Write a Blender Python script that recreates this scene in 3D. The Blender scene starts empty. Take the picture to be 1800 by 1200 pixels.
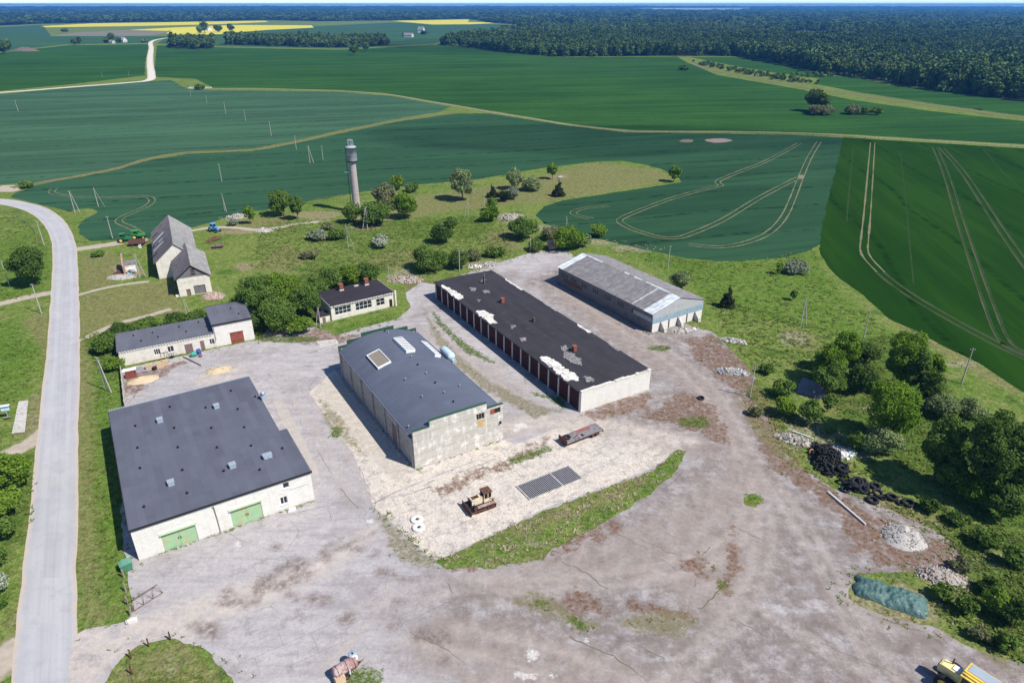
import bpy, math, random
import numpy as np
from mathutils import Vector, Matrix, noise

SC = bpy.context.scene
COL = SC.collection
R = math.radians

# ---------------------------------------------------------------- camera, sky, sun, exposure
CAM_H = 62.0
F_PX, W_PX, H_PX, HORIZON = 1200.0, 1800.0, 1200.0, 7.0
PITCH = math.atan((H_PX / 2 - HORIZON) / F_PX)
cam_data = bpy.data.cameras.new('camera')
cam_data.sensor_width = 36.0
cam_data.lens = 36.0 * F_PX / W_PX
cam_data.clip_start = 0.5
cam_data.clip_end = 60000.0
cam = bpy.data.objects.new('camera', cam_data)
cam.location = (0, 0, CAM_H)
cam.rotation_euler = (math.pi / 2 - PITCH, 0, 0)
COL.objects.link(cam)
SC.camera = cam

SUN_EL, SUN_AZ = 50.0, -30.0            # azimuth of the sun, counted from +X towards +Y
world = bpy.data.worlds.new('World')
SC.world = world
world.use_nodes = True
wn = world.node_tree
for n_ in list(wn.nodes):
    wn.nodes.remove(n_)
w_out = wn.nodes.new('ShaderNodeOutputWorld')
w_bg = wn.nodes.new('ShaderNodeBackground')
w_sky = wn.nodes.new('ShaderNodeTexSky')
w_sky.sky_type = 'NISHITA'
w_sky.sun_disc = False
w_sky.sun_elevation = R(SUN_EL)
w_sky.sun_rotation = R(90 - SUN_AZ)
w_sky.altitude = 60
w_sky.air_density = 1.0
w_sky.dust_density = 0.1
w_sky.ozone_density = 3.0
w_bg.inputs['Strength'].default_value = 0.078
w_tint = wn.nodes.new('ShaderNodeMix'); w_tint.data_type = 'RGBA'; w_tint.blend_type = 'MULTIPLY'
w_tint.inputs[0].default_value = 1.0
w_tint.inputs[7].default_value = (0.86, 1.0, 1.24, 1)      # a clear blue day
wn.links.new(w_sky.outputs[0], w_tint.inputs[6])
# the bright pale band low over the horizon
w_tc = wn.nodes.new('ShaderNodeTexCoord'); w_sep = wn.nodes.new('ShaderNodeSeparateXYZ')
wn.links.new(w_tc.outputs['Generated'], w_sep.inputs[0])
w_mr = wn.nodes.new('ShaderNodeMapRange'); w_mr.interpolation_type = 'SMOOTHSTEP'
w_mr.inputs['From Min'].default_value = 0.12; w_mr.inputs['From Max'].default_value = -0.02
wn.links.new(w_sep.outputs[2], w_mr.inputs['Value'])
w_hb = wn.nodes.new('ShaderNodeMix'); w_hb.data_type = 'RGBA'; w_hb.blend_type = 'MULTIPLY'
w_hb.inputs[7].default_value = (1.30, 1.62, 2.05, 1)
wn.links.new(w_mr.outputs[0], w_hb.inputs[0]); wn.links.new(w_tint.outputs[2], w_hb.inputs[6])
wn.links.new(w_hb.outputs[2], w_bg.inputs[0])
wn.links.new(w_bg.outputs[0], w_out.inputs[0])

sun_data = bpy.data.lights.new('sun', 'SUN')
sun_data.energy = 4.8
sun_data.angle = R(0.55)
sun_data.color = (1.0, 0.955, 0.89)
sun = bpy.data.objects.new('sun', sun_data)
to_sun = Vector((math.cos(R(SUN_AZ)) * math.cos(R(SUN_EL)), math.sin(R(SUN_AZ)) * math.cos(R(SUN_EL)), math.sin(R(SUN_EL))))
sun.rotation_euler = to_sun.to_track_quat('Z', 'Y').to_euler()
sun.location = to_sun * 300
COL.objects.link(sun)

SC.view_settings.view_transform = 'Standard'
SC.view_settings.look = 'None'
SC.view_settings.exposure = 0.42
SC.view_settings.gamma = 1.0

# ---------------------------------------------------------------- survey: a point of the photograph -> the ground
_s, _c = math.sin(PITCH), math.cos(PITCH)
def G(x, y, z=0.0):
    u = (x - W_PX / 2) / F_PX
    v = (y - H_PX / 2) / F_PX
    d = (u, _c - v * _s, -_s - v * _c)
    t = (z - CAM_H) / d[2]
    return (d[0] * t, d[1] * t)
def GV(x, y, z=0.0):
    a = G(x, y, z)
    return Vector((a[0], a[1], z))
def GA(pts):
    return np.array([G(*p) for p in pts])
def depth_px(y):                        # metres that one photo pixel spans across at ground row y
    return CAM_H / (_s + (y - H_PX / 2) / F_PX * _c) / F_PX
def height_at(bx, by, ty):              # height of a vertical thing from its base and top rows
    D = G(bx, by)[1]
    v = (ty - H_PX / 2) / F_PX
    return max(0.2, CAM_H + D * (-_s - v * _c) / (_c - v * _s))

# ---------------------------------------------------------------- object helpers
def tag(o, label=None, cat=None, group=None, kind=None):
    if label: o['label'] = label
    if cat: o['category'] = cat
    if group: o['group'] = group
    if kind: o['kind'] = kind
    return o
def empty(name, label, cat, loc=(0, 0, 0), rz=0.0, group=None):
    o = bpy.data.objects.new(name, None)
    o.empty_display_size = 0.5
    o.location = loc
    o.rotation_euler = (0, 0, rz)
    COL.objects.link(o)
    return tag(o, label, cat, group)
def copy_tree(o, parent=None):
    c = o.copy()
    COL.objects.link(c)
    if parent: c.parent = parent
    for ch in list(o.children):
        copy_tree(ch, c)
    return c

class MB:
    """collects shapes and links them as one mesh object"""
    def __init__(s):
        s.v, s.f, s.m, s.sm = [], [], [], []
        s.M = None
    def put(s, vs, fs, m=0, smooth=False, M=None):
        k = len(s.v)
        M = M or s.M
        for p in vs:
            p = Vector(p)
            s.v.append(M @ p if M else p)
        for f in fs:
            s.f.append([i + k for i in f]); s.m.append(m); s.sm.append(smooth)
        return s
    def box(s, x0, x1, y0, y1, z0, z1, m=0, M=None):
        vs = [(x0, y0, z0), (x1, y0, z0), (x1, y1, z0), (x0, y1, z0), (x0, y0, z1), (x1, y0, z1), (x1, y1, z1), (x0, y1, z1)]
        return s.put(vs, [(3, 2, 1, 0), (4, 5, 6, 7), (0, 1, 5, 4), (1, 2, 6, 5), (2, 3, 7, 6), (3, 0, 4, 7)], m, False, M)
    def cbox(s, c, d, m=0, rot=None):
        M = Matrix.Translation(c)
        if rot: M = M @ Matrix.Rotation(rot[2], 4, 'Z') @ Matrix.Rotation(rot[1], 4, 'Y') @ Matrix.Rotation(rot[0], 4, 'X')
        if s.M: M = s.M @ M
        return s.box(-d[0] / 2, d[0] / 2, -d[1] / 2, d[1] / 2, -d[2] / 2, d[2] / 2, m, M)
    def prism(s, prof, a0, a1, axis='y', m=0):
        """prof: closed 2-D profile, extruded from a0 to a1 along an axis"""
        n = len(prof)
        def P(p, a):
            return (p[0], a, p[1]) if axis == 'y' else ((a, p[0], p[1]) if axis == 'x' else (p[0], p[1], a))
        vs = [P(p, a0) for p in prof] + [P(p, a1) for p in prof]
        fs = [tuple(range(n))[::-1], tuple(range(n, 2 * n))]
        fs += [(i, (i + 1) % n, n + (i + 1) % n, n + i) for i in range(n)]
        return s.put(vs, fs, m)
    def tube(s, pts, r, n=8, r2=None, m=0, smooth=True, caps=True):
        pts = [Vector(p) for p in pts]
        r2 = r if r2 is None else r2
        vs, fs = [], []
        L = len(pts)
        for i, p in enumerate(pts):
            d = (pts[min(i + 1, L - 1)] - pts[max(i - 1, 0)]).normalized()
            q = d.to_track_quat('Z', 'Y')
            rr = r + (r2 - r) * i / (L - 1)
            for k in range(n):
                a = 2 * math.pi * k / n
                vs.append(p + q @ Vector((math.cos(a) * rr, math.sin(a) * rr, 0)))
        for i in range(L - 1):
            for k in range(n):
                k2 = (k + 1) % n
                fs.append((i * n + k, i * n + k2, (i + 1) * n + k2, (i + 1) * n + k))
        s.put(vs, fs, m, smooth)
        if caps:
            s.put(vs[:n], [tuple(range(n))[::-1]], m)
            s.put(vs[-n:], [tuple(range(n))], m)
        return s
    def lathe(s, prof, n=16, m=0, M=None, smooth=True, close=False):
        """prof: (radius, height) turned about z"""
        L = len(prof)
        vs = [(r * math.cos(2 * math.pi * k / n), r * math.sin(2 * math.pi * k / n), z) for r, z in prof for k in range(n)]
        fs = []
        for i in range(L if close else L - 1):
            j = (i + 1) % L
            for k in range(n):
                k2 = (k + 1) % n
                fs.append((i * n + k, i * n + k2, j * n + k2, j * n + k))
        return s.put(vs, fs, m, smooth, M)
    def build(s, name, mats, parent=None, loc=None, rz=None):
        me = bpy.data.meshes.new(name)
        me.from_pydata([tuple(p) for p in s.v], [], s.f)
        if not isinstance(mats, (list, tuple)): mats = [mats]
        for mm in mats: me.materials.append(mm)
        me.polygons.foreach_set('material_index', s.m)
        me.polygons.foreach_set('use_smooth', s.sm)
        me.update()
        o = bpy.data.objects.new(name, me)
        COL.objects.link(o)
        if parent: o.parent = parent
        if loc is not None: o.location = loc
        if rz is not None: o.rotation_euler = (0, 0, rz)
        return o

def np_mesh(name, V, Q, mats, smooth=False, attrs=None, face_attrs=None, mat_idx=None):
    """V (n,3), Q (k,4) quads"""
    me = bpy.data.meshes.new(name)
    V = np.asarray(V, dtype=np.float32); Q = np.asarray(Q, dtype=np.int32)
    k = Q.shape[1]
    me.vertices.add(len(V)); me.vertices.foreach_set('co', V.ravel())
    me.loops.add(Q.size); me.loops.foreach_set('vertex_index', Q.ravel())
    me.polygons.add(len(Q))
    me.polygons.foreach_set('loop_start', np.arange(0, Q.size, k, dtype=np.int32))
    me.polygons.foreach_set('loop_total', np.full(len(Q), k, dtype=np.int32))
    if smooth: me.polygons.foreach_set('use_smooth', np.ones(len(Q), dtype=bool))
    if not isinstance(mats, (list, tuple)): mats = [mats]
    for mm in mats: me.materials.append(mm)
    if mat_idx is not None: me.polygons.foreach_set('material_index', np.asarray(mat_idx, dtype=np.int32))
    for nm, a in (attrs or {}).items():
        at = me.attributes.new(nm, 'FLOAT', 'POINT'); at.data.foreach_set('value', np.asarray(a, dtype=np.float32))
    for nm, a in (face_attrs or {}).items():
        at = me.attributes.new(nm, 'FLOAT', 'FACE'); at.data.foreach_set('value', np.asarray(a, dtype=np.float32))
    me.update(calc_edges=True)
    me.validate()
    return me
def link_mesh(name, me, parent=None, loc=None):
    o = bpy.data.objects.new(name, me)
    COL.objects.link(o)
    if parent: o.parent = parent
    if loc is not None: o.location = loc
    return o

# ---------------------------------------------------------------- material helpers
class NT:
    def __init__(s, name):
        s.mat = bpy.data.materials.new(name)
        s.mat.use_nodes = True
        s.t = s.mat.node_tree
        for n in list(s.t.nodes): s.t.nodes.remove(n)
        s.o = s.t.nodes.new('ShaderNodeOutputMaterial')
        s._pos = s._obj = None
    def link(s, a, b): s.t.links.new(a, b)
    def setin(s, sock, v):
        if isinstance(v, bpy.types.NodeSocket): s.link(v, sock)
        elif isinstance(v, (tuple, list)) and len(v) == 3 and sock.type == 'RGBA': sock.default_value = (*v, 1)
        else: sock.default_value = v
    def pos(s):
        if not s._pos: s._pos = s.t.nodes.new('ShaderNodeNewGeometry').outputs['Position']
        return s._pos
    def objc(s):
        if not s._obj: s._obj = s.t.nodes.new('ShaderNodeTexCoord').outputs['Object']
        return s._obj
    def mapping(s, vec, scale=(1, 1, 1), rot=(0, 0, 0), loc=(0, 0, 0)):
        n = s.t.nodes.new('ShaderNodeMapping')
        s.link(vec, n.inputs['Vector'])
        n.inputs['Scale'].default_value = scale; n.inputs['Rotation'].default_value = rot; n.inputs['Location'].default_value = loc
        return n.outputs[0]
    def noise(s, scale, detail=4, rough=0.55, vec=None, dist=0.0, col=False):
        n = s.t.nodes.new('ShaderNodeTexNoise')
        s.link(vec or s.pos(), n.inputs['Vector'])
        n.inputs['Scale'].default_value = scale; n.inputs['Detail'].default_value = detail
        n.inputs['Roughness'].default_value = rough; n.inputs['Distortion'].default_value = dist
        return n.outputs['Color' if col else 'Fac']
    def voro(s, scale, vec=None, feature='F1', rnd=1.0, out='Distance'):
        n = s.t.nodes.new('ShaderNodeTexVoronoi')
        n.feature = feature
        s.link(vec or s.pos(), n.inputs['Vector'])
        n.inputs['Scale'].default_value = scale; n.inputs['Randomness'].default_value = rnd
        return n.outputs[out]
    def math(s, op, a, b=0.0, c=None, clamp=False):
        n = s.t.nodes.new('ShaderNodeMath'); n.operation = op; n.use_clamp = clamp
        s.setin(n.inputs[0], a); s.setin(n.inputs[1], b)
        if c is not None: s.setin(n.inputs[2], c)
        return n.outputs[0]
    def step(s, v, a, b):               # smooth 0..1 as v goes from a to b
        n = s.t.nodes.new('ShaderNodeMapRange'); n.interpolation_type = 'SMOOTHSTEP'
        s.setin(n.inputs['Value'], v)
        n.inputs['From Min'].default_value = a; n.inputs['From Max'].default_value = b
        return n.outputs[0]
    def ramp(s, v, stops):
        n = s.t.nodes.new('ShaderNodeValToRGB')
        s.setin(n.inputs[0], v)
        e = n.color_ramp.elements
        while len(e) < len(stops): e.new(0.5)
        for i, (p, c) in enumerate(stops):
            e[i].position = p; e[i].color = (*c, 1) if len(c) == 3 else c
        return n.outputs[0]
    def mix(s, fac, a, b, mode='MIX'):
        n = s.t.nodes.new('ShaderNodeMix'); n.data_type = 'RGBA'; n.blend_type = mode
        s.setin(n.inputs[0], fac); s.setin(n.inputs[6], a); s.setin(n.inputs[7], b)
        return n.outputs[2]
    def attr(s, name, out='Fac'):
        n = s.t.nodes.new('ShaderNodeAttribute'); n.attribute_name = name
        return n.outputs[out]
    def sep(s, vec):
        n = s.t.nodes.new('ShaderNodeSeparateXYZ'); s.link(vec, n.inputs[0]); return n.outputs
    def comb(s, x, y, z):
        n = s.t.nodes.new('ShaderNodeCombineXYZ')
        s.setin(n.inputs[0], x); s.setin(n.inputs[1], y); s.setin(n.inputs[2], z)
        return n.outputs[0]
    def bump(s, h, dist=0.05, strength=1.0):
        n = s.t.nodes.new('ShaderNodeBump')
        n.inputs['Distance'].default_value = dist; n.inputs['Strength'].default_value = strength
        s.setin(n.inputs['Height'], h)
        return n.outputs[0]
    def done(s, col, rough=0.9, bump=None, metal=0.0, spec=0.25):
        b = s.t.nodes.new('ShaderNodeBsdfPrincipled')
        s.setin(b.inputs['Base Color'], col)
        s.setin(b.inputs['Roughness'], rough); s.setin(b.inputs['Metallic'], metal)
        s.setin(b.inputs['Specular IOR Level'], spec)
        if bump is not None: s.link(bump, b.inputs['Normal'])
        s.link(b.outputs[0], s.o.inputs[0])
        return s.mat

def tint(c, k): return tuple(min(1.0, x * k) for x in c)
def simple(name, c, var=0.25, scale=2.0, rough=0.8, metal=0.0, dirt=None, dirt_amt=0.5, spec=0.25, fine=18.0):
    t = NT(name)
    v = t.objc()
    n1 = t.noise(scale, 5, 0.6, v); n2 = t.noise(fine, 3, 0.6, v)
    col = t.mix(n1, tint(c, 1 - var), tint(c, 1 + var))
    col = t.mix(t.math('MULTIPLY', n2, 0.35), col, tint(c, 1 - var * 1.4))
    if dirt:
        d = t.step(t.noise(scale * 1.7, 6, 0.7, v, 0.5), 0.62 - dirt_amt * 0.3, 0.72 - dirt_amt * 0.2)
        col = t.mix(d, col, dirt)
    return t.done(col, rough, t.bump(n2, 0.01), metal, spec)
# ---------------------------------------------------------------- surface materials
def layered(name, base, layers, bump_d=0.04, rough=0.95, bump_scale=6.0, grain=0.0):
    """ground cover: a base colour and layers laid where a mask (metres inside an outline) says so"""
    t = NT(name)
    col = base(t)
    for (an, soft, amp, scale, ca, cb, amt) in layers:
        m = t.attr(an)
        n = t.noise(scale, 6, 0.62)
        k = t.math('ADD', m, t.math('MULTIPLY', t.math('SUBTRACT', n, 0.5), amp * 2))
        k = t.math('ADD', k, t.math('MULTIPLY', t.math('SUBTRACT', t.noise(scale * 5.0, 4, 0.7), 0.5), amp * 0.8))
        f = t.math('MULTIPLY', t.step(k, -soft, soft), t.math('MULTIPLY', t.step(t.noise(scale * 2.6, 6, 0.75), 0.30, 0.58), amt))
        cc = t.mix(t.step(t.noise(scale * 4.1, 4, 0.65), 0.35, 0.65), ca, cb)
        col = t.mix(f, col, cc)
    if grain:                            # tufts, stalks and grit: fine mottling of the ground cover itself
        g = t.noise(2.7, 8, 0.82); g2 = t.noise(0.9, 7, 0.80, t.mapping(t.pos(), (1, 1, 1), (0, 0, 0), (43, 11, 0)))
        k = t.math('ADD', 1.0, t.math('MULTIPLY', t.math('ADD', t.math('SUBTRACT', t.step(g, 0.36, 0.64), 0.5), t.math('MULTIPLY', t.math('SUBTRACT', t.step(g2, 0.36, 0.64), 0.5), 0.7)), grain))
        col = t.mix(1.0, col, t.comb(k, k, k), 'MULTIPLY')
    h = t.noise(bump_scale, 5, 0.7)
    return t.done(col, rough, t.bump(h, bump_d), 0, 0.0)

def base_grass(t):
    big = t.noise(0.035, 5, 0.6); mid = t.noise(0.30, 6, 0.65); fin = t.noise(2.6, 4, 0.7)
    col = t.mix(t.step(big, 0.35, 0.65), (0.102, 0.168, 0.027), (0.158, 0.208, 0.045))
    col = t.mix(t.math('MULTIPLY', t.step(mid, 0.42, 0.68), 0.75), col, (0.215, 0.208, 0.080))
    col = t.mix(t.step(t.noise(0.16, 5, 0.6, t.mapping(t.pos(), (1, 1, 1), (0, 0, 0), (70, 31, 0))), 0.52, 0.68), col, (0.058, 0.118, 0.018))
    col = t.mix(t.math('MULTIPLY', t.step(fin, 0.40, 0.66), 0.62), col, (0.046, 0.088, 0.014))
    col = t.mix(t.math('MULTIPLY', t.step(t.noise(0.55, 6, 0.78), 0.50, 0.64), 0.6), col, (0.052, 0.112, 0.014))
    col = t.mix(t.math('MULTIPLY', t.step(t.noise(0.85, 6, 0.78, t.mapping(t.pos(), (1, 1, 1), (0, 0, 0), (13, 57, 0))), 0.52, 0.64), 0.5), col, (0.235, 0.262, 0.082))
    return t.mix(t.math('MULTIPLY', t.step(t.noise(1.3, 5, 0.78), 0.54, 0.66), 0.65), col, (0.27, 0.240, 0.115))
M_GROUND = layered('meadow_grass', base_grass, [
    ('dry', 1.2, 2.4, 0.35, (0.205, 0.172, 0.085), (0.155, 0.148, 0.058), 0.85),
    ('lush', 1.6, 2.0, 0.30, (0.054, 0.122, 0.013), (0.104, 0.172, 0.024), 0.72),
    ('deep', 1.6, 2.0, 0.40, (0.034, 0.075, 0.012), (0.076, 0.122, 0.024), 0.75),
    ('soil', 0.8, 1.6, 0.70, (0.300, 0.230, 0.165), (0.210, 0.165, 0.100), 0.85),
    ('moss', 1.0, 2.6, 0.45, (0.130, 0.070, 0.042), (0.190, 0.150, 0.075), 0.85),
    ('pale', 0.8, 2.0, 0.60, (0.330, 0.300, 0.215), (0.250, 0.225, 0.140), 0.75)], 0.12, 1.0, 2.2, 0.75)

def crop_mat(name, a, b, ang, streak=0.5, lush=None):  # lush: crop colour outside the painted cloud shade
    t = NT(name)
    P = t.mapping(t.pos(), (1, 1, 1), (0, 0, -ang))
    big = t.noise(0.010, 4, 0.55); st = t.noise(0.42, 4, 0.6, t.mapping(P, (0.06, 1.0, 1)))
    col = t.mix(t.step(big, 0.3, 0.7), a, b)
    if lush: col = t.mix(t.step(t.math('ADD', t.sep(t.pos())[0], t.math('MULTIPLY', big, 60.0)), 90.0, -150.0), col, lush)  # darkens towards +X: cloud shade put into the crop colour
    col = t.mix(t.math('MULTIPLY', t.step(st, 0.35, 0.75), streak), col, tint(a, 0.72))
    wid = t.noise(0.05, 5, 0.62, t.mapping(P, (0.10, 1.0, 1)))
    col = t.mix(t.math('MULTIPLY', t.step(wid, 0.42, 0.62), 0.6), col, tint(b, 1.28))
    wid2 = t.noise(0.13, 5, 0.65, t.mapping(P, (0.07, 1.0, 1), (0, 0, 0), (9, 4, 0)))
    col = t.mix(t.math('MULTIPLY', t.step(wid2, 0.50, 0.66), 0.5), col, tint(a, 0.68))
    row = t.noise(2.2, 3, 0.6, t.mapping(P, (0.12, 1.0, 1)))
    col = t.mix(t.math('MULTIPLY', row, 0.35), col, tint(b, 0.65))
    # sprayer lanes: thin broken darker lines every 24 m along the rows
    y = t.sep(P)[1]
    w = t.math('ABSOLUTE', t.math('SUBTRACT', t.math('FRACT', t.math('DIVIDE', t.math('ADD', y, t.math('MULTIPLY', t.noise(0.012, 2, 0.5), 18.0)), 24.0)), 0.5))
    ln = t.math('MULTIPLY', t.step(w, 0.060, 0.012), t.step(t.noise(0.22, 3, 0.7, t.mapping(P, (1, 0.2, 1))), 0.40, 0.62))
    col = t.mix(t.math('MULTIPLY', ln, 0.75), col, tint(a, 0.40))
    return t.done(col, 0.9, t.bump(t.noise(1.6, 4, 0.7), 0.15), 0, 0.0)
M_CROP1 = crop_mat('winter_rye_blue_green', (0.040, 0.092, 0.052), (0.054, 0.118, 0.064), R(16))
M_CROP2 = crop_mat('winter_rye_shade_toned', (0.021, 0.060, 0.030), (0.031, 0.080, 0.038), R(16), 0.5, (0.043, 0.108, 0.060))  # base tone holds the painted cloud shade, last colour the unshaded left
M_CROP3 = crop_mat('spring_crop_green', (0.011, 0.042, 0.005), (0.019, 0.056, 0.006), R(80), 0.4)
M_CROP4 = crop_mat('wheat_green', (0.020, 0.066, 0.017), (0.034, 0.096, 0.020), R(8))
M_CROP5 = crop_mat('far_crop', (0.036, 0.092, 0.046), (0.050, 0.112, 0.050), R(5))
M_RAPE = simple('rapeseed_bloom', (0.62, 0.54, 0.03), 0.15, 0.01, 0.9, fine=0.05)
M_FALLOW = simple('fallow_soil', (0.20, 0.17, 0.11), 0.25, 0.01, 0.9, fine=0.06)

def base_yard(t):
    big = t.noise(0.055, 5, 0.6); mid = t.noise(0.55, 6, 0.62); fin = t.noise(7.0, 4, 0.7)
    col = t.mix(t.step(big, 0.3, 0.7), (0.335, 0.312, 0.308), (0.415, 0.384, 0.374))
    col = t.mix(t.math('MULTIPLY', t.step(mid, 0.42, 0.68), 0.55), col, (0.470, 0.440, 0.430))
    st = t.noise(0.9, 5, 0.65, t.mapping(t.pos(), (0.16, 1, 1), (0, 0, -R(32))))
    col = t.mix(t.math('MULTIPLY', t.step(st, 0.46, 0.68), 0.5), col, (0.265, 0.245, 0.248))
    st2 = t.noise(0.7, 5, 0.65, t.mapping(t.pos(), (0.14, 1, 1), (0, 0, R(48))))
    col = t.mix(t.math('MULTIPLY', t.step(st2, 0.48, 0.70), 0.5), col, (0.46, 0.42, 0.39))
    col = t.mix(t.math('MULTIPLY', t.step(fin, 0.5, 0.75), 0.30), col, (0.20, 0.19, 0.19))
    col = t.mix(t.math('MULTIPLY', t.step(t.noise(0.23, 6, 0.75), 0.54, 0.66), 0.55), col, (0.205, 0.180, 0.172))
    col = t.mix(t.math('MULTIPLY', t.step(t.noise(2.4, 5, 0.75), 0.55, 0.68), 0.45), col, (0.17, 0.15, 0.14))
    P2 = t.mapping(t.pos(), (1, 1, 0), (0, 0, -R(31.5)))
    br = t.t.nodes.new('ShaderNodeTexBrick')
    t.link(t.mix(0.22, P2, t.noise(0.9, 6, 0.8, col=True), 'ADD'), br.inputs['Vector'])
    br.inputs['Scale'].default_value = 1.0; br.inputs['Brick Width'].default_value = 6.0; br.inputs['Row Height'].default_value = 3.0
    br.inputs['Mortar Size'].default_value = 0.05; br.inputs['Mortar Smooth'].default_value = 0.7
    for nm_ in ('Color1', 'Color2'): br.inputs[nm_].default_value = (0, 0, 0, 1)
    br.inputs['Mortar'].default_value = (1, 1, 1, 1)
    jf = t.math('MULTIPLY', br.outputs['Color'], t.step(t.noise(0.07, 4, 0.65), 0.50, 0.60))
    col = t.mix(t.math('MULTIPLY', jf, 0.45), col, (0.13, 0.105, 0.065))
    col = t.mix(t.math('MULTIPLY', t.step(t.noise(1.5, 8, 0.80), 0.50, 0.64), 0.28), col, (0.215, 0.195, 0.185))
    col = t.mix(t.math('MULTIPLY', t.step(t.noise(1.1, 8, 0.80, t.mapping(t.pos(), (1, 1, 1), (0, 0, 0), (31, 7, 0))), 0.52, 0.66), 0.28), col, (0.50, 0.465, 0.435))
    col = t.mix(t.math('MULTIPLY', t.step(t.noise(0.09, 7, 0.72, t.mapping(t.pos(), (1, 1, 1), (0, 0, 0), (5, 77, 0))), 0.52, 0.64), 0.45), col, (0.24, 0.215, 0.208))
    # cracks in the old asphalt, with dirt and tiny weeds in them
    dv = t.mix(1.0, t.pos(), t.noise(0.35, 6, 0.7, col=True), 'ADD')
    for sc, w, gate in ((0.22, 0.012, 0.50), (0.55, 0.020, 0.56)):
        c = t.voro(sc, t.mapping(dv, (1, 1, 0)), 'DISTANCE_TO_EDGE')
        f = t.math('MULTIPLY', t.step(c, w, w * 0.25), t.step(t.noise(0.06 + sc * 0.15, 3, 0.6), gate, gate + 0.10))
        col = t.mix(t.math('MULTIPLY', f, 0.5), col, (0.115, 0.100, 0.065))
    return col
YARD_LAYERS = [
    ('east_shade', 5.0, 4.5, 0.16, (0.158, 0.127, 0.110), (0.222, 0.183, 0.160), 0.86),  # thin cloud shade over the right of the yard, put into the colour
    ('dust', 2.0, 2.6, 0.20, (0.335, 0.280, 0.240), (0.262, 0.218, 0.190), 0.75),
    ('rut', 0.6, 0.8, 0.30, (0.42, 0.365, 0.320), (0.35, 0.302, 0.268), 0.6),
    ('track', 1.6, 1.8, 0.25, (0.520, 0.455, 0.390), (0.440, 0.385, 0.335), 0.85),
    ('slab', 0.15, 0.25, 1.2, (0.470, 0.415, 0.345), (0.400, 0.360, 0.310), 0.8),
    ('dark', 0.7, 1.2, 0.45, (0.130, 0.098, 0.088), (0.235, 0.185, 0.160), 0.9),
    ('moss', 0.4, 3.6, 0.42, (0.110, 0.050, 0.026), (0.215, 0.145, 0.105), 0.9),
    ('olive', 0.5, 2.0, 0.8, (0.150, 0.140, 0.060), (0.190, 0.160, 0.085), 0.85),
    ('weed', 0.3, 1.3, 0.9, (0.060, 0.120, 0.020), (0.125, 0.160, 0.040), 0.9),
    ('white', 0.2, 0.9, 1.4, (0.70, 0.68, 0.64), (0.55, 0.52, 0.48), 0.85)]
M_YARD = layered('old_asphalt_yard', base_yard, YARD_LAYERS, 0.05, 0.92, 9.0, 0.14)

def base_pad(t):
    P = t.mapping(t.pos(), (1, 1, 0), (0, 0, -R(31.5)))
    big = t.noise(0.16, 5, 0.65); fin = t.noise(5.0, 5, 0.7)
    col = t.mix(t.step(big, 0.32, 0.68), (0.620, 0.545, 0.450), (0.540, 0.490, 0.430))
    col = t.mix(t.math('MULTIPLY', t.step(t.noise(0.7, 6, 0.78), 0.47, 0.62), 0.75), col, (0.330, 0.298, 0.275))
    col = t.mix(t.math('MULTIPLY', t.step(t.noise(1.9, 6, 0.78, t.mapping(P, (0.5, 1, 1))), 0.54, 0.66), 0.6), col, (0.66, 0.60, 0.52))
    col = t.mix(t.math('MULTIPLY', t.step(fin, 0.46, 0.66), 0.6), col, (0.27, 0.235, 0.20))
    br = t.t.nodes.new('ShaderNodeTexBrick')
    t.link(t.mix(0.35, P, t.noise(0.8, 5, 0.75, col=True), 'ADD'), br.inputs['Vector'])
    br.inputs['Scale'].default_value = 1.0
    br.inputs['Brick Width'].default_value = 3.0; br.inputs['Row Height'].default_value = 2.0
    br.inputs['Mortar Size'].default_value = 0.055; br.inputs['Mortar Smooth'].default_value = 0.6
    br.inputs['Color1'].default_value = (0, 0, 0, 1); br.inputs['Color2'].default_value = (0, 0, 0, 1); br.inputs['Mortar'].default_value = (1, 1, 1, 1)
    f = t.math('MULTIPLY', br.outputs['Color'], t.step(t.noise(0.30, 5, 0.75), 0.46, 0.60))
    return t.mix(t.math('MULTIPLY', f, 0.75), col, (0.14, 0.125, 0.075))
M_PAD = layered('weathered_concrete_slabs', base_pad, YARD_LAYERS, 0.05, 0.92, 7.0, 0.24)

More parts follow.
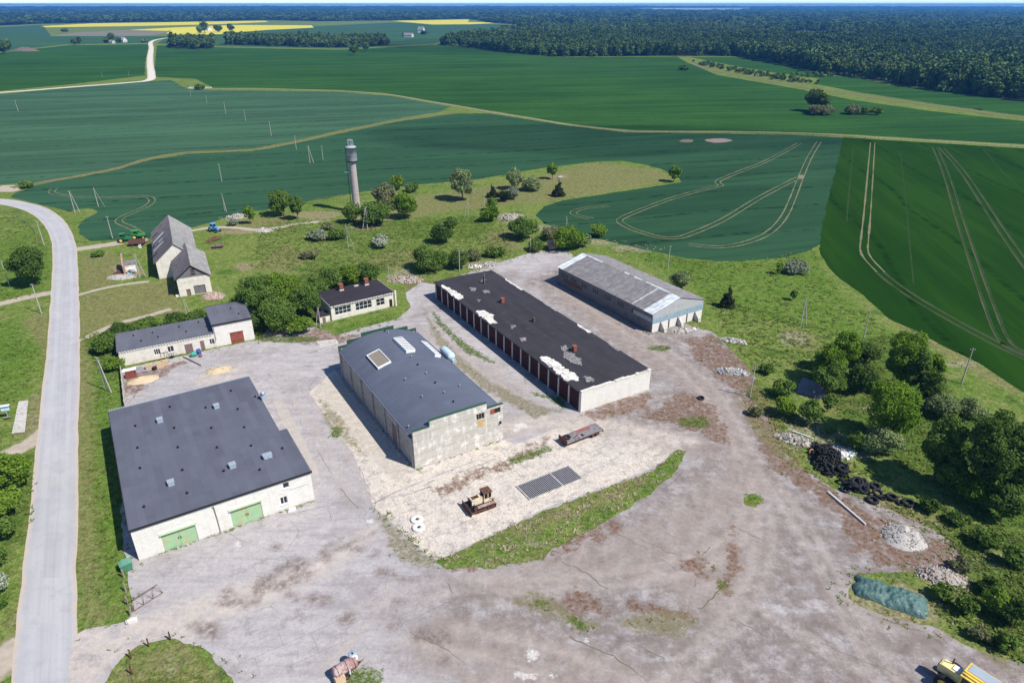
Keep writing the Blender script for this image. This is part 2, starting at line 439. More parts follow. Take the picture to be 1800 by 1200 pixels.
def base_road(t):
    big = t.noise(0.12, 4, 0.6)
    P = t.pos()
    col = t.mix(t.step(big, 0.3, 0.7), (0.370, 0.366, 0.372), (0.415, 0.408, 0.408))
    u = t.attr('across')
    st = t.noise(1.0, 4, 0.6, t.comb(t.math('MULTIPLY', u, 9.0), t.math('MULTIPLY', t.sep(P)[1], 0.05), 0.0))
    col = t.mix(t.math('MULTIPLY', t.step(st, 0.42, 0.66), 0.5), col, (0.320, 0.316, 0.324))
    # rectangular repair patches
    lane = t.math('FLOOR', t.math('ADD', t.math('MULTIPLY', u, 1.6), 0.35))
    rowi = t.math('FLOOR', t.math('ADD', t.math('DIVIDE', t.sep(P)[1], 3.4), t.math('MULTIPLY', lane, 0.37)))
    wq = t.t.nodes.new('ShaderNodeTexWhiteNoise'); wq.noise_dimensions = '2D'
    t.link(t.comb(lane, rowi, 0.0), wq.inputs['Vector'])
    ce = wq.outputs['Value']
    col = t.mix(t.math('MULTIPLY', t.step(ce, 0.84, 0.86), 0.26), col, (0.300, 0.298, 0.310))
    col = t.mix(t.math('MULTIPLY', t.step(ce, 0.13, 0.10), 0.22), col, (0.47, 0.45, 0.43))
    wp = t.math('ABSOLUTE', t.math('SUBTRACT', t.math('ABSOLUTE', u), 0.45))
    col = t.mix(t.math('MULTIPLY', t.step(wp, 0.22, 0.02), 0.35), col, (0.46, 0.452, 0.448))
    col = t.mix(t.math('MULTIPLY', t.step(t.noise(0.5, 8, 0.8), 0.5, 0.62), 0.35), col, (0.29, 0.285, 0.29))
    e = t.math('ABSOLUTE', u)
    k = t.math('ADD', e, t.math('MULTIPLY', t.math('SUBTRACT', t.noise(0.8, 5, 0.65), 0.5), 0.5))
    col = t.mix(t.step(k, 0.78, 1.0), col, (0.470, 0.390, 0.310))
    return t.mix(t.math('MULTIPLY', t.step(t.noise(9.0, 3, 0.7), 0.5, 0.8), 0.3), col, (0.25, 0.245, 0.25))
M_ROAD = layered('worn_asphalt_road', base_road, [], 0.02, 0.9, 12.0)

def base_path(c1, c2, verge):
    def fn(t):
        u = t.math('ABSOLUTE', t.attr('across'))
        col = t.mix(t.step(t.noise(0.8, 5, 0.65), 0.35, 0.65), c1, c2)
        k = t.math('ADD', u, t.math('MULTIPLY', t.math('SUBTRACT', t.noise(0.9, 5, 0.7), 0.5), 0.9))
        return t.mix(t.step(k, 0.62, 0.95), col, verge)
    return fn
M_PATH = layered('sandy_track', base_path((0.42, 0.36, 0.28), (0.35, 0.30, 0.24), (0.17, 0.18, 0.07)), [], 0.03)
M_GRAVEL = layered('white_gravel_road', base_path((0.62, 0.57, 0.48), (0.55, 0.50, 0.43), (0.42, 0.38, 0.28)), [], 0.03)
M_VERGE = layered('field_track_dry_verge', base_path((0.21, 0.18, 0.10), (0.12, 0.13, 0.046), (0.050, 0.090, 0.032)), [], 0.1)
M_FTRACK = layered('field_track_sand', base_path((0.30, 0.265, 0.175), (0.155, 0.160, 0.075), (0.055, 0.100, 0.034)), [], 0.05)
M_TRAM = layered('tramline_soil', base_path((0.230, 0.200, 0.125), (0.120, 0.120, 0.060), (0.035, 0.085, 0.030)), [], 0.1)
M_TRAMD = layered('tramline_dark_crop', base_path((0.018, 0.050, 0.016), (0.050, 0.062, 0.026), (0.016, 0.060, 0.016)), [], 0.1)  # dark green lines through the crop
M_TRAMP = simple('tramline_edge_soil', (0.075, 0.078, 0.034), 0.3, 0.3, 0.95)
M_FLOOR = simple('forest_floor', (0.030, 0.050, 0.022), 0.3, 0.02, 0.95, fine=0.2)

# ---- buildings
def wall_mat(name, c, row=0.25, brick=0.5, mortar=0.012, grime=(0.35, 0.32, 0.26), grime_amt=0.35, base_h=0.7, drip=0.4, line=0.65):
    t = NT(name)
    o = t.objc(); x, y, z = t.sep(o)
    u = t.comb(t.math('ADD', x, y), z, 0.0)
    br = t.t.nodes.new('ShaderNodeTexBrick')
    t.link(u, br.inputs['Vector'])
    br.inputs['Scale'].default_value = 1.0
    br.inputs['Brick Width'].default_value = brick; br.inputs['Row Height'].default_value = row
    br.inputs['Mortar Size'].default_value = mortar; br.inputs['Mortar Smooth'].default_value = 0.3
    br.inputs['Color1'].default_value = (*c, 1); br.inputs['Color2'].default_value = (*tint(c, 0.9), 1); br.inputs['Mortar'].default_value = (*tint(c, line), 1)
    col = br.outputs['Color']
    col = t.mix(t.math('MULTIPLY', t.step(t.noise(0.8, 6, 0.65, o), 0.48, 0.70), grime_amt), col, grime)
    dr = t.noise(1.0, 5, 0.65, t.comb(t.math('MULTIPLY', t.math('ADD', x, y), 2.2), t.math('MULTIPLY', z, 0.16), 0.0))
    col = t.mix(t.math('MULTIPLY', t.step(dr, 0.52, 0.72), drip), col, grime)
    bz = t.math('ADD', z, t.math('MULTIPLY', t.noise(1.2, 4, 0.7, o), base_h))
    col = t.mix(t.math('MULTIPLY', t.step(bz, base_h, base_h * 0.35), 0.6), col, tint(grime, 0.75))
    return t.done(col, 0.9, t.bump(t.math('ADD', br.outputs['Fac'], t.noise(9, 4, 0.7, o)), 0.012), 0, 0.2)
M_WBRICK = wall_mat('white_silicate_brick', (0.74, 0.71, 0.64), 0.22, 0.5, 0.012, (0.52, 0.46, 0.36), 0.30)
M_WBRICK2 = wall_mat('patched_white_brick', (0.72, 0.68, 0.59), 0.24, 0.55, 0.016, (0.46, 0.39, 0.29), 0.5)
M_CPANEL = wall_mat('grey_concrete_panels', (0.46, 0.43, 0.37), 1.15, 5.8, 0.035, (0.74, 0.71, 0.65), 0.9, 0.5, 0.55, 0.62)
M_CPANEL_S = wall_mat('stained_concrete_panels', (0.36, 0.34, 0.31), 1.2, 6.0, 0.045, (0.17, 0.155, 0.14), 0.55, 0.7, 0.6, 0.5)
M_TINWALL = wall_mat('grey_board_wall', (0.20, 0.19, 0.19), 2.5, 0.22, 0.02, (0.085, 0.075, 0.07), 0.6, 0.6, 0.6, 0.55)
M_REDBRICK = wall_mat('red_brick', (0.30, 0.10, 0.065), 0.08, 0.25, 0.012, (0.20, 0.12, 0.09), 0.4, 0.1, 0.3)
M_BAREBRICK = wall_mat('bare_brick_wall', (0.40, 0.26, 0.20), 0.08, 0.25, 0.012, (0.5, 0.45, 0.4), 0.5, 0.3, 0.3)
M_PLASTER = wall_mat('old_lime_plaster', (0.70, 0.65, 0.56), 0.6, 1.4, 0.006, (0.40, 0.34, 0.27), 0.55, 0.9, 0.5)
M_CONC = simple('pale_concrete', (0.52, 0.49, 0.44), 0.2, 1.5, 0.9, dirt=(0.30, 0.27, 0.22))
M_CONCW = simple('white_concrete', (0.66, 0.63, 0.58), 0.15, 1.5, 0.9)

def felt_mat(name, c, strip=1.0, ax=1, lines=0.35, var=0.22, dirt=None):
    t = NT(name)
    o = t.objc(); x, y, z = t.sep(o)
    a, b = (x, y) if ax == 1 else (y, x)
    cell = t.math('FLOOR', t.math('DIVIDE', a, strip))
    cb = t.math('FLOOR', t.math('DIVIDE', t.math('ADD', b, t.math('MULTIPLY', cell, 3.7)), 9.0))
    wn_ = t.t.nodes.new('ShaderNodeTexWhiteNoise'); wn_.noise_dimensions = '2D'
    t.link(t.comb(cell, cb, 0.0), wn_.inputs['Vector'])
    col = t.mix(wn_.outputs['Value'], tint(c, 1 - var), tint(c, 1 + var))
    fr = t.math('ABSOLUTE', t.math('SUBTRACT', t.math('FRACT', t.math('DIVIDE', a, strip)), 0.5))
    col = t.mix(t.math('MULTIPLY', t.step(fr, 0.46, 0.49), lines), col, tint(c, 0.55))
    col = t.mix(t.math('MULTIPLY', t.step(t.noise(0.25, 5, 0.6, o), 0.4, 0.7), 0.35), col, tint(c, 1.45))
    col = t.mix(t.math('MULTIPLY', t.step(t.noise(6.0, 4, 0.7, o), 0.5, 0.75), 0.3), col, tint(c, 0.7))
    if dirt:
        col = t.mix(t.step(t.noise(1.3, 7, 0.75, o), 0.66, 0.72), col, dirt)
        col = t.mix(t.math('MULTIPLY', t.step(t.noise(0.5, 6, 0.7, o), 0.58, 0.68), 0.6), col, tint(c, 1.9))
    return t.done(col, 0.82, t.bump(t.noise(14.0, 4, 0.7, o), 0.01), 0, 0.25)
M_FELT = felt_mat('grey_roofing_felt', (0.095, 0.099, 0.124), 1.0, 1, 0.34, 0.11)
M_FELT_H = felt_mat('blue_grey_roofing_felt', (0.092, 0.105, 0.138), 1.0, 2, 0.12, 0.06)
M_FELT_L = felt_mat('slate_grey_felt', (0.105, 0.108, 0.128), 1.0, 1, 0.3, 0.10)
M_BLACKFELT = felt_mat('black_bitumen_felt', (0.034, 0.031, 0.035), 1.0, 1, 0.25, 0.15, (0.16, 0.15, 0.14))
M_BLACKFELT2 = felt_mat('black_cracked_felt', (0.030, 0.024, 0.030), 1.0, 2, 0.3, 0.15)
def asbestos(name, c, ax, light=(0.42, 0.40, 0.37), dark=(0.10, 0.085, 0.08)):
    t = NT(name)
    o = t.objc(); x, y, z = t.sep(o)
    a = y if ax == 'y' else x
    wv = t.math('SINE', t.math('MULTIPLY', a, 2 * math.pi / 0.30))
    sheet_n = t.noise(0.9, 4, 0.6, t.mapping(o, (1, 1.0, 0.4)))
    col = t.mix(t.step(sheet_n, 0.3, 0.7), tint(c, 0.75), tint(c, 1.2))
    st = t.noise(1.0, 5, 0.65, t.mapping(o, (0.25, 3.0, 0.3) if ax == 'y' else (3.0, 0.25, 0.3)))
    col = t.mix(t.math('MULTIPLY', t.step(st, 0.5, 0.75), 0.65), col, dark)
    col = t.mix(t.math('MULTIPLY', t.step(t.noise(2.4, 5, 0.7, o), 0.55, 0.75), 0.5), col, light)
    rows = t.math('FRACT', t.math('DIVIDE', x if ax == 'y' else y, 1.65))
    col = t.mix(t.math('MULTIPLY', t.step(rows, 0.04, 0.0), 0.5), col, dark)
    return t.done(col, 0.9, t.bump(wv, 0.05), 0, 0.2)
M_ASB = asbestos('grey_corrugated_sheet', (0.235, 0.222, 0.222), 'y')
M_ASB_D = asbestos('shaded_corrugated_sheet', (0.175, 0.155, 0.160), 'y', (0.33, 0.30, 0.29), (0.075, 0.055, 0.055))  # for barn slopes turned from the sun, shade put into the colour
M_ASB_L = asbestos('sunlit_corrugated_sheet', (0.30, 0.29, 0.275), 'y')  # paler copy for the barn's sunward slopes, sunlight put into the colour
M_TRANSL = asbestos('pale_translucent_sheet', (0.66, 0.70, 0.70), 'y', (0.8, 0.82, 0.8), (0.42, 0.45, 0.45))
M_BLUEBAND = wall_mat('blue_grey_tin', (0.24, 0.33, 0.37), 2.2, 1.0, 0.02, (0.42, 0.50, 0.53), 0.5, 0.0, 0.3)
M_GABLETIN = wall_mat('grey_fibre_board', (0.42, 0.42, 0.41), 1.6, 0.28, 0.02, (0.28, 0.27, 0.26), 0.5, 0.0, 0.6, 0.75)
M_GREENTIN = simple('dark_green_tin', (0.035, 0.085, 0.055), 0.2, 1.0, 0.5)
M_GREENDOOR = simple('faded_green_paint', (0.30, 0.48, 0.28), 0.2, 0.9, 0.7, dirt=(0.40, 0.38, 0.20), dirt_amt=0.55)
M_MAROON = wall_mat('maroon_boards', (0.072, 0.024, 0.026), 3.0, 0.16, 0.015, (0.045, 0.022, 0.024), 0.5, 0.2, 0.5, 0.45)
M_BROWNDOOR = wall_mat('red_brown_boards', (0.30, 0.085, 0.055), 3.0, 0.16, 0.015, (0.20, 0.07, 0.05), 0.4, 0.1, 0.3, 0.6)
M_MAUVE = simple('mauve_brown_paint', (0.20, 0.125, 0.125), 0.15, 1.5, 0.8)
M_RUST = simple('rusty_steel', (0.17, 0.072, 0.042), 0.4, 1.6, 0.85, dirt=(0.075, 0.04, 0.03), dirt_amt=0.6)
M_RUSTP = simple('pinkish_rusted_paint', (0.30, 0.17, 0.15), 0.35, 1.2, 0.7, dirt=(0.42, 0.34, 0.32), dirt_amt=0.6)
M_DARK = simple('black_steel', (0.022, 0.021, 0.022), 0.3, 2.0, 0.6)
M_GLASS = simple('dark_window_glass', (0.018, 0.022, 0.028), 0.3, 0.8, 0.15, spec=0.6)
M_VOID = simple('dark_interior', (0.014, 0.012, 0.012), 0.3, 1.0, 0.9)
M_WFRAME = simple('white_window_frame', (0.74, 0.74, 0.72), 0.08, 2.0, 0.5)
M_GALV = simple('galvanised_steel', (0.44, 0.50, 0.54), 0.15, 1.5, 0.45, metal=0.35, spec=0.5)
M_TANKTIN = simple('weathered_tank_steel', (0.36, 0.38, 0.41), 0.25, 0.7, 0.6, dirt=(0.30, 0.22, 0.18), dirt_amt=0.35)
M_SKYTANK = simple('pale_blue_paint', (0.48, 0.60, 0.64), 0.15, 1.0, 0.6)
M_WOOD = simple('grey_wood', (0.26, 0.22, 0.17), 0.3, 3.0, 0.9)
M_DWOOD = simple('tarred_wood', (0.085, 0.065, 0.05), 0.3, 3.0, 0.9)
M_NWOOD = simple('fresh_wood', (0.56, 0.42, 0.27), 0.2, 2.5, 0.8)
M_POLE = simple('concrete_pole', (0.40, 0.38, 0.35), 0.2, 1.0, 0.9)
M_INSUL = simple('white_porcelain', (0.75, 0.75, 0.72), 0.05, 2.0, 0.3)
M_CREAM = simple('faded_cream_paint', (0.66, 0.57, 0.40), 0.15, 1.5, 0.7, dirt=(0.32, 0.15, 0.08), dirt_amt=0.3)
M_TYRE = simple('old_tyre_rubber', (0.020, 0.020, 0.023), 0.4, 4.0, 0.75)
M_YELLOW = simple('yellow_paint', (0.74, 0.52, 0.09), 0.12, 1.2, 0.6, dirt=(0.40, 0.24, 0.08), dirt_amt=0.2)
M_LYELLOW = simple('faded_yellow_paint', (0.80, 0.66, 0.30), 0.12, 1.2, 0.6)
M_BINGREEN = simple('bin_green_paint', (0.06, 0.20, 0.12), 0.2, 1.5, 0.5)
M_TRGREEN = simple('tractor_green_paint', (0.03, 0.20, 0.07), 0.2, 1.5, 0.4)
M_TRBLUE = simple('tractor_blue_paint', (0.10, 0.32, 0.55), 0.2, 1.5, 0.4)
M_BLUE = simple('blue_plastic', (0.05, 0.07, 0.33), 0.15, 2, 0.5)
M_TEAL = simple('teal_plastic', (0.06, 0.33, 0.24), 0.15, 2, 0.5)
M_WHITE = simple('white_sheet', (0.75, 0.77, 0.78), 0.08, 2, 0.5)
M_LBLUE = simple('light_blue_sheet', (0.45, 0.68, 0.78), 0.15, 2, 0.6)
M_SAND = simple('heaped_sand', (0.52, 0.41, 0.26), 0.15, 2.0, 0.95)
M_RUBW = simple('white_rubble', (0.46, 0.43, 0.39), 0.35, 3.0, 0.95)
M_RUBG = simple('grey_rubble', (0.36, 0.33, 0.29), 0.4, 2.0, 0.95)
M_RUBP = simple('pink_brick_rubble', (0.45, 0.30, 0.23), 0.35, 3.0, 0.95)
M_FOAMG = simple('dirty_torn_felt', (0.42, 0.40, 0.38), 0.4, 2.5, 0.95, dirt=(0.10, 0.09, 0.09), dirt_amt=0.8)
M_FOAM = simple('exposed_white_insulation', (0.74, 0.70, 0.63), 0.2, 1.5, 0.95, dirt=(0.30, 0.26, 0.23), dirt_amt=0.5)
def tarp_mat():
    t = NT('dark_green_tarpaulin')
    o = t.objc()
    col = t.mix(t.noise(0.6, 5, 0.6, o), (0.035, 0.080, 0.070), (0.120, 0.215, 0.195))
    return t.done(col, 0.45, t.bump(t.noise(1.4, 6, 0.6, o, 0.8), 0.25), 0, 0.4)
M_TARP = tarp_mat()

# ---- foliage
def leaf_mat(name, a, b, trans=0.25):
    t = NT(name)
    k = t.attr('tint')
    col = t.mix(k, a, b)
    oi = t.t.nodes.new('ShaderNodeObjectInfo')
    col = t.mix(t.math('MULTIPLY', oi.outputs['Random'], 0.22), col, tint(a, 0.7))
    d = t.t.nodes.new('ShaderNodeBsdfDiffuse'); t.link(col, d.inputs[0])
    tr = t.t.nodes.new('ShaderNodeBsdfTranslucent')
    t.link(t.mix(0.35, col, tint(b, 1.1)), tr.inputs[0])
    mx = t.t.nodes.new('ShaderNodeMixShader'); mx.inputs[0].default_value = trans
    t.link(d.outputs[0], mx.inputs[1]); t.link(tr.outputs[0], mx.inputs[2])
    t.link(mx.outputs[0], t.o.inputs[0])
    return t.mat
LEAF = {
    'green': leaf_mat('leaves_green', (0.062, 0.120, 0.020), (0.165, 0.245, 0.052)),
    'bright': leaf_mat('leaves_bright', (0.090, 0.170, 0.016), (0.215, 0.310, 0.046)),
    'dark': leaf_mat('leaves_dark', (0.040, 0.082, 0.015), (0.125, 0.190, 0.042)),
    'willow': leaf_mat('leaves_willow', (0.135, 0.190, 0.070), (0.290, 0.345, 0.150)),
    'olive': leaf_mat('leaves_olive', (0.135, 0.150, 0.062), (0.230, 0.240, 0.115)),
    'pale': leaf_mat('leaves_pale', (0.150, 0.190, 0.095), (0.340, 0.370, 0.270)),
    'spruce': leaf_mat('needles_dark', (0.018, 0.032, 0.012), (0.048, 0.058, 0.026), 0.1),
    'maple': leaf_mat('leaves_maple', (0.062, 0.128, 0.013), (0.195, 0.305, 0.034)),
    'yellow': leaf_mat('leaves_yellow_green', (0.120, 0.200, 0.018), (0.220, 0.310, 0.040)),
    'blossom': leaf_mat('leaves_and_blossom', (0.10, 0.16, 0.05), (0.62, 0.64, 0.52)),
    'weed': leaf_mat('weed_leaves', (0.095, 0.160, 0.026), (0.210, 0.245, 0.070), 0.35),
    'dryweed': leaf_mat('dry_weed_stalks', (0.24, 0.20, 0.11), (0.42, 0.37, 0.26)),
}
def forest_leaf(name, stops):
    t = NT(name)
    k = t.attr('tint')
    oi = t.t.nodes.new('ShaderNodeObjectInfo')
    patch = t.noise(0.0045, 3, 0.6, oi.outputs['Location'])
    sel = t.math('ADD', t.math('MULTIPLY', oi.outputs['Random'], 0.62), t.math('MULTIPLY', t.step(patch, 0.35, 0.65), 0.38))
    col = t.ramp(sel, stops)
    col = t.mix(t.math('MULTIPLY', k, 0.5), col, tint(stops[-1][1], 1.25))
    d = t.t.nodes.new('ShaderNodeBsdfDiffuse'); t.link(col, d.inputs[0])
    t.link(d.outputs[0], t.o.inputs[0])
    return t.mat
M_FOREST = forest_leaf('forest_leaves', [(0.0, (0.044, 0.086, 0.026)), (0.30, (0.064, 0.118, 0.034)), (0.65, (0.092, 0.150, 0.042)), (1.0, (0.128, 0.180, 0.060))])
M_FORESTD = forest_leaf('forest_leaves_dark', [(0.0, (0.030, 0.060, 0.022)), (0.4, (0.042, 0.080, 0.028)), (0.75, (0.056, 0.098, 0.034)), (1.0, (0.080, 0.120, 0.044))])
M_BARK = simple('bark', (0.11, 0.085, 0.06), 0.3, 3.0, 0.95)
# ---------------------------------------------------------------- ground sheets
def sdf(P, poly):
    """metres inside (+) or outside (-) a closed outline, and the nearest point of the outline"""
    P = np.asarray(P, dtype=np.float64); best = np.full(len(P), 1e18); near = np.zeros_like(P)
    ins = np.zeros(len(P), dtype=bool)
    n = len(poly)
    for i in range(n):
        a = poly[i]; b = poly[(i + 1) % n]; e = b - a
        L = e @ e
        if L < 1e-12: continue
        w = P - a
        t = np.clip((w @ e) / L, 0, 1)
        q = a + t[:, None] * e
        d = ((P - q) ** 2).sum(1)
        m = d < best
        best[m] = d[m]; near[m] = q[m]
        c = ((a[1] <= P[:, 1]) & (b[1] > P[:, 1])) | ((b[1] <= P[:, 1]) & (a[1] > P[:, 1]))
        if abs(e[1]) > 1e-12:
            xi = a[0] + (P[:, 1] - a[1]) / e[1] * e[0]
            ins ^= c & (P[:, 0] < xi)
    d = np.sqrt(best)
    return np.where(ins, d, -d), near
def fractal(poly, step, amp, scale=0.35):
    """ragged copy of an outline: real edges of old asphalt, crops and grass wander"""
    out = []
    n = len(poly)
    for i in range(n):
        a = poly[i]; b = poly[(i + 1) % n]; e = b - a; L = math.hypot(*e)
        k = max(1, min(400, int(L / step)))
        nv = np.array([-e[1], e[0]]) / max(L, 1e-9)
        for j in range(k):
            p = a + e * j / k
            s1 = noise.noise((p[0] * scale, p[1] * scale, 3.1)) + 0.5 * noise.noise((p[0] * scale * 3.3, p[1] * scale * 3.3, 7.7))
            out.append(p + nv * s1 * amp * (0.3 if j == 0 else 1.0))
    return np.array(out)
def catmull(pts, k=6):
    pts = [np.array(p, dtype=float) for p in pts]
    out = []
    for i in range(len(pts) - 1):
        p0 = pts[max(i - 1, 0)]; p1 = pts[i]; p2 = pts[i + 1]; p3 = pts[min(i + 2, len(pts) - 1)]
        for j in range(k):
            t = j / k
            out.append(0.5 * ((2 * p1) + (-p0 + p2) * t + (2 * p0 - 5 * p1 + 4 * p2 - p3) * t * t + (-p0 + 3 * p1 - 3 * p2 + p3) * t ** 3))
    out.append(pts[-1])
    return np.array(out)
def mask_values(P, polys):
    v = np.full(len(P), -8.0)
    for p in polys:
        lo = p.min(0) - 9; hi = p.max(0) + 9
        m = ((P > lo) & (P < hi)).all(1)
        if m.any(): v[m] = np.maximum(v[m], sdf(P[m], p)[0])
    return np.clip(v, -8, 8)
def EL(px, py, rx, ry, n=10, seed=0):       # a roundish patch, given in photo pixels
    r = random.Random(int(px * 31 + py * 7 + seed))
    return GA([(px + rx * math.cos(a) * r.uniform(.75, 1.15), py + ry * math.sin(a) * r.uniform(.75, 1.15)) for a in [2 * math.pi * i / n for i in range(n)]])
def sheet(name, poly, z, mat, cell, rag=0.0, step=0.8, masks=None, rscale=0.35, kind='structure'):
    poly = np.asarray(poly, dtype=float)
    if rag: poly = fractal(poly, step, rag, rscale)
    lo = poly.min(0) - cell; hi = poly.max(0) + cell
    nx = int((hi[0] - lo[0]) / cell) + 2; ny = int((hi[1] - lo[1]) / cell) + 2
    X, Y = np.meshgrid(lo[0] + cell * np.arange(nx), lo[1] + cell * np.arange(ny))
    P = np.stack([X.ravel(), Y.ravel()], 1)
    d, near = sdf(P, poly)
    ins = d > 0
    i0 = (np.arange(ny - 1)[:, None] * nx + np.arange(nx - 1)[None, :]).ravel()
    Q = np.stack([i0, i0 + 1, i0 + nx + 1, i0 + nx], 1)
    Q = Q[ins[Q].any(1)]
    out = ~ins
    P[out] = near[out]
    u, inv = np.unique(Q, return_inverse=True)
    V = np.column_stack([P[u], np.full(len(u), z)])
    Q = inv.reshape(-1, 4)
    at = {k: mask_values(V[:, :2], ps) for k, ps in (masks or {}).items()}
    return tag(link_mesh(name, np_mesh(name, V, Q, mat, attrs=at)), kind=kind)
def ribbon(name, pts, width, z, mat, k=6, lanes=None, px=True, wob=0.06, na=6, kind='structure'):
    """a road, track or tramline: pts in photo pixels (or metres), lanes = list of offsets from the centre line"""
    W = catmull(GA(pts) if px else np.array(pts), k)
    T = np.gradient(W, axis=0); T /= np.linalg.norm(T, axis=1)[:, None] + 1e-9
    N = np.stack([-T[:, 1], T[:, 0]], 1)
    VV, QQ, UU = [], [], []
    base = 0
    for li, off in enumerate(lanes or [0.0]):
        us = np.linspace(-1, 1, na + 1)
        for i in range(len(W)):
            p = W[i]
            w1 = width / 2 * (1 + wob * 2 * noise.noise((p[0] * 0.25, p[1] * 0.25, 1.3 + li)))
            for u in us:
                VV.append((*(p + N[i] * (off + u * w1)), z)); UU.append(u)
        m = na + 1
        for i in range(len(W) - 1):
            for j in range(na):
                a = base + i * m + j
                QQ.append((a, a + m, a + m + 1, a + 1))
        base += len(W) * m
    V = np.array(VV); Q = np.array(QQ)
    a = V[Q[:, 1], :2] - V[Q[:, 0], :2]; b = V[Q[:, 3], :2] - V[Q[:, 0], :2]
    if (a[:, 0] * b[:, 1] - a[:, 1] * b[:, 0]).mean() < 0: Q = Q[:, ::-1]
    return tag(link_mesh(name, np_mesh(name, V, Q, mat, attrs={'across': UU})), kind=kind)

# meadow masks (outlines in photo pixels)
g_dry = [GA(p) for p in (
    [(128, 560), (150, 560), (168, 700), (176, 850), (182, 960), (205, 1085), (150, 1090), (128, 960), (128, 800)],
    [(140, 520), (240, 500), (300, 490), (325, 545), (250, 560), (140, 600)],
    [(140, 450), (185, 440), (240, 470), (180, 510), (140, 512)],
    [(86, 545), (40, 560), (86, 640), (78, 700), (60, 770), (86, 760), (92, 600)],
    [(50, 700), (20, 770), (60, 780), (84, 700)],
    [(70, 820), (40, 1000), (10, 1150), (60, 1100), (90, 960)],
    [(640, 360), (740, 345), (900, 320), (1050, 286), (1160, 300), (1190, 316), (1050, 340), (960, 355), (800, 370), (680, 390)],
    [(600, 470), (700, 440), (780, 440), (700, 475)], [(500, 430), (560, 450), (500, 480), (440, 470)],
    [(850, 410), (900, 400), (920, 440), (860, 450)],
    [(1370, 575), (1440, 590), (1440, 625), (1380, 600)], [(1520, 850), (1600, 880), (1690, 930), (1640, 960), (1560, 900), (1510, 870)],
    [(1440, 690), (1510, 680), (1510, 720), (1450, 730)], [(1650, 950), (1700, 960), (1700, 1060), (1650, 1030)],
    [(1780, 690), (1700, 650), (1600, 590), (1560, 560), (1620, 580), (1720, 640), (1820, 690)],
    [(230, 1150), (330, 1125), (400, 1200), (300, 1230), (200, 1200)], [(370, 405), (430, 385), (520, 375), (500, 395), (420, 410)])]
g_lush = [GA(p) for p in (
    [(165, 640), (212, 660), (222, 1000), (212, 1095), (170, 1060), (160, 850)],
    [(-60, 380), (40, 380), (80, 420), (90, 480), (60, 520), (-60, 540)], [(-60, 560), (30, 570), (70, 620), (40, 700), (-60, 720)],
    [(1190, 455), (1280, 460), (1350, 452), (1432, 440), (1450, 480), (1490, 530), (1560, 580), (1640, 630), (1600, 630), (1500, 600), (1350, 560), (1240, 535), (1215, 500)],
    [(1060, 430), (1200, 455), (1280, 465), (1230, 500), (1120, 450)],
    [(700, 395), (820, 380), (880, 380), (840, 420), (720, 420)], [(560, 400), (640, 420), (720, 410), (650, 430)],
    [(590, 580), (690, 545), (720, 565), (640, 580), (600, 600)], [(1560, 900), (1680, 940), (1800, 960), (1800, 1060), (1720, 1000)])]
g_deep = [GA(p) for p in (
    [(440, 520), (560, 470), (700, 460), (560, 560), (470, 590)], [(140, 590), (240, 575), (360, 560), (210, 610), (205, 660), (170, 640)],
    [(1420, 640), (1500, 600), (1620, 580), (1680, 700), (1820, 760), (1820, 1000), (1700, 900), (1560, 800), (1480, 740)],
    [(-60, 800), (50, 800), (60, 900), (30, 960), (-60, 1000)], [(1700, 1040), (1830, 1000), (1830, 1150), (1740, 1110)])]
g_soil = [EL(690, 362, 40, 6), EL(560, 378, 40, 7), EL(420, 408, 40, 4), EL(990, 309, 10, 3), EL(985, 311, 16, 3), EL(430, 468, 18, 9), EL(660, 385, 40, 5),
          EL(222, 478, 30, 14), EL(375, 520, 22, 10), EL(300, 545, 26, 4), EL(1560, 945, 60, 16), EL(640, 400, 30, 5), EL(1795, 660, 30, 14)] + [GA(p) for p in (
    [(1570, 1040), (1500, 1030), (1490, 1060), (1600, 1100), (1640, 1095), (1660, 1060), (1560, 1010)],
    [(58, 690), (52, 760), (66, 770), (70, 690)])]
g_moss = [GA(p) for p in (
    [(1240, 590), (1310, 640), (1350, 700), (1390, 790), (1440, 850), (1330, 790), (1280, 700)],
    [(1420, 850), (1500, 880), (1600, 900), (1680, 960), (1680, 1010), (1580, 1000), (1480, 950)],
    [(700, 480), (790, 505), (765, 525), (720, 515)], [(850, 470), (960, 440), (985, 452), (900, 478)],
    [(545, 575), (600, 590), (640, 585), (560, 610), (470, 600)])]
g_pale = [EL(1540, 720, 24, 10), EL(1410, 760, 40, 30), EL(1500, 795, 45, 14), EL(1480, 780, 50, 18), EL(1395, 595, 30, 12), EL(1640, 990, 40, 20), EL(1740, 985, 30, 20),
          EL(900, 388, 30, 7), EL(960, 400, 30, 5), EL(1120, 437, 50, 6), EL(1060, 425, 40, 5), EL(710, 485, 30, 12), EL(860, 462, 40, 5), EL(405, 383, 20, 4), EL(1420, 690, 24, 10),
          EL(1690, 640, 40, 5), EL(300, 1170, 12, 12)]
GMASK = {'dry': g_dry, 'lush': g_lush, 'deep': g_deep, 'soil': g_soil, 'moss': g_moss, 'pale': g_pale}
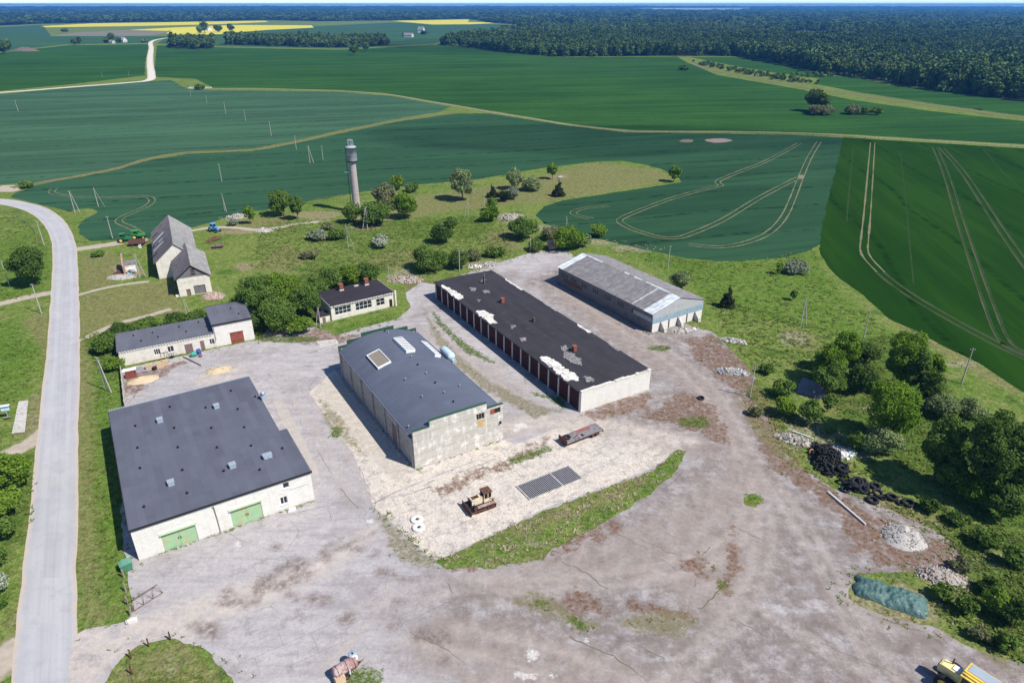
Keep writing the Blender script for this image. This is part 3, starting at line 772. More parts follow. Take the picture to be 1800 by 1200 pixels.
def make_ground():
    c = 1.25
    x0, x1, y0, y1 = -150.0, 200.0, 20.0, 340.0
    X, Y = np.meshgrid(np.arange(x0, x1 + .1, c), np.arange(y0, y1 + .1, c))
    ny, nx = X.shape
    P = np.stack([X.ravel(), Y.ravel()], 1)
    at = {k: mask_values(P, ps) for k, ps in GMASK.items()}
    V = np.column_stack([P, np.zeros(len(P))])
    i0 = (np.arange(ny - 1)[:, None] * nx + np.arange(nx - 1)[None, :]).ravel()
    Q = np.stack([i0, i0 + 1, i0 + nx + 1, i0 + nx], 1)
    b = len(V); F = 15500.0
    xm, ym = X.max(), Y.max()
    ex = [(-F, -600), (F, -600), (F, y0), (xm, y0), (x0, y0), (-F, y0), (F, ym), (xm, ym), (x0, ym), (-F, ym), (F, F + 500), (-F, F + 500)]
    V = np.vstack([V, [(a, c_, 0) for a, c_ in ex]])
    Q = np.vstack([Q, [(b, b + 1, b + 2, b + 5), (b + 5, b + 4, b + 8, b + 9), (b + 3, b + 2, b + 6, b + 7), (b + 9, b + 6, b + 10, b + 11)]])
    for k in at: at[k] = np.concatenate([at[k], np.full(12, -8.0)])
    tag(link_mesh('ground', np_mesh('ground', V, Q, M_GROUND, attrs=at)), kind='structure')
make_ground()

# ---- the crop fields (each its own sheet a few millimetres to centimetres above the meadow)
sheet('field', GA([(-900, 210), (-300, 190), (0, 166), (130, 154), (263, 143), (300, 141), (330, 157), (360, 158.5), (600, 161.8), (690, 169.5), (792, 187.5), (772, 197), (690, 210.5), (590, 231), (510, 249), (440, 262), (330, 266), (260, 278), (200, 295), (130, 309), (60, 321), (-40, 326), (-300, 350), (-900, 400)]), 0.02, M_CROP1, 6.0, 1.0, 3.0, rscale=0.08)
sheet('field', GA([(60, 326), (140, 311.5), (200, 300), (262, 282), (330, 270.5), (440, 266.3), (520, 252.5), (600, 234.5), (700, 214), (800, 200), (860, 199.5), (1000, 221.5), (1100, 233), (1250, 234.5), (1400, 237.5), (1492, 243), (1474, 320), (1456, 390), (1444, 424), (1425, 440), (1390, 450), (1330, 457), (1270, 460), (1200, 453), (1120, 436), (1060, 422), (1000, 408), (955, 392), (942, 380), (955, 363), (990, 352), (1060, 342), (1130, 331), (1200, 320), (1190, 311), (1165, 298), (1130, 289), (1095, 283), (1050, 284), (950, 296), (840, 315), (740, 324), (640, 337), (560, 350), (500, 364), (430, 374), (345, 398), (300, 412), (230, 424), (200, 422), (160, 424), (140, 412), (138, 398), (150, 385), (175, 372), (150, 364), (120, 372), (90, 364), (40, 352), (18, 346), (30, 338)]), 0.02, M_CROP2, 2.0, 0.7, 1.2, rscale=0.2)
sheet('field', GA([(1482, 241.5), (1560, 246.5), (1700, 255), (1800, 261), (2300, 290), (2500, 700), (2100, 790), (1850, 708), (1800, 690), (1740, 652), (1690, 622), (1620, 588), (1560, 558), (1520, 520), (1480, 492), (1452, 465), (1440, 440), (1440, 425), (1447, 385), (1464, 320)]), 0.03, M_CROP3, 2.5, 0.6, 1.5, rscale=0.15)
sheet('field', GA([(276, 80), (400, 84), (600, 88), (760, 79), (860, 88), (985, 101), (1190, 100), (1204, 108), (1260, 132), (1330, 144), (1400, 156), (1500, 176), (1640, 196), (1800, 213), (2300, 262), (2300, 282), (1800, 254), (1700, 248.5), (1560, 240.5), (1470, 235), (1300, 230.3), (1120, 229.7), (1060, 224.5), (1000, 217.5), (920, 204.5), (800, 184.6), (740, 174.8), (680, 164.5), (600, 158.7), (450, 154.8), (375, 154.8), (345, 139), (300, 137), (270, 135)]), 0.02, M_CROP4, 8.0, 1.0, 4.0, rscale=0.06)
sheet('field', GA([(1300, 101), (1330, 107), (1400, 119), (1450, 133), (1500, 136), (1560, 148), (1650, 161), (1800, 179), (2300, 230), (2300, 252), (1800, 204), (1650, 184), (1500, 161), (1430, 147), (1440, 138), (1360, 128), (1300, 118), (1245, 107), (1215, 101)]), 0.02, M_CROP4, 8.0, 1.0, 4.0, rscale=0.06)
sheet('field', GA([(-900, 210), (-900, 110), (0, 93), (120, 80), (262, 78), (255, 110), (255, 133), (130, 148), (0, 160), (-300, 184)]), 0.02, M_CROP4, 10.0, 1.0, 5.0, rscale=0.05)
sheet('field', GA([(-900, 108), (-900, 60), (0, 48), (75, 44), (90, 64), (300, 64), (262, 76), (120, 78), (0, 91)]), 0.03, M_CROP5, 25.0)
sheet('field', GA([(276, 77), (300, 60), (420, 55), (560, 46), (690, 40), (820, 42), (900, 44), (850, 56), (790, 68), (765, 77), (600, 86), (400, 82)]), 0.03, M_CROP5, 25.0)
sheet('rapeseed_field', GA([(72, 46.5), (160, 41.6), (300, 39.5), (465, 36.8), (472, 39), (380, 43), (250, 46), (80, 48.5)]), 0.06, M_RAPE, 30.0, 3.0, 25.0, rscale=0.01)
sheet('rapeseed_field', GA([(228, 53), (300, 49), (410, 44.5), (548, 45), (552, 49), (470, 53), (430, 56), (400, 60), (340, 62), (290, 60), (300, 55)]), 0.06, M_RAPE, 30.0, 3.0, 25.0, rscale=0.01)
sheet('rapeseed_field', GA([(688, 37), (825, 34.5), (822, 39), (882, 40.5), (830, 43), (760, 43.5)]), 0.06, M_RAPE, 30.0, 3.0, 25.0, rscale=0.01)
sheet('fallow_field', GA([(85, 64), (140, 57), (225, 53), (300, 55), (285, 60), (262, 63)]), 0.06, M_FALLOW, 30.0, 3.0, 25.0, rscale=0.01)
sheet('meadow', GA([(1385, 57.5), (1448, 56.5), (1450, 60), (1390, 60.5)]), 0.06, simple('pale_meadow', (0.22, 0.24, 0.13), 0.2, 0.02, 0.9), 20.0)
sheet('rapeseed_field', GA([(1145, 15.2), (1305, 15.6), (1300, 17.4), (1150, 16.6)]), 0.06, simple('far_pale_field', (0.6, 0.62, 0.5), 0.1, 0.001, 0.9), 150.0)

# ---- roads, tracks, tramlines
ROAD_PX = [(-160, 350), (-60, 351), (0, 354), (40, 361), (69, 371), (92, 388), (106, 410), (113, 435), (114.5, 470), (114, 520), (112, 600), (106, 700), (99.5, 800), (95, 900), (87, 1000), (82, 1100), (78, 1200), (74, 1300)]
road = ribbon('road', ROAD_PX, 5.8, 0.016, M_ROAD, 8, na=12, wob=0.03)
ribbon('gravel_road', [(-500, 190), (-200, 176), (0, 163), (130, 153), (220, 146), (262, 141), (266, 130), (264, 115), (264, 100), (266, 85), (265, 75), (274, 70.5), (290, 67.5), (300, 66.5)], 7.5, 0.05, M_GRAVEL, 6, na=4)
ribbon('path', [(-120, 556), (-40, 543), (0, 534), (50, 522), (98, 513)], 3.6, 0.008, M_PATH)
ribbon('path', [(126, 522), (160, 512), (200, 503), (240, 497), (262, 495)], 1.7, 0.008, M_PATH)
ribbon('path', [(128, 602), (150, 593), (170, 585), (190, 575), (220, 565), (260, 555), (300, 543)], 2.0, 0.008, M_PATH)
ribbon('path', [(126, 440), (150, 436), (185, 431), (215, 426)], 4.6, 0.008, M_PATH)
ribbon('path', [(215, 424), (245, 417), (275, 412)], 3.0, 0.008, M_PATH)
ribbon('path', [(335, 406), (370, 400), (410, 400), (460, 404), (520, 394), (580, 388)], 2.6, 0.008, M_PATH, wob=0.2)
ribbon('path', [(-60, 1200), (0, 1165), (30, 1142), (56, 1128), (84, 1120)], 5.5, 0.008, M_PATH)
ribbon('path', [(10, 800), (40, 785), (62, 772), (86, 752)], 4.0, 0.008, M_PATH)
ribbon('field_track', [(366, 156), (450, 156), (540, 158), (600, 160), (680, 166), (740, 176), (800, 186), (850, 195), (920, 206), (1000, 219), (1060, 226), (1120, 231), (1200, 231.5), (1300, 232), (1400, 234), (1470, 237), (1560, 243), (1700, 251), (1800, 257), (2000, 270)], 4.4, 0.04, M_FTRACK, wob=.15)
ribbon('field_track', [(20, 330), (60, 323), (130, 311), (200, 297.5), (260, 280), (330, 268), (440, 264), (520, 250), (600, 232), (700, 212), (800, 198)], 4.6, 0.04, M_VERGE, wob=0.35)
ribbon('field_track', [(1212, 110), (1250, 122), (1330, 138), (1390, 148), (1440, 157), (1550, 173), (1680, 191), (1800, 207), (2000, 230)], 9.0, 0.04, M_VERGE, wob=0.2)
def tram(pts, mat=M_TRAM, w=0.55):
    ribbon('tramline', pts, w * .8, 0.04, mat, 6, [-1.0, 1.0], na=4, wob=0.4)
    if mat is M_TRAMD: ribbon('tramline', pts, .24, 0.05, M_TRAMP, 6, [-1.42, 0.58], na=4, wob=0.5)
tram([(1534, 251), (1531, 290), (1528, 330), (1524, 380), (1520, 420), (1519, 440), (1527, 456), (1548, 478)], M_TRAM, 0.7)
tram([(1548, 478), (1575, 500), (1620, 530), (1690, 570), (1760, 607), (1830, 640)], M_TRAMD, 0.75)
tram([(1644, 259), (1658, 290), (1672, 330), (1690, 390), (1720, 480), (1745, 550), (1762, 590), (1782, 612), (1830, 632)], M_TRAMD, 0.75)
tram([(1656, 260), (1690, 298), (1718, 338), (1752, 390), (1790, 445), (1860, 540)], M_TRAMD, 0.75)
tram([(1440, 249), (1424, 275), (1408, 311), (1395, 345), (1380, 378), (1358, 404), (1325, 422), (1270, 434), (1210, 430)], M_TRAM, 0.6)
tram([(1404, 312), (1340, 345), (1270, 387), (1212, 412), (1190, 418), (1160, 417), (1120, 406), (1098, 396), (1089, 388), (1100, 380), (1150, 360), (1200, 343), (1252, 330), (1267, 326), (1263, 318), (1300, 302), (1350, 282), (1405, 252)], M_TRAM, 0.6)
tram([(1070, 362), (1030, 366), (1011, 371), (1010, 377), (1040, 385)], M_TRAM, 0.5)
tram([(95, 332), (92, 339), (120, 344), (180, 347), (245, 345), (266, 349), (262, 360), (230, 375), (212, 384), (210, 391), (232, 401), (248, 412)], M_TRAM, 0.6)
ribbon('tramline', [(1500, 262), (1494, 320), (1488, 390)], 0.5, 0.04, M_TRAMD, na=4)
ribbon('tramline', [(1582, 266), (1590, 330), (1600, 440), (1606, 500)], 0.4, 0.04, M_TRAMD, na=4)
ribbon('tramline', [(1728, 262), (1760, 300), (1800, 338), (1850, 390)], 0.5, 0.04, M_TRAMD, na=4)
sheet('bare_patch', EL(1408, 311, 6, 4), 0.05, M_FALLOW, 0.5, 0.4)
sheet('bare_patch', EL(1262, 247, 26, 4), 0.05, simple('bare_field_soil', (0.30, 0.22, 0.18), 0.2, 0.3, 0.95), 1.0, 1.0, rscale=0.15)
sheet('bare_patch', EL(1206, 248, 14, 3), 0.05, M_FALLOW, 1.0, 0.8)
sheet('bare_patch', EL(14, 332, 26, 6), 0.03, M_PATH, 1.0, 0.8)

# ---- the yard
y_track = [GA(p) for p in (
    [(70, 1230), (120, 1130), (240, 1088), (330, 1058), (420, 1028), (560, 985), (640, 940), (660, 925), (630, 965), (570, 1010), (500, 1042), (420, 1082), (330, 1122), (250, 1135), (190, 1175), (140, 1230)],
    [(345, 662), (400, 640), (432, 642), (410, 672), (350, 680)], [(870, 740), (960, 728), (1080, 738), (1180, 758), (1235, 774), (1200, 790), (1100, 762), (980, 752), (890, 765)], [(100, 1230), (122, 1090), (150, 1098), (215, 1096), (190, 1120), (160, 1230)])]
y_east_shade = [GA([(1010, 740), (1140, 690), (1200, 590), (1400, 560), (1800, 900), (2100, 1400), (760, 1400), (820, 1200), (700, 1130), (780, 1010), (900, 990), (1060, 900), (1200, 800)]), GA([(720, 560), (1000, 460), (1260, 600), (1140, 690), (900, 480)])]
y_dust = [GA(p) for p in (
    [(820, 1010), (900, 990), (1000, 962), (1100, 925), (1190, 880), (1260, 825), (1300, 800), (1345, 850), (1330, 1000), (1280, 1100), (1200, 1060), (1100, 1010), (960, 1045), (860, 1060)],
    [(870, 740), (960, 728), (1080, 738), (1180, 758), (1235, 774), (1270, 800), (1230, 805), (1200, 790), (1100, 762), (980, 752), (890, 765)],
    [(1000, 500), (1090, 560), (1180, 620), (1235, 655), (1290, 720), (1330, 790), (1345, 860), (1280, 850), (1255, 770), (1225, 705), (1190, 672), (1120, 632), (1040, 572), (960, 510)],
    [(740, 575), (800, 605), (860, 652), (945, 712), (920, 722), (850, 672), (775, 612)],
    [(345, 662), (400, 640), (432, 642), (410, 672), (350, 680)],
    [(780, 1080), (950, 1110), (1100, 1160), (1200, 1200), (1000, 1230), (800, 1200), (700, 1140)],
    [(1500, 1020), (1480, 1050), (1560, 1110), (1640, 1120), (1600, 1080)])]
y_slab = [GA(p) for p in (
    [(548, 690), (590, 655), (612, 690), (660, 750), (720, 825), (700, 850), (650, 800), (590, 740)],
    [(480, 705), (496, 700), (520, 745), (560, 830), (552, 838), (510, 770)])]
def LINE(pts, w, k=4):                      # a worn wheel track: a long thin outline round a line given in photo pixels, w metres wide
    W = catmull(GA(pts), k); T = np.gradient(W, axis=0); T /= np.linalg.norm(T, axis=1)[:, None]
    N = np.stack([-T[:, 1], T[:, 0]], 1) * w / 2
    return np.vstack([W + N, (W - N)[::-1]])
y_rut = [LINE(p, w) for p, w in (
    ([(180, 1140), (330, 1072), (520, 1000), (650, 930)], .9), ([(190, 1155), (340, 1088), (530, 1015), (660, 945)], .9),
    ([(1335, 850), (1270, 950), (1120, 1000), (900, 1020), (780, 1020), (600, 1080)], 1.0), ([(1345, 870), (1290, 970), (1140, 1020), (910, 1040), (790, 1042), (620, 1105)], 1.0),
    ([(1320, 840), (1330, 950), (1290, 1060), (1160, 1200), (1100, 1280)], 1.1), ([(1345, 840), (1358, 950), (1320, 1070), (1200, 1200), (1150, 1280)], 1.1),
    ([(1350, 850), (1420, 960), (1480, 1080), (1540, 1200)], 1.1), ([(1370, 850), (1445, 960), (1510, 1080), (1580, 1200)], 1.1),
    ([(1010, 505), (1100, 565), (1210, 640), (1280, 715), (1325, 800)], 1.0), ([(985, 508), (1080, 572), (1190, 648), (1255, 720), (1300, 805)], 1.0),
    ([(745, 575), (830, 640), (920, 705), (960, 735)], .9), ([(760, 565), (850, 632), (945, 700)], .9),
    ([(490, 640), (540, 690), (600, 780), (650, 880)], .9), ([(470, 650), (515, 700), (575, 790), (625, 890)], .9),
    ([(800, 1100), (1000, 1150), (1180, 1230)], 1.2), ([(700, 1120), (900, 1170), (1040, 1240)], 1.2), ([(1240, 1020), (1420, 1120), (1560, 1210)], 1.2), ([(700, 1010), (660, 1080), (560, 1180)], 1.0))]
y_dark = [GA([(434, 1052), (444, 1028), (466, 1010), (498, 992), (522, 978), (544, 984), (540, 1000), (522, 1012), (506, 1014), (512, 1000), (494, 1004), (478, 1020), (490, 1030), (470, 1040), (452, 1056)]), GA([(470, 1040), (500, 1020), (560, 1000), (548, 1016), (500, 1036)]), EL(525, 990, 14, 9), EL(398, 1045, 15, 10), EL(370, 1110, 28, 16), LINE([(560, 980), (610, 958), (660, 935)], .5), LINE([(690, 1000), (705, 1020), (760, 1010)], .4), EL(1520, 1010, 20, 8), EL(1600, 1130, 26, 6), EL(512, 1043, 12, 10), EL(560, 1052, 34, 10), EL(610, 1088, 22, 10),
          EL(688, 1074, 11, 8), EL(484, 960, 10, 6), EL(568, 970, 9, 5), EL(572, 980, 8, 4), EL(632, 963, 14, 5), EL(660, 975, 10, 7), EL(672, 1005, 14, 10), EL(690, 1100, 14, 6), EL(1152, 1044, 8, 4),
          EL(760, 1120, 40, 16), EL(705, 1060, 14, 10), EL(420, 1060, 40, 8), EL(1700, 1180, 40, 10), EL(780, 1160, 14, 8), EL(1000, 1042, 10, 4), EL(1290, 1095, 10, 8), EL(345, 1100, 14, 12)]
y_moss = [GA(p) for p in (
    [(1300, 690), (1345, 720), (1372, 790), (1400, 815), (1450, 850), (1500, 890), (1600, 925), (1680, 955), (1680, 1010), (1600, 1005), (1540, 990), (1500, 965), (1470, 905), (1420, 862), (1360, 830), (1338, 790)],
    [(1205, 595), (1250, 588), (1310, 640), (1345, 690), (1300, 690), (1255, 660), (1225, 635)],
    [(1120, 735), (1200, 688), (1262, 718), (1282, 782), (1240, 768), (1190, 748)],
    [(975, 1055), (1010, 1040), (1060, 1052), (1060, 1075), (1000, 1080)], [(1085, 1048), (1180, 1070), (1225, 1078), (1180, 1085), (1110, 1070)],
    [(1205, 990), (1250, 975), (1262, 1000), (1222, 1015)], [(1278, 930), (1298, 960), (1290, 1010), (1268, 1050), (1278, 1000), (1285, 960)],
    [(955, 962), (1000, 938), (1055, 925), (1062, 942), (1000, 962), (968, 976)], [(1060, 905), (1100, 920), (1080, 935)],
    [(217, 660), (250, 650), (330, 632), (300, 652), (240, 690), (222, 700)], [(790, 985), (830, 980), (835, 1000), (800, 1003)],
    [(560, 575), (600, 590), (640, 585), (590, 606), (500, 602)], [(1080, 700), (1140, 690), (1140, 720), (1060, 735), (1030, 730)],
    [(760, 860), (900, 800), (960, 770), (940, 800), (860, 835), (780, 872)])]
y_olive = [GA(p) for p in (
    [(900, 1060), (935, 1038), (975, 1050), (1000, 1080), (1060, 1095), (1020, 1110), (985, 1090), (940, 1075)],
    [(1090, 1080), (1180, 1072), (1228, 1085), (1205, 1118), (1110, 1112)], [(1265, 1010), (1285, 1040), (1262, 1045)],
    [(700, 985), (760, 1000), (780, 985), (740, 965), (690, 920), (660, 890), (672, 925)],
    [(744, 545), (800, 620), (860, 670), (950, 715), (990, 722), (940, 735), (860, 690), (780, 630)],
    [(1290, 700), (1420, 800), (1400, 830), (1330, 770)], [(560, 700), (600, 735), (640, 800), (612, 780), (575, 740)], [(1650, 1100), (1760, 1150), (1800, 1190), (1740, 1160)])]
y_weed = [GA(p) for p in (
    [(895, 808), (965, 783), (972, 792), (900, 816)], [(760, 548), (800, 590), (870, 640), (820, 620), (770, 570)], [(985, 700), (1000, 720), (960, 700), (930, 690)],
    [(997, 1083), (1030, 1095), (1035, 1112), (1000, 1095)])] + [EL(1323, 878, 15, 10), EL(1220, 742, 30, 10), EL(640, 1190, 40, 22), EL(1720, 1195, 20, 8), EL(1045, 590, 0.1, 0.1), EL(1270, 1030, 8, 8), EL(1160, 612, 22, 5),
          EL(1395, 600, 8, 8), EL(305, 1195, 60, 16), EL(700, 640, 0.1, .1), EL(950, 1060, 16, 6), EL(590, 760, 10, 12), EL(500, 596, 60, 6)]
y_white = [EL(935, 1150, 12, 9), EL(925, 1188, 22, 7), EL(970, 1187, 6, 4), EL(915, 748, 14, 5), EL(907, 757, 6, 3), EL(1030, 1125, 5, 3), EL(418, 958, 4, 10), EL(650, 915, 6, 4)]
YMASK = {'east_shade': y_east_shade, 'rut': y_rut, 'track': y_track, 'white': y_white, 'dust': y_dust, 'slab': y_slab, 'dark': y_dark, 'moss': y_moss, 'olive': y_olive, 'weed': y_weed}
YARD_PX = [(92, 1290), (118, 1200), (128, 1120), (150, 1105), (222, 1092), (232, 1080), (224, 1000), (214, 940), (212, 760), (218, 690), (212, 655), (230, 645), (380, 612), (460, 596), (470, 575), (545, 572), (590, 590), (640, 575), (700, 560), (722, 540), (712, 515), (740, 496), (765, 500), (850, 470), (940, 442), (1000, 440), (1010, 455), (1180, 560), (1255, 585), (1290, 620), (1330, 665), (1310, 690), (1345, 730), (1372, 790), (1410, 825), (1470, 860), (1540, 885), (1640, 930), (1690, 965), (1690, 1010), (1630, 1000), (1575, 1005), (1500, 1010), (1490, 1055), (1560, 1085), (1640, 1100), (1700, 1135), (1790, 1165), (1900, 1200), (2100, 1330), (2150, 1480), (1700, 1560), (1100, 1590), (640, 1540), (440, 1420), (425, 1210), (400, 1185), (372, 1150), (335, 1130), (300, 1122), (240, 1135), (205, 1168), (170, 1215), (150, 1290)]
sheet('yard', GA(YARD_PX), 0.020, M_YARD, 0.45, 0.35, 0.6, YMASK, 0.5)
PAD_PX = [(655, 888), (690, 868), (790, 828), (900, 785), (970, 755), (1000, 750), (1060, 745), (1130, 752), (1200, 765), (1200, 782), (1188, 790), (1150, 822), (1060, 856), (960, 892), (870, 935), (800, 970), (770, 985), (745, 970), (700, 930)]
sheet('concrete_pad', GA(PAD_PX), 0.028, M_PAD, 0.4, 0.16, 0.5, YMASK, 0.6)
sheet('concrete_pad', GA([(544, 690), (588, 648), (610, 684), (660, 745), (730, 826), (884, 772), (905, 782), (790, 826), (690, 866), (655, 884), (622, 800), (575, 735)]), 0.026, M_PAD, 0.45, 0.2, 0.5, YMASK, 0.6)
ISL_PX = [(760, 988), (800, 972), (870, 938), (960, 896), (1060, 860), (1150, 826), (1190, 790), (1206, 792), (1190, 825), (1150, 862), (1100, 895), (1050, 925), (970, 965), (955, 985), (900, 990), (860, 1000), (830, 996), (790, 1000)]
sheet('grass_island', GA(ISL_PX), 0.034, M_GROUND, 0.5, 0.35, 0.5, {'dry': [GA([(800, 972), (870, 938), (960, 896), (1060, 860), (1150, 826), (1130, 856), (1040, 890), (950, 935), (860, 968)]), GA([(840, 975), (900, 985), (950, 980), (880, 998)])], 'lush': [GA([(800, 980), (900, 940), (960, 950), (930, 975), (860, 985)]), GA([(1150, 830), (1195, 795), (1170, 840), (1120, 870)])], 'deep': [], 'soil': [EL(995, 905, 16, 7), EL(900, 960, 14, 6), EL(1080, 872, 18, 5)], 'moss': [GA([(930, 975), (1000, 955), (1060, 920), (1000, 980)])], 'pale': [EL(940, 955, 18, 5), EL(860, 985, 14, 5)]}, 0.6)
sheet('grass_island', EL(1323, 880, 16, 11), 0.036, M_GROUND, 0.3, 0.25, 0.3, {'dry': [], 'lush': [EL(1323, 877, 13, 8)], 'deep': [], 'soil': [], 'moss': [EL(1330, 888, 12, 5)], 'pale': []}, 1.0)
sheet('slab', GA([(33, 706), (50, 704), (44, 760), (21, 763)]), 0.12, M_CONC, 0.6)
sheet('slab', GA([(1400, 690), (1410, 662), (1455, 680), (1448, 702)]), 0.06, simple('mauve_gravel', (0.27, 0.235, 0.24), 0.2, 1.5, 0.95), 0.6, 0.3)
sheet('slab', GA([(556, 600), (590, 596), (596, 604), (564, 612)]), 0.04, M_CONC, 0.6, 0.1)

# long cracks and open slab joints in the yard, each a thin strip of dirt
M_CRACK = simple('crack_dirt', (0.190, 0.158, 0.135), 0.4, 0.8, 0.95)
M_JOINT = simple('weedy_joint', (0.170, 0.148, 0.095), 0.4, 0.6, 0.95)
for pts, w, m in (([(985, 985), (1010, 998), (1038, 1012), (1060, 1030), (1090, 1042)], .16, M_CRACK), ([(1290, 1088), (1330, 1108), (1380, 1136), (1430, 1166), (1470, 1198), (1500, 1225)], .18, M_CRACK),
        ([(1262, 910), (1310, 934), (1345, 952)], .14, M_CRACK), ([(1285, 1012), (1262, 1040), (1235, 1066), (1190, 1076)], .3, M_JOINT), ([(765, 1000), (782, 1018), (796, 1042)], .2, M_CRACK),
        ([(1226, 1008), (1215, 1046), (1198, 1078)], .2, M_JOINT), ([(1245, 960), (1232, 985), (1226, 1008)], .2, M_JOINT), ([(1050, 1100), (1110, 1130), (1180, 1165), (1230, 1210)], .16, M_JOINT), ([(1000, 1120), (1090, 1160), (1140, 1200)], .2, M_JOINT),
        ([(720, 1110), (780, 1140), (840, 1180)], .16, M_JOINT), ([(1120, 945), (1180, 972), (1225, 990)], .14, M_CRACK), ([(1045, 920), (1110, 950), (1190, 1000)], .12, M_CRACK), ([(620, 790), (640, 840), (660, 890)], .12, M_CRACK),
        ([(470, 655), (500, 690), (540, 760), (600, 860), (650, 915)], .14, M_JOINT), ([(880, 1050), (840, 1040), (740, 1080), (690, 1110)], .14, M_CRACK), ([(1560, 1090), (1620, 1110), (1690, 1150)], .3, M_JOINT), ([(1440, 1130), (1540, 1170), (1620, 1210)], .2, M_JOINT),
        ([(1060, 705), (1120, 735), (1160, 745)], .22, M_JOINT), ([(1090, 698), (1150, 722), (1200, 740)], .22, M_JOINT), ([(1120, 690), (1180, 712), (1225, 730)], .22, M_JOINT), ([(1030, 728), (1100, 706), (1160, 685)], .2, M_JOINT), ([(1060, 738), (1140, 712), (1200, 692)], .2, M_JOINT), ([(1100, 742), (1180, 718), (1240, 700)], .2, M_JOINT),
        ([(750, 850), (800, 832), (900, 797)], .2, M_JOINT), ([(690, 880), (780, 846), (880, 812), (960, 782)], .22, M_JOINT), ([(780, 832), (800, 850), (822, 868)], .2, M_CRACK), ([(840, 815), (860, 830), (880, 850)], .2, M_CRACK), ([(700, 875), (715, 890), (730, 905)], .16, M_CRACK),
        ([(930, 975), (955, 930), (965, 905)], .1, M_CRACK), ([(300, 950), (360, 935), (430, 905)], .08, M_CRACK), ([(480, 965), (492, 955), (494, 930)], .1, M_CRACK), ([(1320, 700), (1380, 790)], .2, M_CRACK), ([(1230, 800), (1180, 850), (1160, 870)], .16, M_JOINT)):
    W_ = catmull(GA(pts), 14)
    W_ = np.array([p + np.array([noise.noise((p[0] * .9, p[1] * .9, 2.0)), noise.noise((p[0] * .9, p[1] * .9, 9.0))]) * .35 for p in W_])
    run = []
    for i_, p in enumerate(W_):
        keep = noise.noise((p[0] * .22, p[1] * .22, 5.5)) > -.12
        if keep: run.append(p)
        if (not keep or i_ == len(W_) - 1) and len(run) > 2:
            ribbon('crack', run, w * .36, 0.040, m, 1, px=False, na=2, wob=1.1)
        if not keep: run = []
# ---------------------------------------------------------------- buildings
def frame_at(px, py, ang):              # ground point of a front-left corner and the heading of the front
    return (*G(px, py), 0.0), R(ang)
def wall_x(mb, y0, y1, x0, x1, z0, z1, holes=(), m=0):
    """a wall along x between y0 and y1 with rectangular holes (x0,x1,z0,z1), as boxes that butt end to end"""
    holes = sorted(holes)
    x = x0
    cols = []
    for h in holes:
        cols.append((x, h[0], [])); cols.append((h[0], h[1], [h])); x = h[1]
    cols.append((x, x1, []))
    merged = []
    for a, b, hs in cols:
        if b - a < 1e-4: continue
        zs = z0
        for h in hs:
            if h[2] > zs + 1e-4: mb.box(a, b, y0, y1, zs, h[2], m)
            zs = h[3]
        if z1 > zs + 1e-4: mb.box(a, b, y0, y1, zs, z1, m)
def window(parent, x0, x1, z0, z1, y=0.12, nx=2, nz=1, fm=None, gm=None, fw=0.07, name='window', label=None, skip=()):
    """a framed window set into a hole of the front wall, its glass a sub-part"""
    fm = fm or M_WFRAME; gm = gm or M_GLASS
    mb = MB()
    e = 0.004
    x0 += e; x1 -= e; z0 += e; z1 -= e
    mb.box(x0, x0 + fw, y, y + 0.08, z0, z1); mb.box(x1 - fw, x1, y, y + 0.08, z0, z1)
    mb.box(x0 + fw, x1 - fw, y, y + 0.08, z0, z0 + fw); mb.box(x0 + fw, x1 - fw, y, y + 0.08, z1 - fw, z1)
    for i in range(1, nx):
        x = x0 + (x1 - x0) * i / nx
        mb.box(x - fw / 2, x + fw / 2, y + 0.004, y + 0.076, z0 + fw, z1 - fw)
    for j in range(1, nz):
        z = z0 + (z1 - z0) * j / nz
        mb.box(x0 + fw, x1 - fw, y + 0.008, y + 0.072, z - fw / 2, z + fw / 2)
    w = mb.build(name, fm, parent)
    if label: w['label'] = label
    MB().box(x0 + fw * .5, x1 - fw * .5, y + 0.03, y + 0.05, z0 + fw * .5, z1 - fw * .5).build('pane', gm, w)
    return w
def ragged_patch(pts, z, th, amp, seed, step=0.35):
    """a thin ragged slab lying on a roof"""
    p = fractal(np.array(pts, dtype=float), .22, amp * 1.15, 1.4)
    n = len(p)
    c = p.mean(0)
    V = [(a, b, z + th) for a, b in p] + [(a, b, z) for a, b in p] + [(*c, z + th * 1.6)]
    F = [(i, (i + 1) % n, 2 * n) for i in range(n)] + [(n + i, n + (i + 1) % n, (i + 1) % n, i) for i in range(n)]
    return V, F

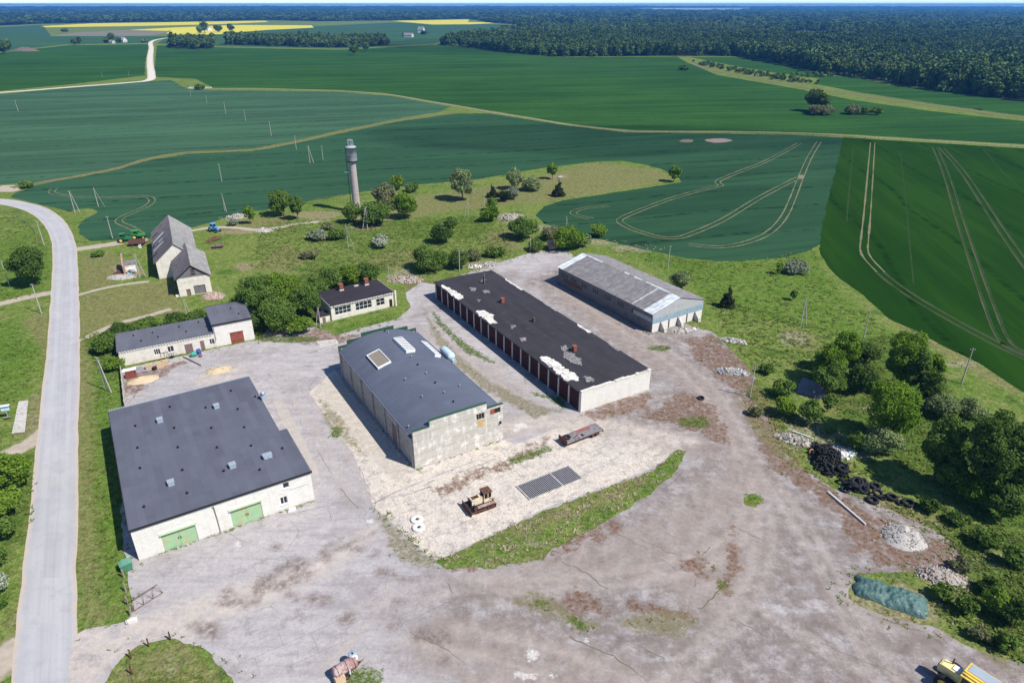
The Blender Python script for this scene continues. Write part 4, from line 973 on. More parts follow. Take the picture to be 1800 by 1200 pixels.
# ---- 1. white garage with the big grey roof
def make_garage():
    loc, rz = frame_at(245, 985, 31.8)
    W, D, H = 22.1, 31.4, 4.75
    b = empty('garage_building', 'large white brick garage with a wide dark grey flat roof and two green double doors', 'garage', loc, rz)
    doors = [(2.95, 6.95, 0.0, 2.75), (11.25, 15.15, 0.0, 2.9)]
    wins = [(18.25, 19.1, 3.45, 4.35), (17.6, 18.55, 1.0, 2.2)]
    mb = MB()
    cols = [(2.95, 6.95), (11.25, 15.15), (17.6, 18.55), (18.25, 19.1)]
    wall_x(mb, 0, 0.4, 0, 17.2, 0, H, doors)
    # right bay with its two windows, one above the other, slightly shifted
    wall_x(mb, 0, 0.4, 17.2, W, 0, 2.8, [wins[1]]); wall_x(mb, 0, 0.4, 17.2, W, 2.8, H, [wins[0]])
    mb.box(0, 0.4, 0.4, D, 0, H); mb.box(W - 0.4, W, 0.4, 12.0, 0, H); mb.box(W - 1.3, W - 0.9, 12.0, D, 0, H)
    mb.box(W - 1.3, W - 0.4, 11.7, 12.0, 0, H); mb.box(0.4, W - 1.3, D - 0.4, D, 0, H)
    mb.build('wall', M_WBRICK, b)
    mb = MB()
    prof = [(-0.12, -0.15), (W + 0.15, -0.15), (W + 0.15, 12.1), (W - 0.95, 12.1), (W - 0.95, D + 0.15), (-0.12, D + 0.15)]
    mb.prism(prof, H, H + 0.22, 'z')
    roof = mb.build('roof', M_FELT, b)
    ed = MB().box(-0.18, W + 0.2, -0.21, -0.153, H - 0.06, H + 0.25).box(-0.2, -0.125, -0.15, D + 0.15, H - 0.06, H + 0.25)
    ed.build('roof_edge', M_DARK, roof)
    cr = MB()
    n = 62
    for i in range(n):
        x = -0.1 + (W - 0.75) * i / n
        cr.box(x, x + (W - 0.75) / n * 0.55, D + 0.153, D + 0.62, H + 0.05, H + 0.19)
    cr.box(-0.1, W - 0.9, D + 0.155, D + 0.60, H + 0.00, H + 0.045)
    cr.build('eaves_sheet', M_GALV, roof)
    rng = random.Random(5)
    # low black roof vents in rows
    for px, py in ((171, 485), (188, 657), (208, 818), (239, 1123), (444, 335), (478, 501), (507, 654), (543, 833), (580, 1015), (727, 341), (772, 500), (817, 655), (870, 840), (927, 208), (980, 353), (1032, 496), (1086, 641), (1154, 830), (1118, 254), (1333, 662)):
        q = G(200 + px / 4.495, 640 + py / 4.495, H + 0.35)
        dx, dy = q[0] - loc[0], q[1] - loc[1]
        x = dx * math.cos(rz) + dy * math.sin(rz); y = -dx * math.sin(rz) + dy * math.cos(rz)
        MB().lathe([(0.13, H + 0.215), (0.10, H + 0.42), (0.17, H + 0.42), (0.15, H + 0.50), (0.0, H + 0.53)], 10, M=Matrix.Translation((x, y, 0))).build('roof_vent', M_DARK, roof)
    for px, py, s, tall in ((810, 326, 0.75, 0), (362, 436, 0.75, 0), (450, 930, 0.75, 0), (936, 793, 0.8, 0), (1213, 720, 1.15, 0), (1183, 258, 0.7, 1)):
        q = G(200 + px / 4.495, 640 + py / 4.495, H + 0.6)
        dx, dy = q[0] - loc[0], q[1] - loc[1]
        x = dx * math.cos(rz) + dy * math.sin(rz); y = -dx * math.sin(rz) + dy * math.cos(rz)
        mb = MB().box(x - s / 2, x + s / 2, y - 0.4, y + 0.4, H + 0.215, H + 0.75).box(x - s / 2 - .06, x + s / 2 + .06, y - .46, y + .46, H + .75, H + .82)
        if s > 1: mb.box(x - s / 2 + .1, x - .05, y - .5, y - .401, H + .35, H + .62).box(x + .05, x + s / 2 - .1, y - .5, y - .401, H + .35, H + .62)
        if tall: mb.lathe([(0.32, H + .82), (0.32, H + 1.25), (0.5, H + 1.25), (0.12, H + 1.55), (0, H + 1.55)], 12, M=Matrix.Translation((x, y, 0)))
        mb.build('ventilation_box', M_GALV, roof)
    for (x0, x1, z0, z1) in doors:
        lf = MB()
        for k, (a, c) in enumerate(((x0 + .01, (x0 + x1) / 2 - .012), ((x0 + x1) / 2 + .012, x1 - .01))):
            d = MB()
            d.box(a, c, 0.10, 0.16, 0.03, z1 - .02)
            for zz_ in (0.35, 1.35, 2.35): d.box(a + .05, c - .05, 0.075, 0.098, zz_, zz_ + .10)
            o = d.build('door', M_GREENDOOR, b)
            hx = c - .12 if k == 0 else a + .12
            MB().box(hx - .04, hx + .04, 0.03, 0.072, 1.2, 1.55).build('handle', M_DARK, o)
        MB().box(x0 - .25, x1 + .25, -0.07, -0.003, z1 + .04, z1 + .30).build('lintel', M_CONCW, b)
        MB().box(x0 - .12, x1 + .12, -0.32, -0.073, z1 + .0, z1 + .035).build('door_canopy', M_GREENDOOR, b)
    window(b, *wins[0], nx=1, label='small upper window in a white frame')
    window(b, *wins[1], nx=2)
    for w in wins: MB().box(w[0] - .08, w[1] + .08, -0.10, -0.003, w[2] - .1, w[2] - .02).build('window_sill', M_CONCW, b)
    MB().tube([(9.45, -0.30, H - .1), (9.5, -0.12, H - .5), (9.58, -0.10, 2.5), (9.62, -0.10, 0.35), (9.66, -0.28, 0.2)], 0.06, 8).build('downpipe', M_WOOD, b)
    MB().box(19.0, 21.6, -0.015, -0.004, 2.95, 3.0).build('wall_ledge', M_WOOD, b)
    MB().box(18.2, 19.3, -0.9, -0.3, 0.03, 0.25).box(18.35, 18.5, -.85, -.7, .25, .7).build('door_step', M_CONCW, b)
    return b
make_garage()

# ---- 2. concrete hangar with a barrel roof
def make_hangar():
    loc, rz = frame_at(730, 824, 31.3)
    W, D, HE, HR = 15.2, 33.0, 5.25, 7.35
    b = empty('hangar_building', 'grey concrete hangar with a curved blue grey roof and three skylights on it', 'hangar', loc, rz)
    def arc(x): return HE + (HR - HE) * (1 - ((x - W / 2) / (W / 2)) ** 2)
    n = 20
    top = [(x, arc(x)) for x in np.linspace(0.02, W - 0.02, n + 1)]
    mb = MB()
    prof = [(x, z + 0.16) for x, z in top] + [(x, z) for x, z in top[::-1]]
    mb.prism(prof, 0.403, D - 0.303, 'y')
    # small eave lips
    roof = mb.build('roof', M_FELT_H, b)
    MB().box(-0.28, 0.015, 0.42, D - 0.32, HE - 0.02, HE + 0.12).build('eaves', M_FELT_H, roof)
    MB().box(W - 0.015, W + 0.28, 0.42, D - 0.32, HE - 0.02, HE + 0.12).build('eaves', M_FELT_H, roof)
    # side walls: six panel bays with pilasters and dark joints
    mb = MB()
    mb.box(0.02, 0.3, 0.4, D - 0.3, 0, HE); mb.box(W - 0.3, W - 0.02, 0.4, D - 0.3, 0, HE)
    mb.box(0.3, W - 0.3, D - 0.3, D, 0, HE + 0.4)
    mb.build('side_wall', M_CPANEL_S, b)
    for i in range(7):
        y = 0.55 + (D - 1.2) * i / 6
        MB().box(-0.20, 0.017, y - 0.2, y + 0.2, 0, HE - 0.025).build('pilaster', M_CPANEL_S, b)
    dw = MB()
    dw.box(-0.03, 0.016, 6.2, 8.4, 0.05, 3.6).build('side_door', M_MAUVE, b)
    # front wall with a raised middle and two openings at the right
    wins = [(10.5, 11.9, 4.95, 6.05), (12.9, 14.75, 5.15, 6.1)]
    mb = MB()
    wall_x(mb, 0, 0.4, 0, 2.75, 0, 6.5); wall_x(mb, 0, 0.4, 2.75, 12.3, 0, 7.5, [wins[0]]); wall_x(mb, 0, 0.4, 12.3, W, 0, 6.5, [wins[1]])
    fw = mb.build('front_wall', M_CPANEL, b)
    MB().box(-0.05, 2.7, -0.05, 0.45, 6.503, 6.56).box(2.7, 12.35, -0.05, 0.45, 7.503, 7.56).box(12.35, W + .05, -0.05, 0.45, 6.503, 6.56).build('coping', M_GREENTIN, fw)
    rb = MB().box(10.7, 11.9, -0.03, -0.004, 3.6, 4.9).build('rust_stained_panel', simple('rust_stain_render', (0.46, 0.30, 0.13), 0.3, 1.5, 0.9, dirt=(0.6, 0.5, 0.36)), b)
    window(b, *wins[0], nx=3, nz=1, fm=M_WOOD, gm=M_VOID, fw=0.09, label='broken three pane window with rusted frame')
    window(b, *wins[1], nx=4, nz=1, fm=M_RUST, gm=M_VOID, fw=0.09, label='broken wide window with boards missing')
    MB().box(12.95, 13.7, 0.06, 0.11, 5.2, 6.05).build('window_board', M_BROWNDOOR, b)
    MB().box(14.5, 14.75, -0.35, -0.003, 3.2, 3.5).build('wall_lamp', M_DARK, b)
    # stepped green tin gable at the back
    gb = MB()
    for a, c, z in ((-0.1, 1.6, 6.2), (1.6, 4.4, 7.0), (4.4, 10.8, 7.8), (10.8, 13.6, 7.0), (13.6, W + .1, 6.2)):
        gb.box(a, c, D + 0.003, D + 0.12, HE - 0.6, z)
        k = int((c - a) / 0.5)
        for i in range(k): gb.box(a + (i + .3) * (c - a) / k, a + (i + .45) * (c - a) / k, D - .03, D + 0.002, max(arc(min(max((a + c) / 2, .1), W - .1)), HE) + .2, z - .03)
    gb.build('back_gable', M_GREENTIN, b)
    # skylights: white kerb, glazing bars
    for k, (cx, cy, lx, ly, lab) in enumerate(((3.9, 22.9, 2.5, 5.4, 'skylight boarded over with brown sheeting'), (9.35, 24.7, 1.7, 5.9, None), (13.5, 22.9, 1.2, 6.2, None))):
        z0 = arc(cx) + 0.14
        slope = math.atan(-(HR - HE) * 2 * (cx - W / 2) / (W / 2) ** 2)
        M = Matrix.Translation((cx, cy, z0)) @ Matrix.Rotation(-slope, 4, 'Y')
        mb = MB(); mb.M = M
        h = 0.55 if k else 0.35
        mb.box(-lx / 2, -lx / 2 + .14, -ly / 2, ly / 2, -.1, h).box(lx / 2 - .14, lx / 2, -ly / 2, ly / 2, -.1, h)
        mb.box(-lx / 2 + .14, lx / 2 - .14, -ly / 2, -ly / 2 + .14, -.1, h).box(-lx / 2 + .14, lx / 2 - .14, ly / 2 - .14, ly / 2, -.1, h)
        if k:
            for i in range(1, 8):
                y = -ly / 2 + ly * i / 8
                mb.box(-lx / 2 + .142, lx / 2 - .142, y - .22, y + .10, h - .09, h - .012)
        s = mb.build('skylight', M_WFRAME, roof)
        if lab: s['label'] = lab
        g = MB(); g.M = M
        g.box(-lx / 2 + .142, lx / 2 - .142, -ly / 2 + .142, ly / 2 - .142, h - .16, h - .10)
        g.build('pane', M_WOOD if k == 0 else M_GLASS, s)
    for i, (vx, vy) in enumerate(((470, 155), (533, 207), (695, 378), (740, 432), (800, 495), (652, 527), (863, 560), (925, 632), (770, 650), (990, 694), (1032, 562), (600, 820))):
        q = G(550 + vx / 4, 540 + vy / 4, 6.8)
        dx, dy = q[0] - loc[0], q[1] - loc[1]
        x = min(max(dx * math.cos(rz) + dy * math.sin(rz), .5), W - .5); y = min(max(-dx * math.sin(rz) + dy * math.cos(rz), 1), D - 1)
        MB().lathe([(0.12, arc(x) + .1), (0.09, arc(x) + .45), (0.17, arc(x) + .45), (0.0, arc(x) + .58)], 8, M=Matrix.Translation((x, y, 0))).build('roof_vent', M_GALV if i % 3 else M_DARK, roof)
    return b
make_hangar()

# ---- 3. long garage row under black felt
def make_row():
    loc, rz = frame_at(1020.5, 725, 30.4)
    W, D, H = 15.0, 58.5, 3.95
    b = empty('garage_row', 'long low garage row with maroon doors along one side and a black felt roof', 'garage row', loc, rz)
    mb = MB().box(0, W, 0, 0.35, 0, H)
    mb.build('end_wall', M_WBRICK, b)
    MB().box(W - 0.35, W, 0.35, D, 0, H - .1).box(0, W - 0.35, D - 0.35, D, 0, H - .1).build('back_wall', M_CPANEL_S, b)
    mb = MB().prism([(-0.25, H - .02), (W / 2, H + .22), (W + .25, H - .02), (W + .25, H - .16), (-0.25, H - .16)], 0.352, D + 0.2, 'y')
    roof = mb.build('roof', M_BLACKFELT, b)
    cp = MB()
    r = random.Random(3)
    x = -0.05
    while x < W:
        l = r.uniform(.5, 1.4); h = r.uniform(.05, .28)
        cp.box(x, min(x + l, W + .05), -.05 - r.uniform(0, .05), .40, H + .003, H + h); x += l
    cp.build('parapet_blocks', M_WBRICK2, b)
    n = 18
    bay = (D - 0.9) / n
    for i in range(n + 1):
        y = 0.35 + bay * i
        MB().box(-0.12, 0.16, y - .14 + .14 * (i == 0), y + .14, 0, H - .25).build('pilaster', M_WBRICK2, b)
    for i in range(n):
        y = 0.35 + bay * i
        for k in range(2):
            a = y + .15 + k * (bay - .3) / 2
            d = MB().box(0.02, 0.10, a + .012, a + (bay - .3) / 2 - .012, 0.05, H - .45)
            d.build('garage_door', M_MAROON, b)
    MB().box(-.06, .2, .49, D - .3, H - .43, H - .25).build('door_beam', M_DWOOD, b)
    # felt torn off: bare pale insulation, mostly along the eave
    def rz_(x): return H + .0 + .24 * (1 - abs(x - W / 2) / (W / 2)) + .005
    for ip, (pts, am) in enumerate((([(0.05, 4.3), (.2, 8), (.4, 13.2), (1.0, 14.2), (2.1, 13.2), (2.6, 10.5), (2.2, 7.8), (2.6, 5.2), (1.9, 3.4)], .5),
                    ([(-.1, 31.6), (0, 37), (.6, 38.6), (2.0, 37.8), (2.4, 35.2), (1.6, 33), (1.2, 30.8)], .5), ([(-.1, 46), (0, 55), (.7, 56), (1.2, 52), (1.8, 50), (1.5, 46.5)], .5),
                    ([(4.2, 9.5), (4.4, 12.2), (5.6, 13.6), (6.6, 12.4), (6.4, 9.4), (5.4, 7.4)], .5), ([(5.6, 13.8), (6.0, 15.6), (7.4, 15.5), (7.0, 13.9)], .4),
                    ([(2.6, 2.4), (3.4, 4.0), (4.4, 3.4), (3.8, 1.8)], .4), ([(1.2, 21.5), (1.6, 23), (2.6, 22.4), (2.2, 21.2)], .3), ([(2.4, 27), (3.0, 29), (4.0, 27.6)], .35),
                    ([(6.4, 46), (6.6, 47.6), (8.2, 47), (7.6, 45.6)], .3), ([(4.4, 48.8), (5, 50.6), (6.4, 50), (5.4, 48.4)], .4), ([(9, 52.6), (10, 54.0), (11, 53.2)], .3), ([(3.0, 42.6), (3.5, 44), (4.4, 43.2)], .3),
                    ([(14.6, 18), (15.2, 18), (15.2, 22.5), (14.7, 22)], .2), ([(14.7, 9), (15.2, 9), (15.2, 12.4), (14.8, 12)], .15), ([(14.7, 44), (15.2, 44), (15.2, 52), (14.8, 51)], .2), ([(14.8, 30), (15.2, 30), (15.2, 35), (14.9, 35)], .15))):
        xm = sum(p[0] for p in pts) / len(pts)
        zb = min(rz_(p[0]) for p in pts); zt = max(rz_(p[0]) for p in pts) + .03
        V, F = ragged_patch(pts, zb - .02, zt - zb + .03, am, 1)
        MB().put(V, F).build('bare_patch', M_FOAM if ip in (0, 1, 2, 12, 14) else M_FOAMG, roof)
    for (x, y, s, h, m) in ((9.2, 51.5, .3, 1.5, M_DARK), (7.3, 39.5, .7, .9, M_REDBRICK), (7.9, 27.6, .5, .8, M_DWOOD), (7.5, 12.8, .65, .95, M_REDBRICK)):
        z = rz_(x)
        MB().box(x - s / 2, x + s / 2, y - s / 2, y + s / 2, z - .1, z + h).box(x - s / 2 - .06, x + s / 2 + .06, y - s / 2 - .06, y + s / 2 + .06, z + h, z + h + .1).build('chimney', m, roof)
    MB().tube([(9.2, 51.2, rz_(9.2) + .0), (9.2, 51.2, rz_(9.2) + 2.6)], .04, 6).build('aerial_mast', M_POLE, roof)
    MB().box(4.6, 5.9, -0.02, -.004, 0.15, 1.0).build('wall_patch', M_PLASTER, b)
    return b
row = make_row()

# ---- 4. long shed with a corrugated gable roof
def make_shed():
    loc, rz = frame_at(1145, 585, 32.2)
    W, D, HE, HR = 14.75, 33.6, 4.35, 6.4
    b = empty('storage_shed', 'long shed with a grey corrugated gable roof and pale see through end strips', 'shed', loc, rz)
    def strip(x0, x1, y0, y1, m, name, lift=0.0, lab=None):
        f = lambda x: HE + (HR - HE) * (1 - abs(x - W / 2) / (W / 2)) + lift
        k = max(2, int((y1 - y0) / 0.11))
        V, F = [], []
        for i in range(k + 1):
            y = y0 + (y1 - y0) * i / k
            dz = 0.035 * math.sin(y * 2 * math.pi / 0.44)
            for x in (x0, x1):
                V.append((x, y, f(x) + .08 + dz)); V.append((x, y, f(x) + .04 + dz))
        for i in range(k):
            a = 4 * i
            F += [(a, a + 2, a + 6, a + 4), (a + 1, a + 5, a + 7, a + 3), (a, a + 4, a + 5, a + 1), (a + 2, a + 3, a + 7, a + 6)]
        F += [(0, 1, 3, 2), (4 * k, 4 * k + 2, 4 * k + 3, 4 * k + 1)]
        o = MB().put(V, F).build(name, m, b)
        if lab: o['label'] = lab
        return o
    lr = strip(-.35, W / 2, 2.65, D - 2.0, M_ASB, 'roof_slope')
    strip(-.35, W / 2, -.2, 2.645, M_TRANSL, 'roof_strip', 0, 'pale translucent roof strip over the near end')
    strip(-.35, W / 2, D - 1.995, D + .25, M_TRANSL, 'roof_strip', 0, 'pale translucent roof strip over the far end')
    strip(W / 2, W + .35, -.2, D + .25, M_ASB, 'roof_slope')
    strip(-.3, W / 2 - .1, 6.2, 6.5, M_TRANSL, 'roof_strip', .06, 'thin white strip across the roof')
    r = random.Random(8)
    rd = MB()
    y = .2
    while y < D:
        l = r.uniform(1.2, 2.4)
        if r.random() < .62: rd.prism([(W / 2 - .32, HR + .03), (W / 2, HR + .16), (W / 2 + .32, HR + .03), (W / 2, HR + .19)], y, min(y + l, D), 'y')
        y += l
    rd.build('ridge_cap', M_TRANSL, b)
    # long side of upright boards with ragged windows
    wl = MB()
    def wall_y(x0, x1, y0, y1, z0, z1, holes):
        holes = sorted(holes); y = y0
        for h in holes:
            if h[0] > y: wl.box(x0, x1, y, h[0], z0, z1)
            wl.box(x0, x1, h[0], h[1], z0, h[2]); wl.box(x0, x1, h[0], h[1], h[3], z1); y = h[1]
        wl.box(x0, x1, y, y1, z0, z1)
    hol = []
    for y in (4.6, 9.2, 13.6, 18.0, 22.2, 26.2, 29.6):
        for k in range(3 if y < 27 else 4): hol.append((y + k * .72, y + k * .72 + .5, 2.35, 3.35))
    wall_y(0, .2, .2, D, 0, HE, hol)
    wl.box(W - .2, W, .2, D, 0, HE); wl.prism([(0.2, 0), (W - .2, 0), (W - .2, HE), (W / 2, HR), (0.2, HE)], D - .2, D - .002, 'y')
    wl.build('side_wall', M_TINWALL, b)
    pn = MB()
    for h in hol: pn.box(.08, .12, h[0] + .004, h[1] - .004, h[2] + .004, h[3] - .004)
    for y0, y1 in ((0.3, 5.0), (9.0, 11.0), (24.0, 31.0)):
        pass
    o = pn.build('window', M_GLASS, b); o['label'] = 'row of small dark windows in groups'
    MB().box(-.03, -.004, 24.0, 31.4, 1.2, 2.2).build('brown_boarding', simple('brown_weathered_boards', (0.17, 0.085, 0.05), .35, 1.5, .9, dirt=(0.10, .08, .07)), b)
    MB().box(-.035, -.004, .25, 6.0, 2.3, 3.2).build('pale_boarding', M_GABLETIN, b)
    # near gable: boards above, blue tin band, white blocks with raking buttresses and dark openings below
    MB().prism([(0, 3.35), (W, 3.35), (W, HE), (W / 2, HR), (0, HE)], 0, .18, 'y').build('gable', M_GABLETIN, b)
    MB().box(-.02, W + .02, -.05, .19, 2.0, 3.347).build('gable_band', M_BLUEBAND, b)
    for x in (4.1, 4.55, 7.9): MB().box(x, x + .4, -.075, -.052, 2.02, 3.33).build('band_panel', M_GALV, b)
    bays = [(0.1, 2.2), (3.0, 4.6), (5.0, 7.2), (8.2, 9.9), (10.3, 12.2), (13.1, 14.65)]
    fw = MB()
    for a, c in bays: fw.box(a, c, -.02, .2, 0, 1.997)
    fw.build('gable_base', M_CONCW, b)
    MB().box(0.1, W - .1, .45, .6, 0.02, 2.0).build('dark_opening', M_VOID, b)
    for x in (2.25, 7.25, 12.25):
        MB().prism([(-.05, 0), (-1.5, 0), (-1.35, .75), (-.3, 1.95), (-.05, 1.95)], x, x + .75, 'x').build('buttress', M_CONC, b)
    return b
make_shed()

# ---- 5. long low white building with a taller end
def make_low():
    loc, rz = frame_at(214, 644, 28.9)
    b = empty('workshop_building', 'long low white workshop with a lower and a taller part and grey felt roofs', 'workshop', loc, rz)
    W1, W2, D1, D2, H1, H2 = 17.05, 24.5, 8.6, 9.9, 3.05, 4.75
    wins = [(5.9, 7.0, .9, 2.1), (8.3, 9.4, .9, 2.15)]
    ents = [(11.35, 12.75, 0, 1.85), (14.2, 14.95, 0, 2.0)]
    w3 = (15.95, 16.85, .75, 1.95)
    mb = MB()
    wall_x(mb, 0, .35, 0, W1, 0, H1, wins + ents + [w3])
    mb.box(0, .35, .35, D1, 0, H1); mb.box(.35, W1, D1 - .35, D1, 0, H1)
    mb.build('wall', M_WBRICK2, b)
    mb = MB()
    wall_x(mb, -.05, .35, W1 + .003, W2, 0, H2, [(19.9, 22.45, 0, 2.5)])
    mb.box(W2 - .35, W2, .35, D2, 0, H2); mb.box(W1 + .003, W2 - .35, D2 - .35, D2, 0, H2); mb.box(W1 + .003, W1 + .35, .35, D2 - .35, 0, H2)
    mb.build('tall_wall', M_WBRICK, b)
    r1 = MB().box(-.15, W1 - .003, -.12, D1 + .2, H1, H1 + .18).build('low_roof', M_FELT_L, b)
    r2 = MB().box(W1 - .12, W2 + .15, -.2, D2 + .2, H2, H2 + .18).build('tall_roof', M_FELT_L, b)
    MB().box(W1 - .17, W2 + .2, -.25, -.203, H2 - .12, H2 + .24).box(W2 + .153, W2 + .2, -.2, D2 + .2, H2 - .12, H2 + .24).box(W1 - .17, W2 + .2, D2 + .203, D2 + .25, H2 - .05, H2 + .24).build('roof_edge', M_DARK, r2)
    MB().box(-.2, -.153, -.12, D1 + .2, H1 - .15, H1 + .22).build('roof_edge', M_DWOOD, r1)
    ed = MB()
    n = 34
    for i in range(n): ed.box(.1 + i * (W1 - .3) / n, .1 + (i + .55) * (W1 - .3) / n, -.24, -.003, H1 - .16, H1 - .005)
    ed.build('eaves_blocks', M_CONCW, r1)
    for x, y in ((3.0, 6.0), (4.2, 2.6), (6.4, 5.6), (7.2, 2.9), (11.3, 6.0), (12.3, 2.9), (15.0, 6.6), (16.2, 3.6)):
        MB().lathe([(.13, H1 + .17), (.1, H1 + .4), (.17, H1 + .4), (0, H1 + .52)], 8, M=Matrix.Translation((x, y, 0))).build('roof_vent', M_DARK, r1)
    for x, y in ((21.6, 6.6), (22.6, 2.9)):
        MB().lathe([(.13, H2 + .17), (.1, H2 + .4), (.17, H2 + .4), (0, H2 + .52)], 8, M=Matrix.Translation((x, y, 0))).build('roof_vent', M_DARK, r2)
    window(b, *wins[0], nx=3, nz=1); window(b, *wins[1], nx=2, nz=1); window(b, *w3, nx=2, nz=1, label='small white framed window by the taller part')
    MB().box(8.2, 9.5, -.14, -.003, .78, .88).build('window_sill', M_CONCW, b)
    for (x0, x1, z0, z1), m in zip(ents, (M_MAUVE, M_MAUVE)):
        MB().box(x0 + .01, x1 - .01, .1, .16, .02, z1 - .01).build('door', m, b)
    for k in range(2):
        a = 19.91 + k * 1.27
        d = MB().box(a + .005, a + 1.262, .04, .1, .03, 2.48).build('large_door', M_BROWNDOOR, b)
        for z in (.5, 2.0): MB().box(a + .08, a + .9, .01, .037, z, z + .07).build('hinge', M_DARK, d)
    MB().box(19.7, 22.7, -.12, -.053, 2.55, 2.72).build('lintel', M_CONCW, b)
    MB().tube([(17.2, -.15, H2 - .2), (17.2, -.15, 1.6), (16.9, -.2, 1.2)], .05, 6).build('downpipe', M_WOOD, b)
    return b
make_low()

# ---- 6. small building with two chimneys
def make_small():
    loc, rz = frame_at(584, 564, 33.7)
    b = empty('boiler_house', 'small white building with a black roof two red chimneys and broken windows', 'building', loc, rz)
    W, D, H = 14.7, 9.0, 3.35
    wins = [(.85, 4.5, 1.1, 2.8), (5.6, 9.4, 1.0, 2.75), (10.5, 12.5, .95, 2.65)]
    mb = MB()
    wall_x(mb, 0, .35, 0, W, 0, H, wins + [(13.6, 14.35, 0, 1.85)])
    mb.box(0, .35, .35, D, 0, H); mb.box(W - .35, W, .35, D, 0, H); mb.box(.35, W - .35, D - .35, D, 0, H)
    mb.build('wall', M_WBRICK2, b)
    MB().box(.36, W - .36, .8, .9, .02, H - .05).build('dark_interior', M_VOID, b)
    rf = MB().box(-.15, W + .12, -.25, D + .25, H, H + .2).build('roof', M_BLACKFELT2, b)
    ed = MB()
    r = random.Random(2)
    for i in range(38):
        x = -.1 + i * .39
        ed.box(x, x + r.uniform(.2, .36), -.32 - r.uniform(0, .05), -.253, H - .12, H + .12)
    ed.build('broken_eaves', M_WBRICK2, rf)
    MB().box(-.2, -.153, -.25, D + .25, H - .1, H + .28).build('roof_edge', M_CONCW, rf)
    MB().box(W + .123, W + .2, -.25, D + .25, H - .2, H + .26).build('roof_edge', M_CONC, rf)
    for x, y in ((5.3, 7.4), (11.4, 7.4)):
        ch = MB().box(x - .5, x + .5, y - .5, y + .5, H + .2, H + .5, 1).box(x - .45, x + .45, y - .45, y + .45, H + .5, H + 1.6, 0)
        c = ch.build('chimney', [M_REDBRICK, M_WBRICK2], rf)
        MB().box(x - .5, x + .5, y - .5, y + .5, H + 1.603, H + 1.72).build('chimney_cap', M_REDBRICK, c)
    MB().box(8.6, 9.6, 7.6, 8.1, H + .2, H + .42).build('roof_hatch', M_CONC, rf)
    for i, w in enumerate(wins): window(b, *w, nx=(4, 4, 2)[i], nz=2, gm=M_VOID if i == 2 else M_GLASS)
    MB().box(13.61, 14.34, .12, .18, .01, 1.83).build('door', M_DARK, b)
    MB().box(W + .25, W + .6, -.35, .0, 0, H + .5).build('corner_pier', M_PLASTER, b)
make_small()
def make_annex():
    loc, rz = frame_at(563, 569, 33.7)
    b = empty('brick_annex', 'low white block shed with a flat black top beside the small chimney building', 'annex', loc, rz)
    MB().box(0, 2.3, 0, 2.6, 0, 1.55).build('wall', M_PLASTER, b)
    MB().box(-.1, 2.4, -.1, 2.7, 1.553, 1.72).build('roof', M_BLACKFELT2, b)
    MB().box(.6, 1.3, -.03, -.004, .02, 1.3).build('door', M_MAUVE, b)
make_annex()

